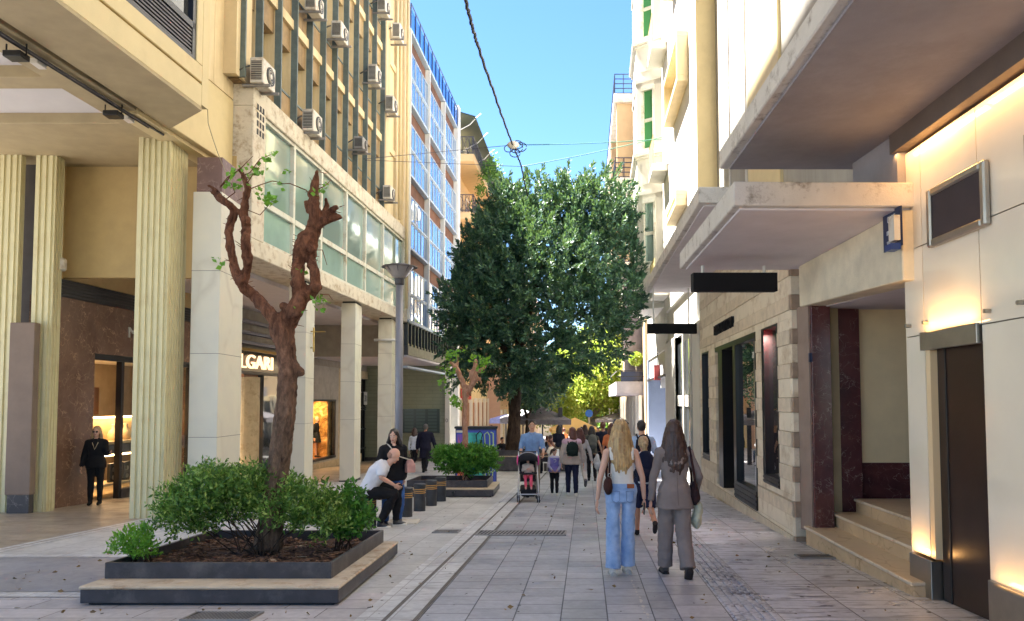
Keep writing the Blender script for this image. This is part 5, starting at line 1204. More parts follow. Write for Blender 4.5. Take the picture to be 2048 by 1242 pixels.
# pollarded tree in the near planter
T1 = thing('pollarded_tree', 'big pollarded tree with knotty red-brown limbs cut to stubs, in the near planter', 'tree', (-2.62, 8.2, gz(8.2)))
Y = 8.2
b_ = MB()
tr = path3([(536,1095), (541,1050), (548,990), (556,940), (566,860), (573,800), (576,740), (571,690), (563,650)], Y, .02)
knotty(b_, tr, [.165,.14,.130,.124,.118,.112,.106,.112,.12], 3, 1, .35)
brs = [([(566,680),(556,668),(549,638),(535,621),(511,594),(490,577),(478,557)], [.085,.08,.075,.07,.066,.064,.06]),
 ([(478,560),(469,537),(462,500),(457,463),(464,439),(469,419),(454,405),(442,397),(432,380),(415,370)], [.058,.052,.048,.05,.046,.044,.040,.036,.024,.017]),
 ([(484,565),(493,548),(496,517),(490,483),(493,456),(487,429),(491,395),(496,378),(486,351),(479,332)], [.056,.052,.05,.056,.052,.05,.042,.036,.028,.018]),
 ([(566,680),(574,652),(589,621),(603,594),(600,575)], [.10,.10,.10,.095,.09]),
 ([(600,594),(596,561),(596,530),(603,490),(616,469)], [.08,.076,.072,.085,.09]),
 ([(603,594),(622,588),(631,570),(630,545),(620,517),(624,490)], [.075,.07,.058,.054,.06,.07]),
 ([(616,485),(626,462),(630,440),(629,409),(627,385),(632,358),(634,341)], [.10,.088,.072,.058,.055,.040,.022]),
 ([(628,455),(645,436),(660,423),(676,413)], [.07,.052,.04,.03]), ([(640,445),(658,440),(684,432)], [.06,.042,.03]), ([(648,432),(653,412),(652,396)], [.04,.032,.022]),
 ([(618,425),(612,410),(611,400)], [.03,.028,.02]), ([(452,408),(440,402),(420,382)], [.03,.025,.012]), ([(492,360),(482,345),(474,336)], [.022,.02,.013])]
for i, (pl, r) in enumerate(brs): knotty(b_, path3(pl, Y, .06), r, 12 if len(pl) > 5 else 5, 10+i)
for (u, v, r) in ((603,497,.10), (610,480,.09), (620,500,.07), (603,594,.10), (632,575,.07), (492,440,.06), (494,512,.07), (575,745,.11), (560,640,.1), (585,735,.09), (600,745,.06), (567,612,.05)): b_.ball(at(u, v, Y-.03), (r,r,r*.9), 8)
bake(b_, .017, 'trunk', BK, T1, sm=4, disp=.010, dfreq=18)
b_ = MB(); rnd = random.Random(5)   # thin bare twigs and spurs
tw = [[(486,351),(500,345),(520,318),(545,308)], [(492,370),(505,350),(521,330)], [(500,378),(520,370),(545,362),(560,365)], [(630,400),(612,380),(580,367),(545,368)], [(632,380),(650,372),(662,360)], [(440,375),(455,360),(470,340)], [(450,400),(470,385),(462,366)], [(628,500),(645,500),(654,530)], [(495,420),(520,430),(545,402)], [(440,374),(455,355),(478,340),(506,312)], [(640,588),(658,590),(665,600)], [(459,520),(448,522)], [(455,480),(447,476)], [(600,520),(588,516)]]
for pl in tw: b_.tube(path3(pl, Y-.05, .06), [.006]*(len(pl)-1)+[.003], 5)
for i in range(90):
    pl, r = rnd.choice(brs[:9]); k = rnd.randrange(len(pl)-1); f_ = rnd.random(); p = at(pl[k][0]*(1-f_)+pl[k+1][0]*f_, pl[k][1]*(1-f_)+pl[k+1][1]*f_, Y)
    a = rnd.uniform(0,6.28); d = Vector((math.cos(a), math.sin(a)*.8, rnd.uniform(-.4,.6))).normalized(); rr = r[k]; b_.tube([p+d*rr*.8, p+d*(rr+rnd.uniform(.02,.09))+Vector((0,0,rnd.uniform(-.02,.03)))], [.006,.002], 4)
b_.build('twigs', BK, T1)
pts, nr = [], []
for (u, v, s_, k) in ((545,308,6,10), (535,318,8,12), (519,342,10,12), (508,350,12,14), (540,395,12,16), (528,398,8,10), (505,340,10,12), (476,345,10,8), (470,372,10,12), (455,368,8,8), (492,375,12,10), (560,372,6,4), (640,385,10,8), (652,372,6,6), (596,622,10,10), (645,608,14,20), (632,600,8,8), (436,520,6,6), (443,532,4,4), (545,400,10,14), (573,342,5,4), (462,350,8,10), (520,378,6,8), (600,545,8,6)):
    for i in range(k): p = at(u+rnd.gauss(0,s_*.5), v+rnd.gauss(0,s_*.5), Y-.05+rnd.gauss(0,.08)); pts.append(p); nr.append((rnd.gauss(0,1), rnd.gauss(0,1), .2))
leaves('leaves', pts, nr, .06, lf_new, T1, asp=.8)
# small pollard in the middle planter
T2 = thing('pollarded_tree', 'small pale pollarded tree with a few fresh leaves, rising from the clipped hedge', 'tree', (-1.1, 17.9, gz(17.9)))
Y = 17.9; b_ = MB()
knotty(b_, path3([(932,975),(931,900),(930,850),(931,800),(931,780)], Y, .02), [.09,.075,.07,.075,.09], 4, 2, .5)
b2 = [([(931,790),(926,765),(916,742),(908,730),(900,724)], [.085,.07,.06,.05,.035]), ([(931,790),(943,772),(951,757),(949,739),(952,718)], [.08,.07,.07,.07,.04]), ([(912,740),(916,725),(915,708)], [.04,.03,.02]), ([(951,745),(965,738),(977,728)], [.05,.035,.02]), ([(950,755),(960,757),(963,768)], [.04,.03,.02]), ([(945,765),(939,752),(941,740)], [.03,.03,.02])]
for i, (pl, r) in enumerate(b2): knotty(b_, path3(pl, Y, .06), r, 6, 30+i)
bake(b_, .03, 'trunk', BKl, T2, sm=2, disp=.02, dfreq=9)
pts, nr = [], []
for (u, v, s_, k) in ((896,715,8,30), (912,712,8,30), (890,735,8,20), (885,760,10,24), (892,780,8,18), (912,800,8,60), (918,812,6,30), (962,728,8,36), (972,722,7,36), (945,715,6,14), (905,745,8,24), (960,740,6,14), (928,700,6,12)):
    for i in range(k): p = at(u+rnd.gauss(0,s_*.7), v+rnd.gauss(0,s_*.7), Y+rnd.gauss(0,.25)); pts.append(p); nr.append((rnd.gauss(0,1), rnd.gauss(0,1), .2))
leaves('leaves', pts, nr, .09, lf_new, T2, asp=.8)
# ------------------------------------------------------------------ shrubs
def shrub(name, lab, ells, n, size, mat, base, stems=14, asp=.38, grp=None, cat='shrub', spr=.10, per=14):
    t = thing(name, lab, cat, base, grp); pts, nr = [], []; rnd = random.Random(int(base[0]*-100)); b_ = MB()
    W = [e[3]*e[4]*e[5] for e in ells]; tot = sum(W)
    tips = []
    for e, w in zip(ells, W):
        k = int(n/per*w/tot)
        for i in range(k):
            d = Vector((rnd.gauss(0,1), rnd.gauss(0,1), rnd.gauss(0,1)+.25)).normalized(); r = rnd.random()**.38*(1+.13*mnoise.noise(d*3+Vector(base)))
            c = Vector((e[0]+d.x*e[3]*r, e[1]+d.y*e[4]*r, e[2]+d.z*e[5]*r)); tips.append((c, d))
            ax = (d+Vector((rnd.gauss(0,.6), rnd.gauss(0,.6), .5+rnd.gauss(0,.4)))).normalized()
            for j in range(per): q = c+ax*spr*(j/per-.3)+Vector((rnd.gauss(0,1),rnd.gauss(0,1),rnd.gauss(0,1)))*spr*.14; pts.append(q); nr.append((ax.x*.6, ax.y*.6, ax.z*.6))
    leaves('leaves', pts, nr, size, mat, t, asp=asp, jit=.7)
    for i in range(stems):
        c, d = rnd.choice(tips); s0 = Vector(base)+Vector((rnd.uniform(-.5,.5)*ells[0][3], rnd.uniform(-.4,.4)*ells[0][4], 0)); m_ = s0.lerp(c, .5)+Vector((rnd.gauss(0,.06), rnd.gauss(0,.06), .03)); b_.tube([s0, m_, c], [.008,.006,.003], 5)
    b_.build('stems', BKd, t); return t
g = gz(8.2)+.2
def px(u, v, y): p = at(u, v, y); return p.x, p.y, p.z
def E(u, v, y, rx, ry, rz): return (*px(u, v, y), rx, ry, rz)
shrub('shrub', 'wide leafy shrub filling the near planter round the big trunk', [E(430,1000,8.1,.48,.5,.30), E(370,1030,7.9,.30,.4,.22), E(500,985,8.2,.42,.5,.28), E(590,1010,8.1,.42,.45,.25), E(640,1040,8.0,.28,.4,.18), E(430,955,8.4,.30,.3,.16), E(540,965,8.6,.3,.3,.12), E(350,1000,8.0,.2,.25,.12)], 21000, .055, lf_bush, (-2.7, 8.1, g), 30, spr=.14)
shrub('shrub', 'small separate shrub at the front left corner of the near planter', [E(268,1085,7.35,.20,.2,.12), E(290,1100,7.3,.14,.15,.08), E(245,1095,7.4,.10,.1,.07)], 1500, .048, lf_new, (-3.62, 7.35, g), 10, spr=.09)
shrub('shrub', 'upright dark leafed shrub at the right end of the near planter', [E(695,1020,8.4,.20,.22,.22), E(715,1040,8.35,.16,.2,.14), E(680,1050,8.3,.18,.2,.12), E(655,985,8.4,.05,.05,.09), E(690,985,8.4,.06,.06,.09)], 2600, .065, lf_hedge, (-1.88, 8.4, g), 14, asp=.5, spr=.12)
shrub('hedge', 'dense bright green hedge clipped into a block in the middle planter', [E(905,920,18.0,.42,.7,.30), E(945,922,18.0,.5,.7,.33), E(980,920,18.0,.25,.6,.28), E(880,912,18.0,.2,.4,.2), E(932,905,18.0,.6,.6,.16)], 14000, .075, lf_hedge, (-1.1, 18, gz(18)+.25), 20, asp=.5, cat='hedge', spr=.12)
# ------------------------------------------------------------------ big evergreen
T3 = thing('evergreen_tree', 'huge dense dark green tree with upright shoots rising over the middle of the street', 'tree', (.1, 28.2, gz(28)))
Y = 28.2; b_ = MB()
knotty(b_, path3([(1026,925),(1028,860),(1030,800),(1034,740),(1040,680)], Y, .02), [.34,.26,.23,.22,.2], 5, 3, .5)
for i, (pl, r) in enumerate((([(1034,760),(1010,700),(970,640),(930,600)], [.16,.13,.1,.05]), ([(1038,700),(1060,620),(1080,540),(1090,460)], [.17,.14,.1,.05]), ([(1036,740),(1080,690),(1140,640),(1200,600)], [.15,.12,.09,.04]), ([(1040,690),(1030,600),(1020,500)], [.15,.12,.05]), ([(1036,740),(1090,720),(1160,700)], [.1,.08,.04]))): knotty(b_, path3(pl, Y, .8), r, 3, 50+i, .5)
bake(b_, .06, 'trunk', BKd, T3, sm=2, disp=.03, dfreq=4)
rnd = random.Random(11); pts, nr = [], []
lobes = [E(1070,640,28.2,3.3,3.0,2.6), E(970,630,28,1.75,2.4,1.9), E(1190,610,28,1.75,2.2,2.0), E(1070,520,28.3,2.6,2.6,2.0), E(1000,520,28.3,1.5,2,1.8), E(1180,490,28.3,1.5,2,1.8), E(945,620,27.6,1.1,1.6,1.5), E(1100,715,27.4,1.4,2,.7), E(990,720,27.6,2.0,2,1.0), E(1235,470,28.4,.75,1.2,1.5), E(935,690,27.6,1.0,1.4,.8), E(1215,420,28.3,.95,1.4,1.3), E(1150,420,28.3,1.2,1.5,1.2), E(1070,425,28.2,1.3,1.4,1.1), E(1015,450,28.0,1.1,1.4,1.2), E(1250,600,27.6,.75,1.3,1.0), E(1085,560,26.4,2.2,1.6,1.8), E(1060,770,27.8,1.0,1.4,.35)]
spires = [(1012,400,335), (1050,420,352), (1085,430,342), (1060,460,380), (1130,410,338), (1150,430,352), (1176,400,328), (1198,420,362), (1240,430,368), (1262,460,400), (1275,520,450), (985,430,385), (965,470,420), (925,520,470), (945,500,450), (1030,400,350), (1108,410,352), (1225,440,385), (1165,420,345), (1000,420,350)]
W = [e[3]*e[4]*e[5] for e in lobes]; tot = sum(W)
def spray(c, ax, ln, n, w):
    for j in range(n):
        t_ = j/n; rd = Vector((rnd.gauss(0,1), rnd.gauss(0,1), rnd.gauss(0,1))); rd = (rd-ax*rd.dot(ax)).normalized()
        q = c+ax*ln*t_+rd*w*(1.05-t_)*rnd.random(); d = ax*(.45+.9*t_)+rd*(1-.6*t_); pts.append(q); nr.append((d.x*1.6, d.y*1.6, d.z*1.6))
for e, w in zip(lobes, W):
    for i in range(int(2600*w/tot)+10):
        d = Vector((rnd.gauss(0,1), rnd.gauss(0,1), rnd.gauss(0,1))).normalized(); r = rnd.random()**.22
        if rnd.random() < .5 and d.y > .3: d.y *= -1
        r *= 1+.22*mnoise.noise(d*2.5+Vector(e[:3])); c = Vector((e[0]+d.x*e[3]*r, e[1]+d.y*e[4]*r, e[2]+d.z*e[5]*r))
        ax = (d*.7+Vector((0,0,.55 if c.z > 3.5 else -.2))+Vector((rnd.gauss(0,.35), rnd.gauss(0,.35), rnd.gauss(0,.3)))).normalized(); spray(c, ax, rnd.uniform(.35,.7), 40, .10)
for u, v0, v1 in spires:
    for dy in (0, .5, -.6):
        a = at(u+rnd.uniform(-6,6), v0+60, Y+dy); b = at(u+rnd.uniform(-5,5), v1+rnd.uniform(0,22)+(0 if dy == 0 else 15), Y+dy)
        for k in range(10):
            c = a.lerp(b, k/10); wd = .26*(1-k/11)
            for m_ in range(2): an = rnd.uniform(0,6.28); spray(c+Vector((math.cos(an)*wd, math.sin(an)*wd, 0)), Vector((math.cos(an)*.5, math.sin(an)*.5, 1)).normalized(), .34, 18, .07)
leaves('leaves', pts, nr, .16, lf_tree, T3, asp=.40, jit=.4, up=.1)
print('big tree leaves', len(pts))
# dark shrubby branches of a small tree behind the planter
def simple_tree(lab, u, vb, y, crown, n, size, mat, bk, r0, limbs, name='street_tree', grp='trees far down the street'):
    t = thing(name, lab, 'tree', (at(u,vb,y).x, y, gz(y)), grp); b_ = MB(); x = at(u,vb,y).x
    for pl, r in limbs: knotty(b_, path3(pl, y, .5), r, 3, int(pl[0][0]), .4)
    bake(b_, max(.05, r0*.25), 'trunk', bk, t, sm=2, disp=.02, dfreq=4)
    P_, N_ = [], []; rn_ = random.Random(int(u)); Ws = [e[3]*e[4]*e[5] for e in crown]; T_ = sum(Ws)
    for e, w in zip(crown, Ws):
        for i in range(int(n/12*w/T_)):
            d = Vector((rn_.gauss(0,1), rn_.gauss(0,1), rn_.gauss(0,1))).normalized(); r = rn_.random()**.35*(1+.3*mnoise.noise(d*2+Vector(e[:3])))
            c = Vector((e[0]+d.x*e[3]*r, e[1]+d.y*e[4]*r, e[2]+d.z*e[5]*r))
            for j in range(12): P_.append(c+Vector((rn_.gauss(0,1), rn_.gauss(0,1), rn_.gauss(0,1)))*size*1.6); N_.append((d.x*.5, d.y*.5, .3))
    leaves('leaves', P_, N_, size, mat, t, asp=.6, jit=.8)
simple_tree('pale trunked plane tree glowing yellow-green in the sun at the far end', 1185, 880, 62, [E(1190,745,62,3.6,4,2.6), E(1150,790,61,2.6,3,1.6), E(1170,715,63,3.2,3,1.8), E(1215,800,62,1.5,3,1.2), E(1120,810,63,2,3,1.4), E(1200,690,64,2.2,3,1.6)], 32000, .26, lf_far, BKp, .35, [([(1184,885),(1185,850),(1182,820),(1160,790),(1140,770)], [.42,.36,.34,.28,.18]), ([(1184,835),(1205,805),(1225,795)], [.28,.18,.1]), ([(1165,795),(1150,775),(1110,765)], [.22,.16,.08])])
simple_tree('mid green tree behind the parasols left of the plane tree', 1110, 880, 72, [E(1110,800,72,3.4,3,2.4), E(1070,780,74,3,3,2.6), E(1140,835,70,2,2,1.2)], 14000, .28, lf_fall, BKd, .3, [([(1110,885),(1110,840),(1108,800)], [.3,.25,.15])])
simple_tree('bushy dark green tree under the right hand balconies at the far end', 1245, 880, 85, [E(1235,790,85,4.0,3,3.0), E(1215,850,84,3,3,1.6)], 12000, .3, lf_fall, BKd, .3, [([(1245,885),(1245,840),(1240,800)], [.3,.25,.15])])
simple_tree('thin dark tree beside the cafe parasols right of the big trunk', 1052, 900, 33, [E(1055,790,33,.9,1,.5), E(1085,800,33,.8,.8,.35), E(1075,770,33,1.2,1,.6)], 5000, .13, lf_tree, BKd, .1, [([(1053,900),(1055,850),(1052,826),(1045,812)], [.10,.09,.08,.04]), ([(1054,835),(1062,820),(1062,795)], [.07,.06,.03])])
# topiary ball
t = thing('topiary', 'round pale green topiary ball on a thin stem on the grey balcony', 'topiary', RF.p(38.1, 1.0, 2.15)); c = at(1272, 718, 38.0)
rn_ = random.Random(3); P_, N_ = [], []
for i in range(1500):
    d = Vector((rn_.gauss(0,1), rn_.gauss(0,1), rn_.gauss(0,1))).normalized(); P_.append(c+d*.32*rn_.uniform(.85,1.05)); N_.append(tuple(d))
leaves('leaves', P_, N_, .09, lf_far, t, asp=.7)
b_ = MB(); b_.cyl(c-Vector((0,0,.9)), c, .025, n=6); b_.build('stem', MT['white'], t)
b_ = MB(); b_.lathe((c.x,c.y,2.15), [(.16,0),(.2,.35),(.22,.4)], 14); b_.build('pot', MT['dkgrey'], t)
# climbing greenery on the balconies
t = thing('balcony_plant', 'green plants spilling over the balconies of the peach building', 'plant', LF.p(48, .1, 14)); P_, N_ = [], []
for (u, v, s_, k) in ((985,330,10,300), (972,350,12,300), (958,440,12,300), (950,420,8,150), (990,352,10,200), (915,470,6,80), (960,380,8,120)):
    for i in range(k): P_.append(at(u+rn_.gauss(0,s_*.6), v+rn_.gauss(0,s_*.9), 47+rn_.gauss(0,.8))); N_.append((0,0,-.3))
leaves('leaves', P_, N_, .2, lf_fall, t, asp=.6)
# ------------------------------------------------------------------ bollards and lamp post
ylw = M('bollard_stripe', (.62,.33,.07), .5, var=.15)
def bollard():
    t = thing('bollard', '', 'bollard'); z = 0
    b_ = MB(); b_.lathe((0,0,0), [(.112,-.05),(.112,.40),(.112,.455),(.108,.47),(.108,.478),(.118,.482),(.118,.505),(.10,.52),(.0,.522)], 28); b_.build('post', MT['boll'], t, smooth=False)
    for k in range(3): b_ = MB(); zz = .345+k*.034; b_.lathe((0,0,0), [(.113,zz),(.1145,zz+.001),(.1145,zz+.011),(.113,zz+.012)], 28); b_.build('yellow_stripe', ylw, t)
    return t
bpos = [(738,1055,'nearest bollard, the one the man in the white T-shirt sits on'), (812,1034,'striped bollard right beside the standing woman in jeans'), (839,1022.6,'second striped bollard counting right from the standing woman'), (862.5,1012,'third striped bollard from the standing woman, last but one of the row'), (881.5,1003,'farthest bollard of the row, beside the middle planter')]
B0 = bollard()
for i, (u, v, lab) in enumerate(bpos):
    if i == 0: r = B0
    else:
        r = B0.copy(); COL.objects.link(r)
        for ch in B0.children: c = ch.copy(); COL.objects.link(c); c.parent = r
    r.location = gnd(u, v); r['label'] = lab; r['group'] = 'striped bollards in a row'
g0 = gnd(796, 1046); LPx, LPy = g0.x, g0.y; lz = g0.z
t = thing('street_lamp', 'tall grey street lamp with a flared lantern, behind the seated man', 'street lamp', (LPx, LPy, lz))
zt = at(800, 568, LPy).z; zl = at(800, 530, LPy).z; lx = at(799, 560, LPy).x
b_ = MB(); b_.tube([(LPx,LPy,lz), (LPx,LPy,lz+2.2), (lx,LPy,zt)], [.068,.066,.06], 20); b_.build('pole', M('grey_pole', (.22,.22,.25), .45, .2, var=.06), t, smooth=True)
b_ = MB(); b_.lathe((lx,LPy,zt-.02), [(.062,0),(.08,.02),(.08,.10),(.062,.12)], 18); b_.build('collar', MT['dkgrey'], t)
b_ = MB(); b_.lathe((lx,LPy,zt+.08), [(.06,0),(.12,.04),(.245,.20)], 20); b_.build('lantern_glass', glass_mirror('lantern_glass', (.30,.27,.25), .2, .2), t)
b_ = MB(); b_.lathe((lx,LPy,zt+.278), [(.25,0),(.30,.0),(.295,.015),(.16,.05),(.02,.065)], 28); b_.build('lantern_cap', MT['dkgrey'], t)
b_ = MB()
for k in range(8): a = k*math.pi/4; b_.cyl((lx+.06*math.cos(a), LPy+.06*math.sin(a), zt+.08), (lx+.25*math.cos(a), LPy+.25*math.sin(a), zt+.28), .008, n=5)
b_.build('lantern_rib', MT['dkgrey'], t)
b_ = MB(); b_.box(LPx-.16, LPx+.34, LPy-.22, LPy+.22, lz-.04, lz+.035); b_.build('base_slab', MT['conc'], t, bevel=.01)
# ------------------------------------------------------------------ graffiti cabinet
gc = thing('utility_cabinet', 'street cabinet covered with blue, teal and orange graffiti behind the hedge', 'cabinet', (-.98, 20.6, gz(20.6))); Y = 20.6
a, b = at(911, 900, Y), at(993, 853, Y); zb = gz(Y)
b_ = MB(); b_.box(a.x, b.x, Y, Y+.5, zb, b.z-.06); b_.build('housing', plain('navy_paint', (.03,.04,.16), .5), gc, bevel=.01)
b_ = MB(); b_.box(a.x-.03, b.x+.03, Y-.04, Y+.54, b.z-.06, b.z); b_.build('lid', MT['black'], gc, bevel=.01)
def face(poly, d, name, col):
    n = len(poly); f_ = lambda q, dd: (a.x+(b.x-a.x)*q[0], Y-dd, zb+(b.z-.06-zb)*q[1])
    m_ = MB(); m_.add([f_(q, d) for q in poly]+[f_(q, 0) for q in poly], [tuple(range(n))]+[(i, n+i, n+(i+1)%n, (i+1)%n) for i in range(n)]); m_.build(name, col, gc)
face([(.02,.05),(.98,.05),(.98,.97),(.02,.97)], .004, 'blue_ground', plain('g_blue', (.06,.10,.50), .5))
face([(.04,.05),(.30,.05),(.30,.90),(.04,.90)], .006, 'violet_field', plain('g_violet', (.22,.10,.50), .5))
face([(.30,.05),(.66,.05),(.66,.93),(.30,.93)], .007, 'teal_field', M('g_teal', (.05,.42,.40), .5, var=.4, sc=3))
face([(.05,.05),(.05,.3),(.10,.5),(.07,.86),(.14,.62),(.22,.72),(.30,.55),(.32,.3),(.30,.05)], .009, 'orange_animal', M('g_orange', (.85,.20,.10), .5, var=.3, sc=5))
face([(.02,.93),(.3,.93),(.3,.97),(.02,.97)], .010, 'white_dash', MT['white'])
def gl(pts_, col, r, name): m_ = MB(); m_.tube([(a.x+(b.x-a.x)*q[0], Y-.012, zb+(b.z-.06-zb)*q[1]) for q in pts_], r, 5); m_.build(name, col, gc)
lg = plain('g_lime', (.45,.62,.28), .5); bk2 = MT['black']
for pts_ in ([(.72,.1),(.74,.5),(.71,.9),(.78,.94),(.83,.88),(.84,.5),(.82,.1)], [(.90,.1),(.93,.5),(.92,.92),(.86,.94)], [(.70,.7),(.82,.68),(.95,.72)], [(.70,.45),(.82,.47),(.95,.44)], [(.68,.25),(.82,.22),(.96,.26)]): gl(pts_, lg, .018, 'lime_line')
for pts_ in ([(.33,.3),(.45,.5),(.58,.62),(.64,.8)], [(.36,.62),(.52,.55),(.64,.48)], [(.5,.9),(.55,.6),(.66,.9),(.6,.96),(.52,.9)], [(.45,.35),(.5,.5)]): gl(pts_, bk2, .016, 'black_figure')
# ------------------------------------------------------------------ cafe parasols
def parasol(lab, u, vtop, vedge, y, hw, col):
    c = at(u, vtop, y); e = at(u, vedge, y).z; t = thing('parasol', lab, 'parasol', (c.x, y, gz(y)), 'cafe parasols down the street')
    q = [(c.x-hw,y-hw,e), (c.x+hw,y-hw,e), (c.x+hw,y+hw,e), (c.x-hw,y+hw,e)]
    m_ = MB(); m_.add(q+[tuple(c)]+[(x,yy,z-.22) for x,yy,z in q], [(0,1,4),(1,2,4),(2,3,4),(3,0,4),(0,5,6,1),(1,6,7,2),(2,7,8,3),(3,8,5,0)]); m_.build('canopy', col, t)
    m_ = MB(); m_.cyl((c.x,y,gz(y)), c, .035, n=8); m_.build('pole', MT['black'], t)
    m_ = MB()
    for p in q: m_.cyl(c-Vector((0,0,.05)), Vector(p)-Vector((0,0,.02)), .015, n=4)
    m_.build('ribs', MT['black'], t)
greyc = cloth('grey_canvas', (.20,.18,.19)); yelc = plain('sunny_canvas', (.75,.50,.16), .8)
parasol('large grey cafe parasol right of the big trunk', 1085, 812, 838, 34, 1.2, greyc)
parasol('second grey cafe parasol close behind the big trunk', 1046, 818, 836, 38, 1.15, cloth('grey_canvas2', (.26,.24,.25)))
parasol('bright yellow sunlit parasol farther down the street', 1150, 835, 858, 52, 1.7, yelc)
parasol('dark parasol at the far right under the plane tree', 1235, 825, 838, 60, 2.0, greyc)
parasol('small pale blue parasol left of the big trunk', 1012, 828, 838, 42, .9, cloth('blue_canvas', (.22,.24,.45)))
t = thing('parasol_post', 'dark square post standing right of the grey parasol', 'post', at(1121,900,33)); p = at(1121, 815, 33); b_ = MB(); b_.box(p.x-.09, p.x+.09, 33, 33.18, gz(33), p.z); b_.build('post', MT['dkgrey'], t)
t = thing('road_sign', 'round blue road sign on a thin pole among the far trees', 'sign', at(1178,880,55)); p = at(1178, 827, 55); b_ = MB(); b_.cyl((p.x,55,p.z), (p.x,54.95,p.z), .28, n=20); b_.build('disc', plain('sign_blue', (.02,.12,.5), .4), t); b_ = MB(); b_.cyl((p.x,55.05,gz(55)), (p.x,55.05,p.z), .03, n=6); b_.build('pole', MT['alu'], t)

# fallen leaves on the paving
P_, N_ = [], []; rn_ = random.Random(9)
for i in range(230):
    if i % 3: x, y = rn_.uniform(-5.2, -1.2), rn_.uniform(6.1, 10.5)
    else: x, y = rn_.uniform(-1, 3.6), rn_.uniform(5.5, 16)
    if -3.9 < x < -1.35 and 6.6 < y < 9.4: continue
    P_.append((x, y, gz(y)+.019)); N_.append((rn_.gauss(0,1), rn_.gauss(0,1), 0))
lv = leaves('fallen_leaves', P_, N_, .05, leafmat('dry_leaf', [(0, (.10,.05,.02)), (1, (.30,.17,.06))], .1), None, asp=.6, up=0, jit=.05)
lv['kind'] = 'stuff'; lv['category'] = 'fallen leaves'; lv['label'] = 'small dry brown leaves scattered over the paving round the planter'
# ------------------------------------------------------------------ people
SK = {k: M('skin_'+k, c, .55, 0, var=.05, sc=8, bump=.05) for k, c in dict(fair=(.66,.38,.27), tan=(.46,.22,.13), warm=(.62,.34,.22), dark=(.34,.16,.09)).items()}
def hairmat(name, c1, c2):
    t = NT(name); v = t.scale(t.pos, (60,60,3)); t.col(t.ramp(t.noise(1, 4, .6, v), [(.3, c1), (.7, c2)])); t.set(Roughness=.38); t.bump(t.noise(1, 3, .6, t.scale(t.pos, (130,130,4))), .5, .01); return t.m
HR = dict(blonde=hairmat('blonde_hair', (.22,.11,.04), (.62,.42,.18)), brown=hairmat('dark_brown_hair', (.022,.010,.008), (.085,.04,.028)), black=hairmat('black_hair', (.008,.006,.006), (.03,.022,.02)), auburn=hairmat('auburn_hair', (.06,.015,.01), (.16,.05,.03)), lblonde=hairmat('fair_hair', (.30,.18,.08), (.60,.42,.22)), grey=hairmat('grey_hair', (.05,.05,.05), (.15,.14,.13)))
CL = {}
def C(name, c, var=.15, sc=7):
    if name not in CL: CL[name] = cloth(name, c, var, sc)
    return CL[name]
def jeans(name='light_jeans', c1=(.20,.33,.58), c2=(.42,.56,.80)):
    if name not in CL:
        t = NT(name); n = t.noise(7, 5, .65); t.col(t.ramp(n, [(.3, c1), (.7, c2)])); t.set(Roughness=.9); t.b.inputs['Specular IOR Level'].default_value = .2; t.bump(t.noise(220, 2), .3, .004); CL[name] = t.m
    return CL[name]
V = Vector
def limb_leg(hx, side, a, b, spread=0):
    h = V((hx*side, 0, .93)); k = h+V((spread*side*.41, math.sin(a)*.43, -math.cos(a)*.43)); an = k+V((0, math.sin(a-b)*.42, -math.cos(a-b)*.42)); return [h, k, an]
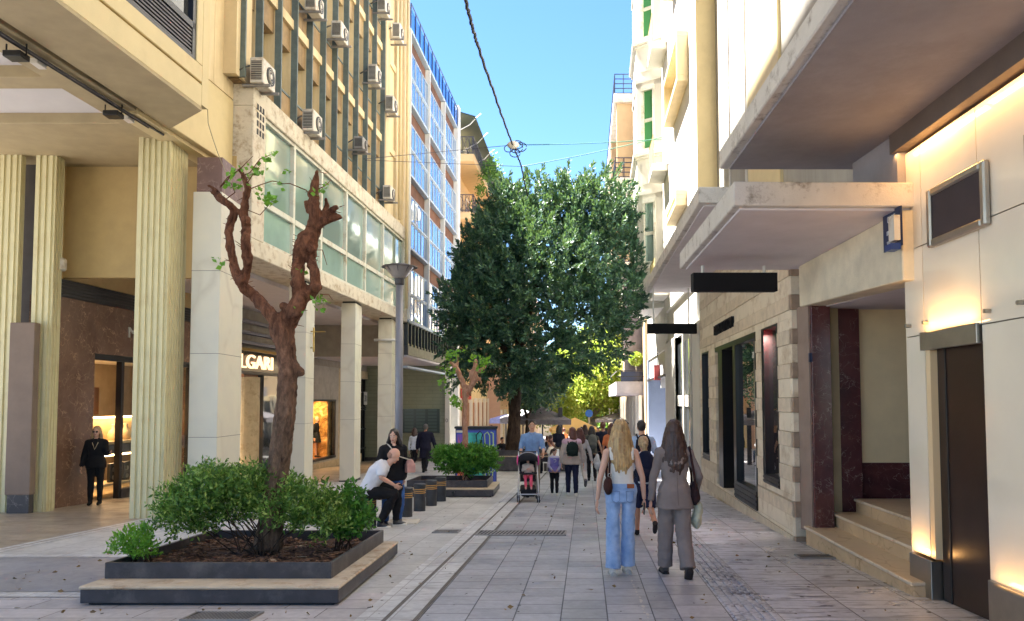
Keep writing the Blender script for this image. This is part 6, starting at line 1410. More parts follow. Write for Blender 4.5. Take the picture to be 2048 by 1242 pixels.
class Fig:
    """joints in a local frame facing +Y, 1.75 tall; pose gives leg pitch (thigh forward, knee bend) and arm directions"""
    def __init__(s, height=1.75, female=False, legs=((.25,.1),(-.2,.35)), arms=((V((-.25,0,-1)),V((-.05,.15,-1))),(V((.25,0,-1)),V((.05,.15,-1)))), lean=0, headturn=0, headpitch=0, joints=None, bulk=1.0, footpitch=(0,0), hunch=0):
        s.k = height/1.75; s.f = female; s.bulk = bulk; hx = .088; s.shx = (.158 if female else .185)*(.5+.5*bulk)
        s.legs = [limb_leg(hx, -1, *legs[0]), limb_leg(hx, 1, *legs[1])]; s.fp = list(footpitch)
        s.pel = V((0,0,.93)); s.up = V((0, math.sin(lean), math.cos(lean)))
        s.spine = [s.pel+s.up*q for q in (-.10, -.02, .13, .30, .43, .50)]
        if hunch: s.spine = [p+V((0, hunch*(q**2)*1.2, -hunch*q*q*.3)) for p, q in zip(s.spine, (0,0,.13,.3,.45,.52))]
        s.neck = s.spine[-1]; ha = lean*.9+headpitch*.35+hunch; s.head = s.neck+V((0,.02+.145*math.sin(ha),.145*math.cos(ha))); s.hturn, s.hpitch = headturn, headpitch
        s.sh = [s.spine[4]+V((sd*s.shx, 0, -.022)) for sd in (-1,1)]
        s.arms = []
        for i in (0,1):
            u, f = arms[i]; e = s.sh[i]+u.normalized()*.28; w = e+f.normalized()*.25; s.arms.append([s.sh[i], e, w])
        if joints:
            for k_, v_ in joints.items(): setattr(s, k_, v_)
        lo = min(min(l[2].z for l in s.legs)-.085, 9)
        s.drop = -lo if joints is None or 'nodrop' not in joints else 0
        s.headR = Matrix.Rotation(-s.hturn, 3, 'Z') @ Matrix.Rotation(-s.hpitch, 3, 'X')
    def place(s, base, heading):
        s.base = V(base); s.R = Matrix.Rotation(-heading, 3, 'Z'); return s
    def w(s, p): return s.base+s.R@((V(p)+V((0,0,s.drop)))*s.k)
    def xf(s, mb): mb.v = [tuple(s.w(p)) for p in mb.v]; return mb
    def rings(s, mb, pts, rx, ry, n=20):
        vs = []; m = len(pts)
        for i, p in enumerate(pts):
            t = (pts[min(i+1,m-1)]-pts[max(i-1,0)]).normalized(); r = V((1,0,0)); r = (r-t*r.dot(t)).normalized(); f = t.cross(r)
            for k in range(n):
                a = 2*math.pi*k/n; ca, sa = math.cos(a), math.sin(a); vs.append(p+r*rx[i]*math.copysign(abs(ca)**.85,ca)+f*ry[i]*math.copysign(abs(sa)**.85,sa))
        fs = [(i*n+k, i*n+(k+1)%n, (i+1)*n+(k+1)%n, (i+1)*n+k) for i in range(m-1) for k in range(n)]+[tuple(range(n-1,-1,-1)), tuple(range((m-1)*n,m*n))]
        mb.add(vs, fs)
    def torso(s, mb, i0=0, i1=6, inf=0, hem=0, flare=0):
        B = s.bulk
        if s.f: rx = [.165,.168,.122,.138,.142,.055]; ry = [.118,.118,.088,.108,.082,.055]
        else: rx = [.155,.155,.138,.162,.165,.062]; ry = [.112,.112,.100,.120,.095,.062]
        rx = [r*B+inf for r in rx]; ry = [r*B*(1.05 if B > 1.1 else 1)+inf for r in ry]; P = s.spine[i0:i1]; rx = rx[i0:i1]; ry = ry[i0:i1]
        if hem:
            rx = [rx[0]+flare]+rx; ry = [ry[0]+flare]+ry; P = [P[0]-s.up*hem]+P
        s.rings(mb, P, rx, ry)
        if i1 >= 6:
            for sh in s.sh: mb.tube([s.spine[4]+V((0,0,.0)), sh], [.070*B+inf, .050*B+inf], 10); mb.ball(sh, .052*B+inf, 10); mb.tube([s.spine[5]-s.up*.015, s.spine[4].lerp(sh,.6)+V((0,0,.035))], [.045+inf*.5, .03+inf], 8)
    def leg(s, mb, i, r=(.088,.075,.055,.054,.040), inf=0, upto=1.0, loose=(0,0,0)):
        h, k, a = s.legs[i]; B = (s.bulk+1)/2
        P = [h, h.lerp(k,.5), k, k.lerp(a,.35), a]; rr = [r[0]*B+inf, r[1]*B+inf+loose[0], r[2]*B+inf+loose[1], r[3]*B+inf+loose[1], r[4]+inf+loose[2]]
        if upto < 1:
            n_ = upto*4; j = int(n_); f = n_-j; P2 = P[:j+1]+([P[j].lerp(P[j+1], f)] if f > 0 and j < 4 else []); rr = rr[:j+1]+([rr[j]*(1-f)+rr[j+1]*f] if f > 0 and j < 4 else []); P = P2
        mb.tube(P, rr, 12); mb.ball(h, rr[0], 10)
        if upto > .6: mb.ball(k, (r[2]*B+inf+loose[1])*1.0, 8)
    def arm(s, mb, i, inf=0, upto=1.0, r=(.052,.046,.038,.036,.026)):
        B = (s.bulk+1)/2*(.88 if s.f else 1); sh, e, w = s.arms[i]
        P = [sh, sh.lerp(e,.5), e, e.lerp(w,.35), w]; rr = [q*B+inf for q in r]
        n_ = upto*4; j = min(4, int(n_)); f = n_-j
        if j < 4: P, rr = P[:j+1]+[P[j].lerp(P[j+1], max(f,.01))], rr[:j+1]+[rr[j]*(1-f)+rr[j+1]*f]
        mb.tube(P, rr, 10); mb.ball(sh, rr[0], 8)
        if upto > .5: mb.ball(e, rr[2] if len(rr) > 2 else rr[-1], 8)
    def hand(s, mb, i, curl=.5, sc=1):
        sh, e, w = s.arms[i]; d = (w-e).normalized(); side = V((1 if i == 1 else -1,0,0)); n = (side-d*side.dot(d)).normalized()   # n: back of hand, outwards
        t = d.cross(n).normalized()                                                                                        # across the fingers
        if t.y < 0: t = -t
        c = w+d*.045*sc; R_ = Matrix((t, n, d)).transposed(); mb.ball(c, (.040*sc,.017*sc,.052*sc), 8, R_)
        for q, (o, L) in enumerate(((.030,.072), (.010,.080), (-.010,.075), (-.029,.058))):
            p = c+t*o*sc+d*.040*sc; c1 = curl*(.7+.15*q); a1 = (d-n*c1*.6).normalized(); a2 = (d-n*c1*1.5).normalized(); p1 = p+a1*L*.5*sc; p2 = p1+a2*L*.5*sc; mb.tube([p, p1, p2], [.0095*sc,.0085*sc,.0065*sc], 6)
        p = c+t*.034*sc-d*.015*sc; p1 = p+(t*.75+d*.7-n*.2).normalized()*.032*sc; p2 = p1+(t*.15+d*.9-n*.3).normalized()*.028*sc; mb.tube([p, p1, p2], [.012*sc,.0095*sc,.0075*sc], 6)
        s.handpos = getattr(s, 'handpos', {}); s.handpos[i] = c+d*.05
    def headmesh(s, mb):
        hp = s.head; R_ = s.headR; L = lambda x, y, z: hp+R_@V((x,y,z))
        mb.ball(L(0,-.008,.025), (.074,.094,.098), 16, R_); mb.ball(L(0,.018,-.045), (.056,.066,.068), 14, R_); mb.ball(L(0,.062,-.082), (.026,.022,.022), 8, R_)
        mb.ball(L(0,.088,-.022), (.012,.020,.022), 8, R_); mb.ball(L(0,.082,0), (.010,.014,.028), 8, R_)
        for sd in (-1,1): mb.ball(L(.076*sd,-.006,-.008), (.011,.020,.030), 8, R_); mb.ball(L(.035*sd,.058,-.035), (.024,.022,.024), 8, R_)
        mb.tube([s.neck-V((0,0,.06)), hp+V((0,-.015,-.05))], [.058*(.85 if s.f else 1), .050*(.85 if s.f else 1)], 12)
    def H(s, x, y, z): return s.head+s.headR@V((x,y,z))
    def foot(s, mb, i, inf=0, sole=False, boot=False):
        a = s.legs[i][2]; k = s.legs[i][1]; p = s.fp[i]; R_ = Matrix.Rotation(-p, 3, 'X'); f = lambda x, y, z: a+R_@V((x,y,z))
        if sole: mb.tube([f(0,-.062,-.078), f(0,.02,-.078), f(0,.13,-.078), f(0,.175,-.074)], [.034+inf,.036+inf,.042+inf,.026+inf], 10); return
        mb.tube([f(0,-.045,-.045), f(0,.02,-.042), f(0,.11,-.058), f(0,.165,-.064)], [.036+inf,.040+inf,.036+inf,.022+inf], 10); mb.tube([a+(k-a)*(.28 if boot else .03), f(0,-.005,-.05)], [.042+inf,.040+inf], 10)
def person(lab, base, heading, fig, skin='warm', hair=('short','brown'), top=None, bottom=None, shoes=(.03,.03,.03), vox=.014, face=False, grp=None, sleeve=1.0, hem=.06, flare=0, infl=.012, loose=(0,0,0), upto=1.0, legskin=1.0, coat=0, hoodie=None, sole=None, boot=False, hidehands=False, name='person', skirt=None, topfrom=1, curl=.5, hsc=1):
    fig.place(base, heading); t = thing(name, lab, 'person', base, grp)
    b_ = MB(); fig.torso(b_); fig.headmesh(b_)
    for i in (0,1): fig.leg(b_, i, inf=-.002 if legskin == 1 else 0); fig.arm(b_, i); fig.foot(b_, i, -.006)
    ex = MB()
    for i in (0,1): fig.hand(ex, i, curl, hsc)
    body = bake(fig.xf(b_), vox*fig.k, 'body', SK[skin], t, 4, extra=fig.xf(ex))
    if top is not None:
        b_ = MB(); fig.torso(b_, topfrom, 6, infl, hem, flare)
        if coat:
            P = [fig.spine[1], fig.spine[0], V((0,0,.93-coat))]; fig.rings(b_, [P[2], P[1], P[0]], [.20*fig.bulk,.18*fig.bulk,.16*fig.bulk], [.15,.135,.12])
        for i in (0,1): fig.arm(b_, i, infl+.004, sleeve)
        bake(fig.xf(b_), vox*fig.k, 'top', top, t, 5, .006, 16)
    if bottom is not None:
        b_ = MB(); fig.rings(b_, [fig.spine[0]-V((0,0,.02)), fig.spine[1], fig.spine[1]+fig.up*.09], [.168*fig.bulk,(.170 if fig.f else .16)*fig.bulk,.14*fig.bulk], [.122,.120,.103*fig.bulk])
        for i in (0,1): fig.leg(b_, i, inf=.010, upto=upto, loose=loose)
        bake(fig.xf(b_), vox*fig.k, 'trousers', bottom, t, 4, .008, 13)
    if skirt is not None:
        b_ = MB(); fig.rings(b_, [V((0,0,.62)), V((0,0,.93)), V((0,0,1.05))], [.23,.18,.13], [.19,.13,.1]); bake(fig.xf(b_), vox*fig.k, 'skirt', skirt, t, 4, .008, 13)
    sm = shoes if not isinstance(shoes, tuple) else C('shoe_%d' % int(sum(shoes)*300), shoes)
    for i in (0,1): b_ = MB(); fig.foot(b_, i, .004, boot=boot); bake(fig.xf(b_), .011*fig.k, 'shoe', sm, t, 3)
    if sole is not None:
        for i in (0,1): b_ = MB(); fig.foot(b_, i, .006, sole=True); bake(fig.xf(b_), .011*fig.k, 'shoe_sole', sole, t, 2)
    style, hc = hair; hm = HR[hc]; H = fig.H; b_ = MB(); R_ = fig.headR
    if style != 'bald':
        b_.ball(H(0,-.022,.042), (.085,.098,.098), 14, R_)
        if style in ('short',): b_.ball(H(0,-.045,-.005), (.078,.066,.07), 10, R_)
        if style == 'bun': b_.ball(H(0,-.12,.08), .045, 8); b_.ball(H(0,-.04,.0), (.08,.075,.07), 10, R_)
        if style == 'pony': b_.ball(H(0,-.04,-.01), (.082,.075,.07), 10, R_); b_.tube([H(0,-.10,.03), H(0,-.145,-.01), H(.01,-.14,-.12), H(.02,-.12,-.20)], [.035,.042,.036,.012], 9)
        if style in ('bob','long','vlong'):
            L = {'bob': .17, 'long': .30, 'vlong': .42}[style]
            for sd in (-1,1): b_.tube([H(.06*sd,-.01,.04), H(.083*sd,-.02,-.05), H(.085*sd,-.03,-min(L,.18))], [.038,.034,.028], 9)
            n_ = 11
            for k in range(n_):
                a = math.pi*(k/(n_-1)-.5); x, y = math.sin(a), -math.cos(a); e = L*(1-.22*abs(math.sin(a))**2)*(1+.05*math.sin(k*2.3))
                sp = 1.0 if style == 'bob' else 1.28
                b_.tube([H(.055*x,.055*y-.01,.06), H(.080*x,.085*y-.01,-.02), H(.088*x*sp,.085*y-.015,-.02-e*.45)]+[fig.head+R_@V((.088*x*sp*1.12,.075*y-.045,-.02-e*.85)), fig.head+R_@V((.085*x*sp,.07*y-.05,-.04-e))], [.026,.032,.034,.028,.010], 8)
        # carve the face free: keep hair behind a plane by not adding in front
        bake(fig.xf(b_), vox*.85*fig.k, 'hair', hm, t, 2, .006, 30)
    if face:
        def fx(nm, mt, c, r): m_ = MB(); m_.ball(H(*c), r, 8, R_); fig.xf(m_).build(nm, mt, t, smooth=True)
        for sd in (-1,1):
            fx('eye', MT['white'], (.030*sd,.077,.005), (.013,.007,.008)); fx('pupil', MT['black'], (.030*sd,.083,.005), (.006,.004,.007)); fx('eyebrow', hm if style != 'bald' else MT['brown'], (.030*sd,.080,.026), (.018,.006,.004))
        fx('mouth', C('lip', (.42,.09,.07)), (0,.080,-.058), (.024,.009,.007))
    return t, body
def prop(name, lab, cat, base, grp=None): return thing(name, lab, cat, base, grp)
def P2(u, v): p = gnd(u, v); return (p.x, p.y, p.z)
dn = V((0,0,-1))
# --- blonde woman walking away
F = Fig(1.70, True, legs=((.05,.05,.0),(.20,.12,.0)), arms=((V((-.30,-.10,-1)),V((-.12,.06,-1))),(V((.30,-.08,-1)),V((.10,.16,-1)))), bulk=.93, footpitch=(0,.0))
base = P2(1242, 1150); base = (base[0]-.0, base[1]-.05, base[2])
WB, _ = person('woman with long straight blonde hair in white scoop-back top and light jeans', base, -.02, F, 'fair', ('vlong','blonde'), None, jeans(), MT['white'], .0085, loose=(-.006,.014,.036), sole=C('grey_sole', (.42,.42,.40)), curl=.6)
b_ = MB(); F.rings(b_, [F.spine[1]+F.up*.07, F.spine[2], F.spine[3], F.spine[3]+F.up*.045], [.146,.132,.141,.142], [.108,.098,.114,.108])
for sd in (-1,1): b_.tube([F.spine[3]+V((sd*.105,-.075,.03)), F.spine[4]+V((sd*.118,-.055,.03)), F.sh[0 if sd < 0 else 1]+V((-sd*.055,0,.062)), F.spine[4]+V((sd*.10,.07,.0)), F.spine[3]+V((sd*.08,.085,.02))], [.026,.022,.020,.022,.026], 8)
bake(F.xf(b_), .0085, 'top', C('white_rib_top', (.74,.71,.66), .06), WB, 3, .003, 20)
b_ = MB(); F.rings(b_, [F.spine[1]+F.up*.055, F.spine[1]+F.up*.098], [.163,.152], [.119,.112]); F.xf(b_).build('waistband', jeans(), WB, smooth=False)
p = F.spine[1]+V((.085,-.112,.075)); b_ = MB(); b_.box(p.x-.038, p.x+.038, p.y-.014, p.y+.006, p.z-.022, p.z+.022); F.xf(b_).build('leather_patch', C('leather_patch', (.32,.10,.04)), WB)
b_ = MB()   # back pockets and seam
for sd in (-1,1): b_.tube([F.pel+V((sd*.035,-.128,.0)), F.pel+V((sd*.038,-.133,-.10)), F.pel+V((sd*.075,-.128,-.125)), F.pel+V((sd*.115,-.108,-.10)), F.pel+V((sd*.12,-.105,.0)), F.pel+V((sd*.035,-.128,.0))], .003, 4)
F.xf(b_).build('pocket_seam', C('seam', (.15,.22,.40)), WB)
sg = prop('sunglasses', 'sunglasses pushed up on the blonde woman\'s head', 'sunglasses', F.w(F.head)); b_ = MB(); b_.tube([F.H(-.085,-.03,.085), F.H(-.06,.03,.12), F.H(.06,.03,.12), F.H(.085,-.03,.085)], .008, 6); F.xf(b_).build('frame', MT['black'], sg)
t = prop('handbag', 'small brown shoulder bag under the blonde woman\'s left arm', 'handbag', F.w(F.sh[0])); q = F.sh[0]
b_ = MB(); b_.ball(q+V((-.005,-.105,-.35)), (.050,.085,.105), 12); bake(F.xf(b_), .012, 'bag_body', C('brown_leather', (.045,.018,.014), .3), t, 3, .006, 18)
b_ = MB(); b_.tube([q+V((.01,-.10,-.26)), q+V((.018,-.085,-.1)), q+V((.028,-.02,.072)), q+V((.035,.06,.02)), q+V((.0,.06,-.2)), q+V((-.01,-.06,-.30))], .011, 6); F.xf(b_).build('strap', C('brown_leather', 0), t, smooth=True)
b_ = MB(); c = q+V((.012,-.118,-.235)); b_.tube([c+V((.02*math.cos(a),0,.02*math.sin(a))) for a in np.linspace(0,6.28,13)], .005, 5, caps=False); F.xf(b_).build('ring', MT['steel'], t)
t = prop('phone', 'black smartphone held in the blonde woman\'s right hand', 'phone', F.w(F.handpos[1])); c = F.handpos[1]; b_ = MB(); b_.obox(c+V((-.012,-.01,.0)), Matrix.Rotation(.25,3,'X'), .006, .034, .072); F.xf(b_).build('case', MT['black'], t, bevel=.004); b_ = MB(); b_.ball(c+V((-.02,-.02,.05)), (.003,.010,.010), 8); F.xf(b_).build('camera_lens', MT['steel'], t)
# --- woman in the mauve-grey suit
F = Fig(1.70, True, legs=((.16,.05,.0),(-.02,.42,.0)), arms=((V((-.30,-.05,-1)),V((-.10,.05,-1))),(V((.42,-.15,-1)),V((.05,.75,-.75)))), bulk=.98, footpitch=(0,.95))
base = P2(1351, 1152)
suit = C('mauve_suit', (.245,.20,.185), .10, 5)
WS, _ = person('woman with long dark brown hair in a mauve-grey trouser suit', base, -.03, F, 'fair', ('vlong','brown'), None, suit, C('grey_suede', (.10,.085,.08)), .0095, loose=(.006,.022,.034), boot=True, sole=C('boot_sole', (.03,.025,.025)))
b_ = MB(); F.torso(b_, 1, 6, .016, .17, .028)
for i in (0,1): F.arm(b_, i, .014, 1.0)
bake(F.xf(b_), .0095, 'blazer', suit, WS, 4, .009, 11)
b_ = MB(); b_.tube([F.spine[1]+V((0,-.165,-.12)), F.spine[1]+V((0,-.148,0)), F.spine[2]+V((0,-.118,.02)), F.spine[3]+V((0,-.136,.02)), F.spine[4]+V((0,-.112,.0))], .0022, 4); F.xf(b_).build('back_seam', C('seam_dark', (.10,.08,.075)), WS)
t = prop('handbag', 'dark brown slouchy shoulder bag at the suited woman\'s right side', 'handbag', F.w(F.sh[1])); q = F.sh[1]
b_ = MB(); b_.ball(q+V((.055,-.02,-.46)), (.055,.13,.11), 12); b_.ball(q+V((.05,-.02,-.38)), (.045,.09,.08), 10); bake(F.xf(b_), .012, 'bag_body', C('dark_leather', (.035,.016,.018), .3), t, 3, .008, 14)
b_ = MB(); b_.tube([q+V((.055,-.10,-.40)), q+V((.035,-.085,-.2)), q+V((.0,-.045,.075)), q+V((.0,.06,.03)), q+V((.05,.09,-.2)), q+V((.055,.06,-.4))], .014, 6); F.xf(b_).build('strap', C('dark_leather', 0), t, smooth=True)
t = prop('tote_bag', 'limp pale green-white cloth tote hanging below the suited woman\'s bag', 'bag', F.w(q)); b_ = MB(); b_.ball(q+V((.10,.02,-.60)), (.045,.10,.10), 10); b_.ball(q+V((.085,.02,-.72)), (.055,.11,.11), 10); bake(F.xf(b_), .012, 'bag_body', C('pale_tote', (.50,.50,.38)), t, 3, .02, 9)
# --- child with pony tail and navy backpack
F = Fig(1.50, True, legs=((.25,.05,.0),(-.35,.75,.0)), arms=((V((-.25,.1,-1)),V((0,.3,-1))),(V((.25,.1,-1)),V((0,.4,-1)))), bulk=.88, footpitch=(0,.95))
b0 = at(1289, 1073, 10.9); base = (at(1288, 1060, 10.9).x, 10.9, gz(10.9))
KB, _ = person('youngster with blond ponytail in dark shorts between the two women', base, 0, F, 'tan', ('pony','lblonde'), C('white_tee', (.68,.70,.74)), C('navy_shorts', (.015,.018,.05)), C('black_trainer', (.025,.02,.02)), .011, sleeve=.4, upto=.5, loose=(.03,.03,.03), legskin=0)
def backpack(F, lab, col, w=.15, d=.09, h=.22, dz=.22, grp=None):
    t = prop('backpack', lab, 'backpack', F.w(F.spine[3])); c = F.spine[3]+V((0,-.125*F.bulk-d*.85,dz-.22)); b_ = MB()
    b_.rings = None; n = 4
    m_ = MB(); m_.ball(c, (w,d,h), 14); m_.box(c.x-w*.85, c.x+w*.85, c.y-d*.5, c.y+d*.8, c.z-h*.9, c.z+h*.55); bake(F.xf(m_), .014*F.k, 'pack_body', col, t, 4, .004, 14)
    m_ = MB(); m_.ball(c+V((0,-d*.7,-h*.35)), (w*.7,d*.45,h*.35), 12); F.xf(m_).build('front_pocket', col, t, smooth=True)
    for sd in (-1,1): m_ = MB(); m_.tube([c+V((sd*w*.6,d*.7,h*.6)), F.spine[4]+V((sd*.10,-.02,.085)), F.spine[4]+V((sd*.12,.11,-.02)), F.spine[2]+V((sd*.15,.06,.02)), c+V((sd*w*.7,d*.7,-h*.7))], .016, 6); F.xf(m_).build('shoulder_strap', col, t, smooth=True)
    return t
backpack(F, 'navy backpack worn by the youngster with the ponytail', C('navy_pack', (.012,.014,.035)), .17, .10, .27, .20)
# --- young man with backpack beyond
F = Fig(1.76, False, legs=((.2,.05,.0),(-.2,.4,.0)), arms=((V((-.3,0,-1)),V((0,.2,-1))),(V((.3,0,-1)),V((0,.2,-1)))))
x = at(1283, 870, 14.2).x; base = (x, 14.2, gz(14.2))
person('young man in a pale blue T-shirt seen between the two women, walking away', base, 0, F, 'warm', ('short','black'), C('pale_blue_tee', (.45,.55,.70)), C('dark_trousers', (.03,.03,.04)), vox=.016, sleeve=.45)
backpack(F, 'dark backpack of the young man in the pale blue T-shirt', C('black_pack', (.012,.012,.02)), .15, .09, .23, .22)
# --- father with stroller
F = Fig(1.78, False, legs=((.0,.05,.03),(.0,.02,.03)), arms=((V((-.24,.30,-1)),V((.05,.95,-.45))),(V((.24,.30,-1)),V((-.05,.95,-.45)))), bulk=1.04)
base = (at(1064, 900, 17.1).x, 17.1, gz(17.1))
MF, _ = person('smiling man in a light blue shirt pushing the stroller', base, math.pi, F, 'warm', ('short','black'), C('light_blue_shirt', (.20,.33,.56), .12, 14), C('khaki_trousers', (.30,.26,.21)), (.05,.05,.05), .015, face=True, sleeve=.62, hem=.05, loose=(.01,.015,.02))
b_ = MB(); b_.tube([F.H(-.06,.05,.115), F.H(-.02,.065,.118), F.H(.02,.065,.118), F.H(.06,.05,.115)], .013, 6); t = prop('sunglasses', 'dark sunglasses pushed up on the stroller man\'s head', 'sunglasses', F.w(F.head)); F.xf(b_).build('frame', MT['black'], t)
b_ = MB(); b_.tube([F.spine[5]+V((0,.10,-.02)), F.spine[3]+V((0,.172,0)), F.spine[1]+V((0,.165,0))], .004, 4); F.xf(b_).build('button_band', C('band_blue', (.13,.22,.42)), MF)
b_ = MB(); b_.tube([F.neck+V((-.07,-.02,.0)), F.neck+V((-.05,.075,-.01)), F.neck+V((0,.11,-.05)), F.neck+V((.05,.075,-.01)), F.neck+V((.07,-.02,.0))], .016, 6); F.xf(b_).build('collar', C('light_blue_shirt', 0), MF)
# stroller
sx, sy = at(1056, 950, 16.25).x, 16.25; sz = gz(sy); t = prop('stroller', 'silver framed stroller with a dark hood and pink side trim', 'stroller', (sx, sy, sz))
Q = lambda x, y, z: V((sx+x, sy+y, sz+z))
alm = plain('silver_tube', (.62,.62,.62), .3, .6); dkf = C('stroller_black', (.02,.02,.025)); pk = C('hot_pink', (.72,.09,.32))
for sd in (-1,1):
    m_ = MB(); m_.tube([Q(.21*sd,-.35,.08), Q(.215*sd,-.30,.32), Q(.20*sd,-.10,.62), Q(.20*sd,.30,.98), Q(.20*sd,.42,1.02)], .014, 8); m_.build('frame_tube', alm, t, smooth=True)
    m_ = MB(); m_.tube([Q(.20*sd,.30,.08), Q(.20*sd,.02,.50), Q(.20*sd,-.08,.62)], .013, 8); m_.build('rear_strut', alm, t, smooth=True)
    for yy in (-.36, .30):
        m_ = MB()
        for dx in (-.022,.022): m_.cyl(Q(.21*sd+dx-.010,yy,.075), Q(.21*sd+dx+.010,yy,.075), .072, n=16)
        m_.build('wheel', MT['black'], t); m_ = MB(); m_.cyl(Q(.21*sd-.034,yy,.075), Q(.21*sd+.034,yy,.075), .03, n=10); m_.build('wheel_hub', MT['alu'], t)
m_ = MB(); m_.tube([Q(-.20,.42,1.02), Q(.20,.42,1.02)], .018, 8); m_.build('handle', MT['black'], t)
m_ = MB(); m_.tube([Q(-.21,-.33,.18), Q(.21,-.33,.18)], .012, 8); m_.build('crossbar', alm, t)
m_ = MB(); m_.hexa([Q(-.17,-.22,.44), Q(.17,-.22,.44), Q(.17,.10,.40), Q(-.17,.10,.40), Q(-.17,-.22,.49), Q(.17,-.22,.49), Q(.17,.10,.45), Q(-.17,.10,.45)]); m_.hexa([Q(-.17,.08,.42), Q(.17,.08,.42), Q(.17,.12,.42), Q(-.17,.12,.42), Q(-.17,.20,.92), Q(.17,.20,.92), Q(.17,.24,.92), Q(-.17,.24,.92)]); m_.build('seat', dkf, t)
m_ = MB(); m_.hexa([Q(-.15,-.26,.12), Q(.15,-.26,.12), Q(.13,.22,.14), Q(-.13,.22,.14), Q(-.18,-.30,.30), Q(.18,-.30,.30), Q(.17,.26,.32), Q(-.17,.26,.32)]); m_.build('basket', dkf, t, bevel=.03)
m_ = MB(); vs = []; n = 12
for j in range(6):
    a = math.radians(-5+j*24)
    for k in range(n+1): b = math.pi*k/n; vs.append(Q(-.225*math.cos(b), .10-.34*math.cos(a)*math.sin(b)**.6*.9+.05, .80+.26*math.sin(b)**.7*math.sin(a+.35)))
m_.add(vs, [(j*(n+1)+k, j*(n+1)+k+1, (j+1)*(n+1)+k+1, (j+1)*(n+1)+k) for j in range(5) for k in range(n)]); o = m_.build('hood', dkf, t, smooth=True); s_ = o.modifiers.new('s','SOLIDIFY'); s_.thickness = .012
for sd in (-1,1): m_ = MB(); m_.ball(Q(.225*sd,.10,.86), (.020,.20,.11), 12); m_.build('pink_side', pk, t, smooth=True)
m_ = MB(); m_.tube([Q(-.225*math.cos(math.pi*k/14), -.20*math.sin(math.pi*k/14)**.6+.15, .80+.24*math.sin(math.pi*k/14)**.7) for k in range(15)], .012, 6); m_.build('hood_rim', C('grey_rim', (.4,.38,.42)), t, smooth=True)
m_ = MB(); m_.tube([Q(-.19,-.04,.60), Q(-.12,-.21,.60), Q(.12,-.21,.60), Q(.19,-.04,.60)], .024, 8); m_.build('bumper_bar', dkf, t, smooth=True)
# toddler seated in the stroller (explicit joints, local frame facing +Y, scaled)
def seated(height, pel, lean, knees, ankles, arms, female=False, bulk=1.0, hp=0, ht=0, hunch=0, fp=(0,0)):
    F = Fig(height, female, bulk=bulk, headpitch=hp, headturn=ht, lean=lean, hunch=hunch); d = V(pel)-F.pel
    F.spine = [p+d for p in F.spine]; F.pel = V(pel); F.neck = F.neck+d; F.head = F.head+d; F.sh = [p+d for p in F.sh]
    F.legs = [[V(pel)+V((-.088,.0,-.01)), V(knees[0]), V(ankles[0])], [V(pel)+V((.088,.0,-.01)), V(knees[1]), V(ankles[1])]]
    F.arms = [[F.sh[i], V(arms[i][0]), V(arms[i][1])] for i in (0,1)]; F.drop = 0; F.fp = list(fp); return F
F = seated(.92, (0,-.05,1.02), -.18, ((-.11,.36,1.0), (.11,.36,1.0)), ((-.12,.46,.62), (.10,.44,.62)), (((-.22,.02,1.22),(-.06,.22,1.30)), ((.22,.02,1.22),(.06,.22,1.30))), True, 1.15)
base = (sx, sy+.0, sz)
TD, _ = person('toddler with curly light brown hair sitting in the stroller, pink trousers and cream top', base, math.pi, F, 'fair', ('short','lblonde'), C('cream_top', (.62,.54,.46)), C('pink_trousers', (.72,.10,.18)), C('pale_pink_shoe', (.60,.30,.30)), .014, face=True, hsc=.9)
b_ = MB(); rn_ = random.Random(4)
for i in range(46):
    a = rn_.uniform(0,6.28); e = rn_.uniform(.1,1.5); c = (math.cos(a)*math.cos(e)*.105, math.sin(a)*math.cos(e)*.09-.03, math.sin(e)*.11+.03)
    if c[1] > .03 and c[2] < .07: continue
    b_.ball(F.H(*c), .032, 6)
bake(F.xf(b_), .012, 'curls', HR['lblonde'], TD, 1)
# --- girl in a purple vest
F = Fig(1.12, True, legs=((.0,.03,.0),(.05,.03,.0)), arms=((V((-.2,.3,-1)),V((.5,.7,-.6))),(V((.2,.3,-1)),V((-.5,.7,-.6)))), headturn=-.7, headpitch=.45, bulk=1.12)
base = P2(1109, 991)
G, _ = person('little girl in a lilac padded vest over a pale jumper, looking down, hands together', base, math.pi, F, 'fair', ('pony','brown'), C('pale_jumper', (.50,.48,.60)), C('black_leggings', (.012,.012,.016)), MT['white'], .012, face=True)
b_ = MB(); F.torso(b_, 1, 5, .026, .05, .012); bake(F.xf(b_), .012, 'vest', C('lilac_vest', (.24,.20,.50)), G, 3, .006, 12)
b_ = MB(); c = F.spine[3]+V((0,.165,0)); b_.tube([c+V((.05*math.cos(a),0,.05*math.sin(a)+.03)) for a in np.linspace(.6,5.2,12)], .012, 5); F.xf(b_).build('chest_emblem', C('silver_print', (.6,.58,.62)), G)
# --- woman with green-black backpack
F = Fig(1.62, True, legs=((.12,.05,.0),(-.08,.12,.0)), arms=((V((-.28,.0,-1)),V((-.05,.1,-1))),(V((.35,.0,-1)),V((.12,.1,-1)))), headturn=-.9, bulk=1.12)
base = P2(1144, 993)
W3, _ = person('woman with dark red bob and sunglasses in a beige cardigan', base, 0, F, 'fair', ('bob','auburn'), C('beige_cardigan', (.52,.43,.36)), C('navy_trousers', (.015,.018,.045)), MT['white'], .014, coat=.14, hem=.1, flare=.02, infl=.02)
b_ = MB()
for sd in (-1,1): b_.ball(F.H(.032*sd,.085,.005), (.024,.008,.018), 8, F.headR)
b_.tube([F.H(.06,.08,.01), F.H(.085,-.01,.01)], .004, 4); t = prop('sunglasses', 'dark sunglasses worn by the woman in the beige cardigan', 'sunglasses', F.w(F.head)); F.xf(b_).build('lenses', MT['black'], t)
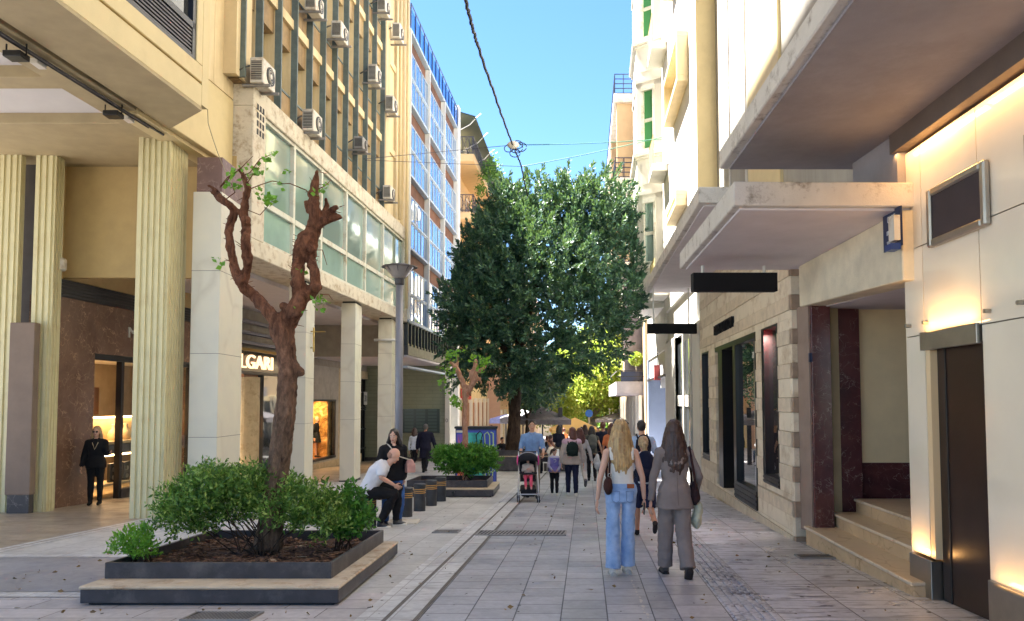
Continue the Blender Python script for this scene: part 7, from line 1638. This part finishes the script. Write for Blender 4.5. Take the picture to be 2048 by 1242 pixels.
b_ = MB(); F.torso(b_, 4, 6, .028, .06, 0); bake(F.xf(b_), .014, 'pink_collar', C('pink_collar', (.66,.42,.48)), W3, 3)
backpack(F, 'dark green leather flap backpack of the woman in the beige cardigan', C('green_black_pack', (.012,.022,.018)), .16, .08, .19, .17)
def carrier(F, i, lab, col, w=.16, h=.20, off=(0,0,0)):
    c = F.handpos[i]+V(off)+V((0,0,-.05-h)); t = prop('shopping_bag', lab, 'bag', F.w(c)); m_ = MB(); m_.ball(c, (.075,w,h), 12); m_.ball(c-V((0,.03,h*.35)), (.09,w*1.05,h*.6), 10); bake(F.xf(m_), .018, 'bag_body', col, t, 2, .03, 9)
    m_ = MB(); m_.tube([c+V((0,-.05,h*.8)), F.handpos[i], c+V((0,.05,h*.8))], .006, 5); F.xf(m_).build('bag_handle', col, t)
wb = C('white_carrier', (.66,.66,.64), .1)
# --- walker just behind in light clothes with bags
F = Fig(1.64, True, legs=((.35,.1,.0),(-.45,.75,.0)), arms=((V((-.3,.1,-1)),V((-.1,.1,-1))),(V((.4,.0,-1)),V((.2,.1,-1)))), bulk=1.0, footpitch=(0,.9))
x = at(1160, 960, 18.6).x; base = (x, 18.6, gz(18.6))
person('woman in pale clothes half hidden behind the beige cardigan, one heel lifted', base, 0, F, 'fair', ('long','auburn'), C('pale_coat', (.55,.50,.47)), C('pale_trousers', (.50,.47,.44)), C('grey_trainer', (.12,.12,.13)), .016)
carrier(F, 1, 'large crumpled white shopping bag beside the beige cardigan', wb, .18, .22, (.12,0,.34)); carrier(F, 0, 'smaller white plastic bag low between the two walking women', wb, .13, .16)
# --- woman with grey-green backpack
F = Fig(1.66, True, legs=((.10,.05,.0),(-.06,.12,.0)), arms=((V((-.3,.0,-1)),V((-.1,.1,-1))),(V((.38,.0,-1)),V((.25,.1,-1)))), bulk=1.05)
base = P2(1184, 962)
person('woman with short black hair in a dark sleeveless top and black trousers, walking away', base, 0, F, 'warm', ('bob','black'), C('khaki_top', (.08,.08,.065)), C('black_leggings', 0), MT['dkgrey'], .018, sleeve=.15)
backpack(F, 'grey-green rucksack of the black haired woman', C('olive_pack', (.13,.13,.11)), .15, .09, .23, .22)
carrier(F, 1, 'pale paper bag in the right hand of the black haired woman', wb, .12, .17)
# --- dark man and orange-shirt woman further
F = Fig(1.80, False, legs=((.2,.05,.0),(-.15,.3,.0)), bulk=1.15)
person('large man in a dark navy shirt with cropped hair, left of the blonde woman\'s head', (at(1206,900,22.5).x, 22.5, gz(22.5)), 0, F, 'dark', ('short','auburn'), C('navy_shirt', (.012,.014,.03)), C('dark_trousers', 0), vox=.02)
F = Fig(1.74, True, legs=((.2,.05,.0),(-.15,.3,.0)), bulk=1.05)
person('red haired woman in an orange T-shirt and shorts, mostly behind the blonde woman', (at(1224,900,19.5).x, 19.5, gz(19.5)), 0, F, 'tan', ('bob','auburn'), C('orange_tee', (.75,.22,.08)), C('black_shorts', (.015,.015,.02)), vox=.02, sleeve=.4, upto=.45, legskin=0)
# --- pair walking away at the left
F = Fig(1.60, True, legs=((.15,.05,.0),(-.35,.7,.0)), bulk=.95, footpitch=(0,.8)); base = (at(829,900,26.8).x, 26.8, gz(26.8))
person('slim woman in a white top and black trousers by the letter board', base, .2, F, 'fair', ('bob','brown'), C('white_tee', 0), C('black_leggings', 0), MT['grey_tr'] if 'grey_tr' in MT else C('grey_trainer', 0), .02)
F = Fig(1.74, False, legs=((.1,.05,.0),(-.25,.4,.0)), arms=((V((-.3,0,-1)),V((-.1,.1,-1))),(V((.35,.1,-1)),V((.3,.3,-1)))), bulk=1.12); base = (at(851,900,26.2).x, 26.2, gz(26.2))
person('person in a long dark navy coat and grey cap walking beside the woman in white', base, .1, F, 'dark', ('short','grey'), C('navy_coat', (.012,.012,.028)), C('black_leggings', 0), (.02,.02,.02), .02, coat=.42, infl=.03)
t = prop('handbag', 'black handbag hanging at the left side of the woman in the white top', 'handbag', base); c = at(820, 925, 26.5); m_ = MB(); m_.ball(c, (.16,.08,.15), 10); m_.build('bag_body', MT['black'], t, smooth=True)
m_ = MB(); m_.tube([c+V((-.1,0,.1)), c+V((.05,0,.4)), c+V((.12,0,.1))], .01, 5); m_.build('strap', MT['black'], t)
# --- seated man on the bollard (facing +x)
bp = B0.location; gb = bp.z
F = seated(1.76, (0,0,.575), .42, ((-.10,.47,.60), (.12,.42,.52)), ((-.09,.44,.09), (.12,.20,.09)), (((-.25,.24,.82),(-.17,.46,.72)), ((.24,.22,.80),(.14,.42,.67))), bulk=1.10, hp=.50, hunch=.24)
MS, _ = person('bald man in a white T-shirt and black trousers sitting bent forward on the nearest bollard', (bp.x-.03, bp.y-.0, gb), math.radians(83), F, 'fair', ('bald','brown'), C('clean_white_tee', (.76,.75,.78), .05), C('black_trousers', (.010,.010,.012)), MT['black'], .011, face=True, sleeve=.42, infl=.022, hem=.02, sole=MT['white'], loose=(.018,.02,.0), curl=.8)
b_ = MB(); b_.ball(F.H(0,-.045,-.01), (.078,.062,.062), 12, F.headR); bake(F.xf(b_), .010, 'stubble_hair', C('stubble', (.40,.23,.16)), MS, 1)
# --- woman standing behind him
F = Fig(1.60, True, legs=((.30,.60,.06),(.10,.25,.06)), arms=((V((-.22,-.3,-1)),V((.05,.0,-1))),(V((.32,.0,-1)),V((.1,.35,-.9)))), headturn=.5, headpitch=.15, lean=.10, bulk=1.22)
base = (at(783, 1045, 12.15).x, 12.2, gz(12.2))
WW, _ = person('woman with tied back black hair, black top and blue jeans behind the seated man', base, math.radians(158), F, 'fair', ('long','black'), C('black_knit', (.010,.010,.012)), jeans('blue_jeans', (.03,.08,.24), (.07,.16,.40)), MT['black'], .012, face=True, infl=.022, hem=.10, flare=.02, sole=MT['black'], loose=(.01,.012,.01))
b_ = MB(); b_.ball(F.neck+V((0,.072,-.045)), (.045,.03,.075), 10); F.xf(b_).build('neckline_skin', SK['fair'], WW, smooth=True)
t = prop('handbag', 'pale pink leather bag on a white strap at the woman\'s hip', 'handbag', F.w(F.pel)); c = F.pel+V((-.29,.12,.12))
b_ = MB(); b_.ball(c, (.085,.10,.12), 12); b_.box(c.x-.08, c.x+.08, c.y-.09, c.y+.09, c.z-.12, c.z+.03); bake(F.xf(b_), .012, 'bag_body', C('pink_leather', (.62,.33,.27), .08), t, 4, .006, 12)
b_ = MB(); b_.tube([c+V((0,.06,.1)), F.spine[3]+V((-.05,.17,.0)), F.spine[4]+V((.10,.10,.06)), F.spine[4]+V((.11,-.06,.08)), F.spine[3]+V((.0,-.15,0)), c+V((0,-.06,.1))], .011, 6); F.xf(b_).build('strap', C('cream_strap', (.60,.55,.46)), t, smooth=True)
# --- shop woman in the doorway
x = at(190, 1003, 15.3); F = Fig(1.62, True, legs=((.0,.03,.0),(.05,.03,.0)), arms=((V((-.2,.5,-.8)),V((-.5,.8,.15))),(V((.25,.1,-1)),V((.1,.3,-1)))), bulk=1.12, headturn=.1)
SW, _ = person('blonde woman in black with dark glasses standing in the jewellery shop doorway', (x.x, 15.3, gz(15.3)+.02), math.radians(165), F, 'fair', ('bob','lblonde'), C('black_knit', 0), C('black_trousers', 0), (.01,.01,.01), .014, face=True, hem=.12, infl=.018)
t = prop('sunglasses', 'large dark glasses of the woman in the jewellery doorway', 'sunglasses', F.w(F.head)); b_ = MB()
for sd in (-1,1): b_.ball(F.H(.033*sd,.086,.006), (.028,.010,.020), 8, F.headR)
F.xf(b_).build('lenses', MT['black'], t)
t = prop('necklace', 'long pale necklace of the woman in the jewellery doorway', 'necklace', F.w(F.neck)); b_ = MB(); b_.tube([F.neck+V((-.05,.05,-.01)), F.spine[4]+V((-.055,.115,-.02)), F.spine[3]+V((0,.155,-.03)), F.spine[4]+V((.055,.115,-.02)), F.neck+V((.05,.05,-.01))], .006, 5); F.xf(b_).build('chain', bustm, t)
# --- mannequin in the golden window
F = Fig(1.7, True, legs=((0,0,.0),(.05,0,.0)), bulk=.9); q = BW.p(BW.hit(633, 860, -.55)[0], -.55, gz(28)+.28)
person('shop mannequin in black clothes standing in the lit golden window', tuple(q), math.radians(110), F, 'fair', ('bald','brown'), C('black_knit', 0), None, vox=.02, skirt=C('black_trousers', 0), name='mannequin', shoes=(.02,.02,.02))[0]['category'] = 'mannequin'
# --- the crowd beyond
rnd = random.Random(21)
spec = [(1003,31,'seated','black','black','person in black seated at the cafe table left of the big trunk'),
 (1098,29,'seated','blueg','brown','person in a slate blue top seated at the cafe, right of the stroller man'),
 (1118,27.5,'stand','navyb','black','man in a dark navy jacket standing by the dark parasol post'),
 (1104,25.5,'seated','cream','auburn','red haired person in white seated behind the little girl'),
 (1092,32,'seated','black','auburn','person in black seated at the back of the cafe'),
 (1128,36,'walk','orange','auburn','person in an orange top beyond the parasol post'),
 (1170,30,'walk','olive','brown','person in an olive top half hidden left of the grey-green rucksack'),
 (1163,44,'walk','pink','black','person in a pink top far down the street'), (1196,42,'walk','pinkd','brown','person in a rose top far down the street, left of the large man'),
 (1212,46,'walk','white','brown','person in white far down the street by the large man'),
 (1152,56,'walk','blueg','black','person in slate blue under the yellow parasol'), (1180,58,'walk','white','lblonde','fair haired person in white under the blue road sign'),
 (1200,62,'walk','black','black','person in black at the far end under the plane tree'), (983,33,'stand','pink','auburn','person in pale pink standing left of the big trunk'),
 (1238,50,'walk','black','brown','person in black walking by the right hand shop fronts far away'), (1222,55,'walk','navyb','black','person in navy far away beside the cream shop fronts'),
 (1078,36,'seated','white','brown','person in white seated at the cafe right behind the stroller man'),]
cc = dict(black=(.012,.012,.015), blueg=(.10,.14,.24), navyb=(.012,.014,.03), cream=(.6,.56,.5), orange=(.75,.25,.08), olive=(.12,.10,.06), pink=(.65,.35,.38), pinkd=(.5,.18,.25), white=(.66,.66,.66))
for i, (u, y, kind, col, hc, lab) in enumerate(spec):
    x = at(u, 880, y).x; base = (x, y, gz(y)); h = rnd.uniform(1.6,1.8); fem = rnd.random() < .5; vx = .028 if y < 35 else .035
    if kind == 'seated':
        F = seated(h, (0,0,.50), .1, ((-.12,.44,.50),(.12,.44,.50)), ((-.12,.46,.08),(.12,.46,.08)), (((-.24,.1,.78),(-.1,.32,.72)),((.24,.1,.78),(.1,.32,.72))), fem, 1.05)
        tc = thing('cafe_chair', 'pale cafe chair under the '+' '.join(lab.replace(' seated', '').replace(' right', '').split()[:11]), 'chair', base, 'cafe chairs'); hd = rnd.choice((-1.2, 1.4, 2.6)); Rz = Matrix.Rotation(-hd, 3, 'Z')
        m_ = MB(); m_.obox(V(base)+Rz@V((0,.05,.40)), Rz, .21, .21, .02); m_.build('seat', MT['alu'], tc); m_ = MB(); m_.obox(V(base)+Rz@V((0,-.17,.68)), Rz, .21, .015, .16); m_.build('backrest', MT['alu'], tc)
        for a in (-.19,.19):
            for b in (-.14,.24): m_ = MB(); m_.cyl(V(base)+Rz@V((a,b,0)), V(base)+Rz@V((a,b,.4)), .012, n=5); m_.build('leg', MT['alu'], tc)
    else:
        F = Fig(h, fem, legs=((.25,.1,.0),(-.25,.4,.0)) if kind == 'walk' else ((0,.02,.02),(.05,.02,.02)), bulk=rnd.uniform(.95,1.15)); hd = 0 if rnd.random() < .6 else math.pi
    person(lab, base, hd, F, rnd.choice(('fair','warm','tan')), (rnd.choice(('short','bob','long')) if fem else 'short', hc), C('crowd_'+col, cc[col]), C('crowd_leg%d' % (i % 3), ((.02,.02,.03), (.05,.07,.12), (.2,.17,.13))[i % 3]), (.05,.05,.05), vx, sleeve=rnd.choice((.5,1.0)), grp='people further down the street')
# cafe tables
for i, (u, y, lab) in enumerate(((1013,31.5,'small white cafe table left of the big trunk'), (1093,30.5,'small cafe table between the seated people right of the stroller man'))):
    x = at(u, 880, y).x; t = thing('cafe_table', lab, 'table', (x,y,gz(y)), 'cafe tables'); m_ = MB(); m_.cyl((x,y,gz(y)+.71), (x,y,gz(y)+.74), .35, n=20); m_.build('table_top', MT['alu'], t); m_ = MB(); m_.cyl((x,y,gz(y)), (x,y,gz(y)+.71), .03, n=8); m_.build('leg', MT['black'], t); m_ = MB(); m_.cyl((x,y,gz(y)), (x,y,gz(y)+.03), .22, n=16); m_.build('base', MT['black'], t)
bpy.context.view_layer.update()
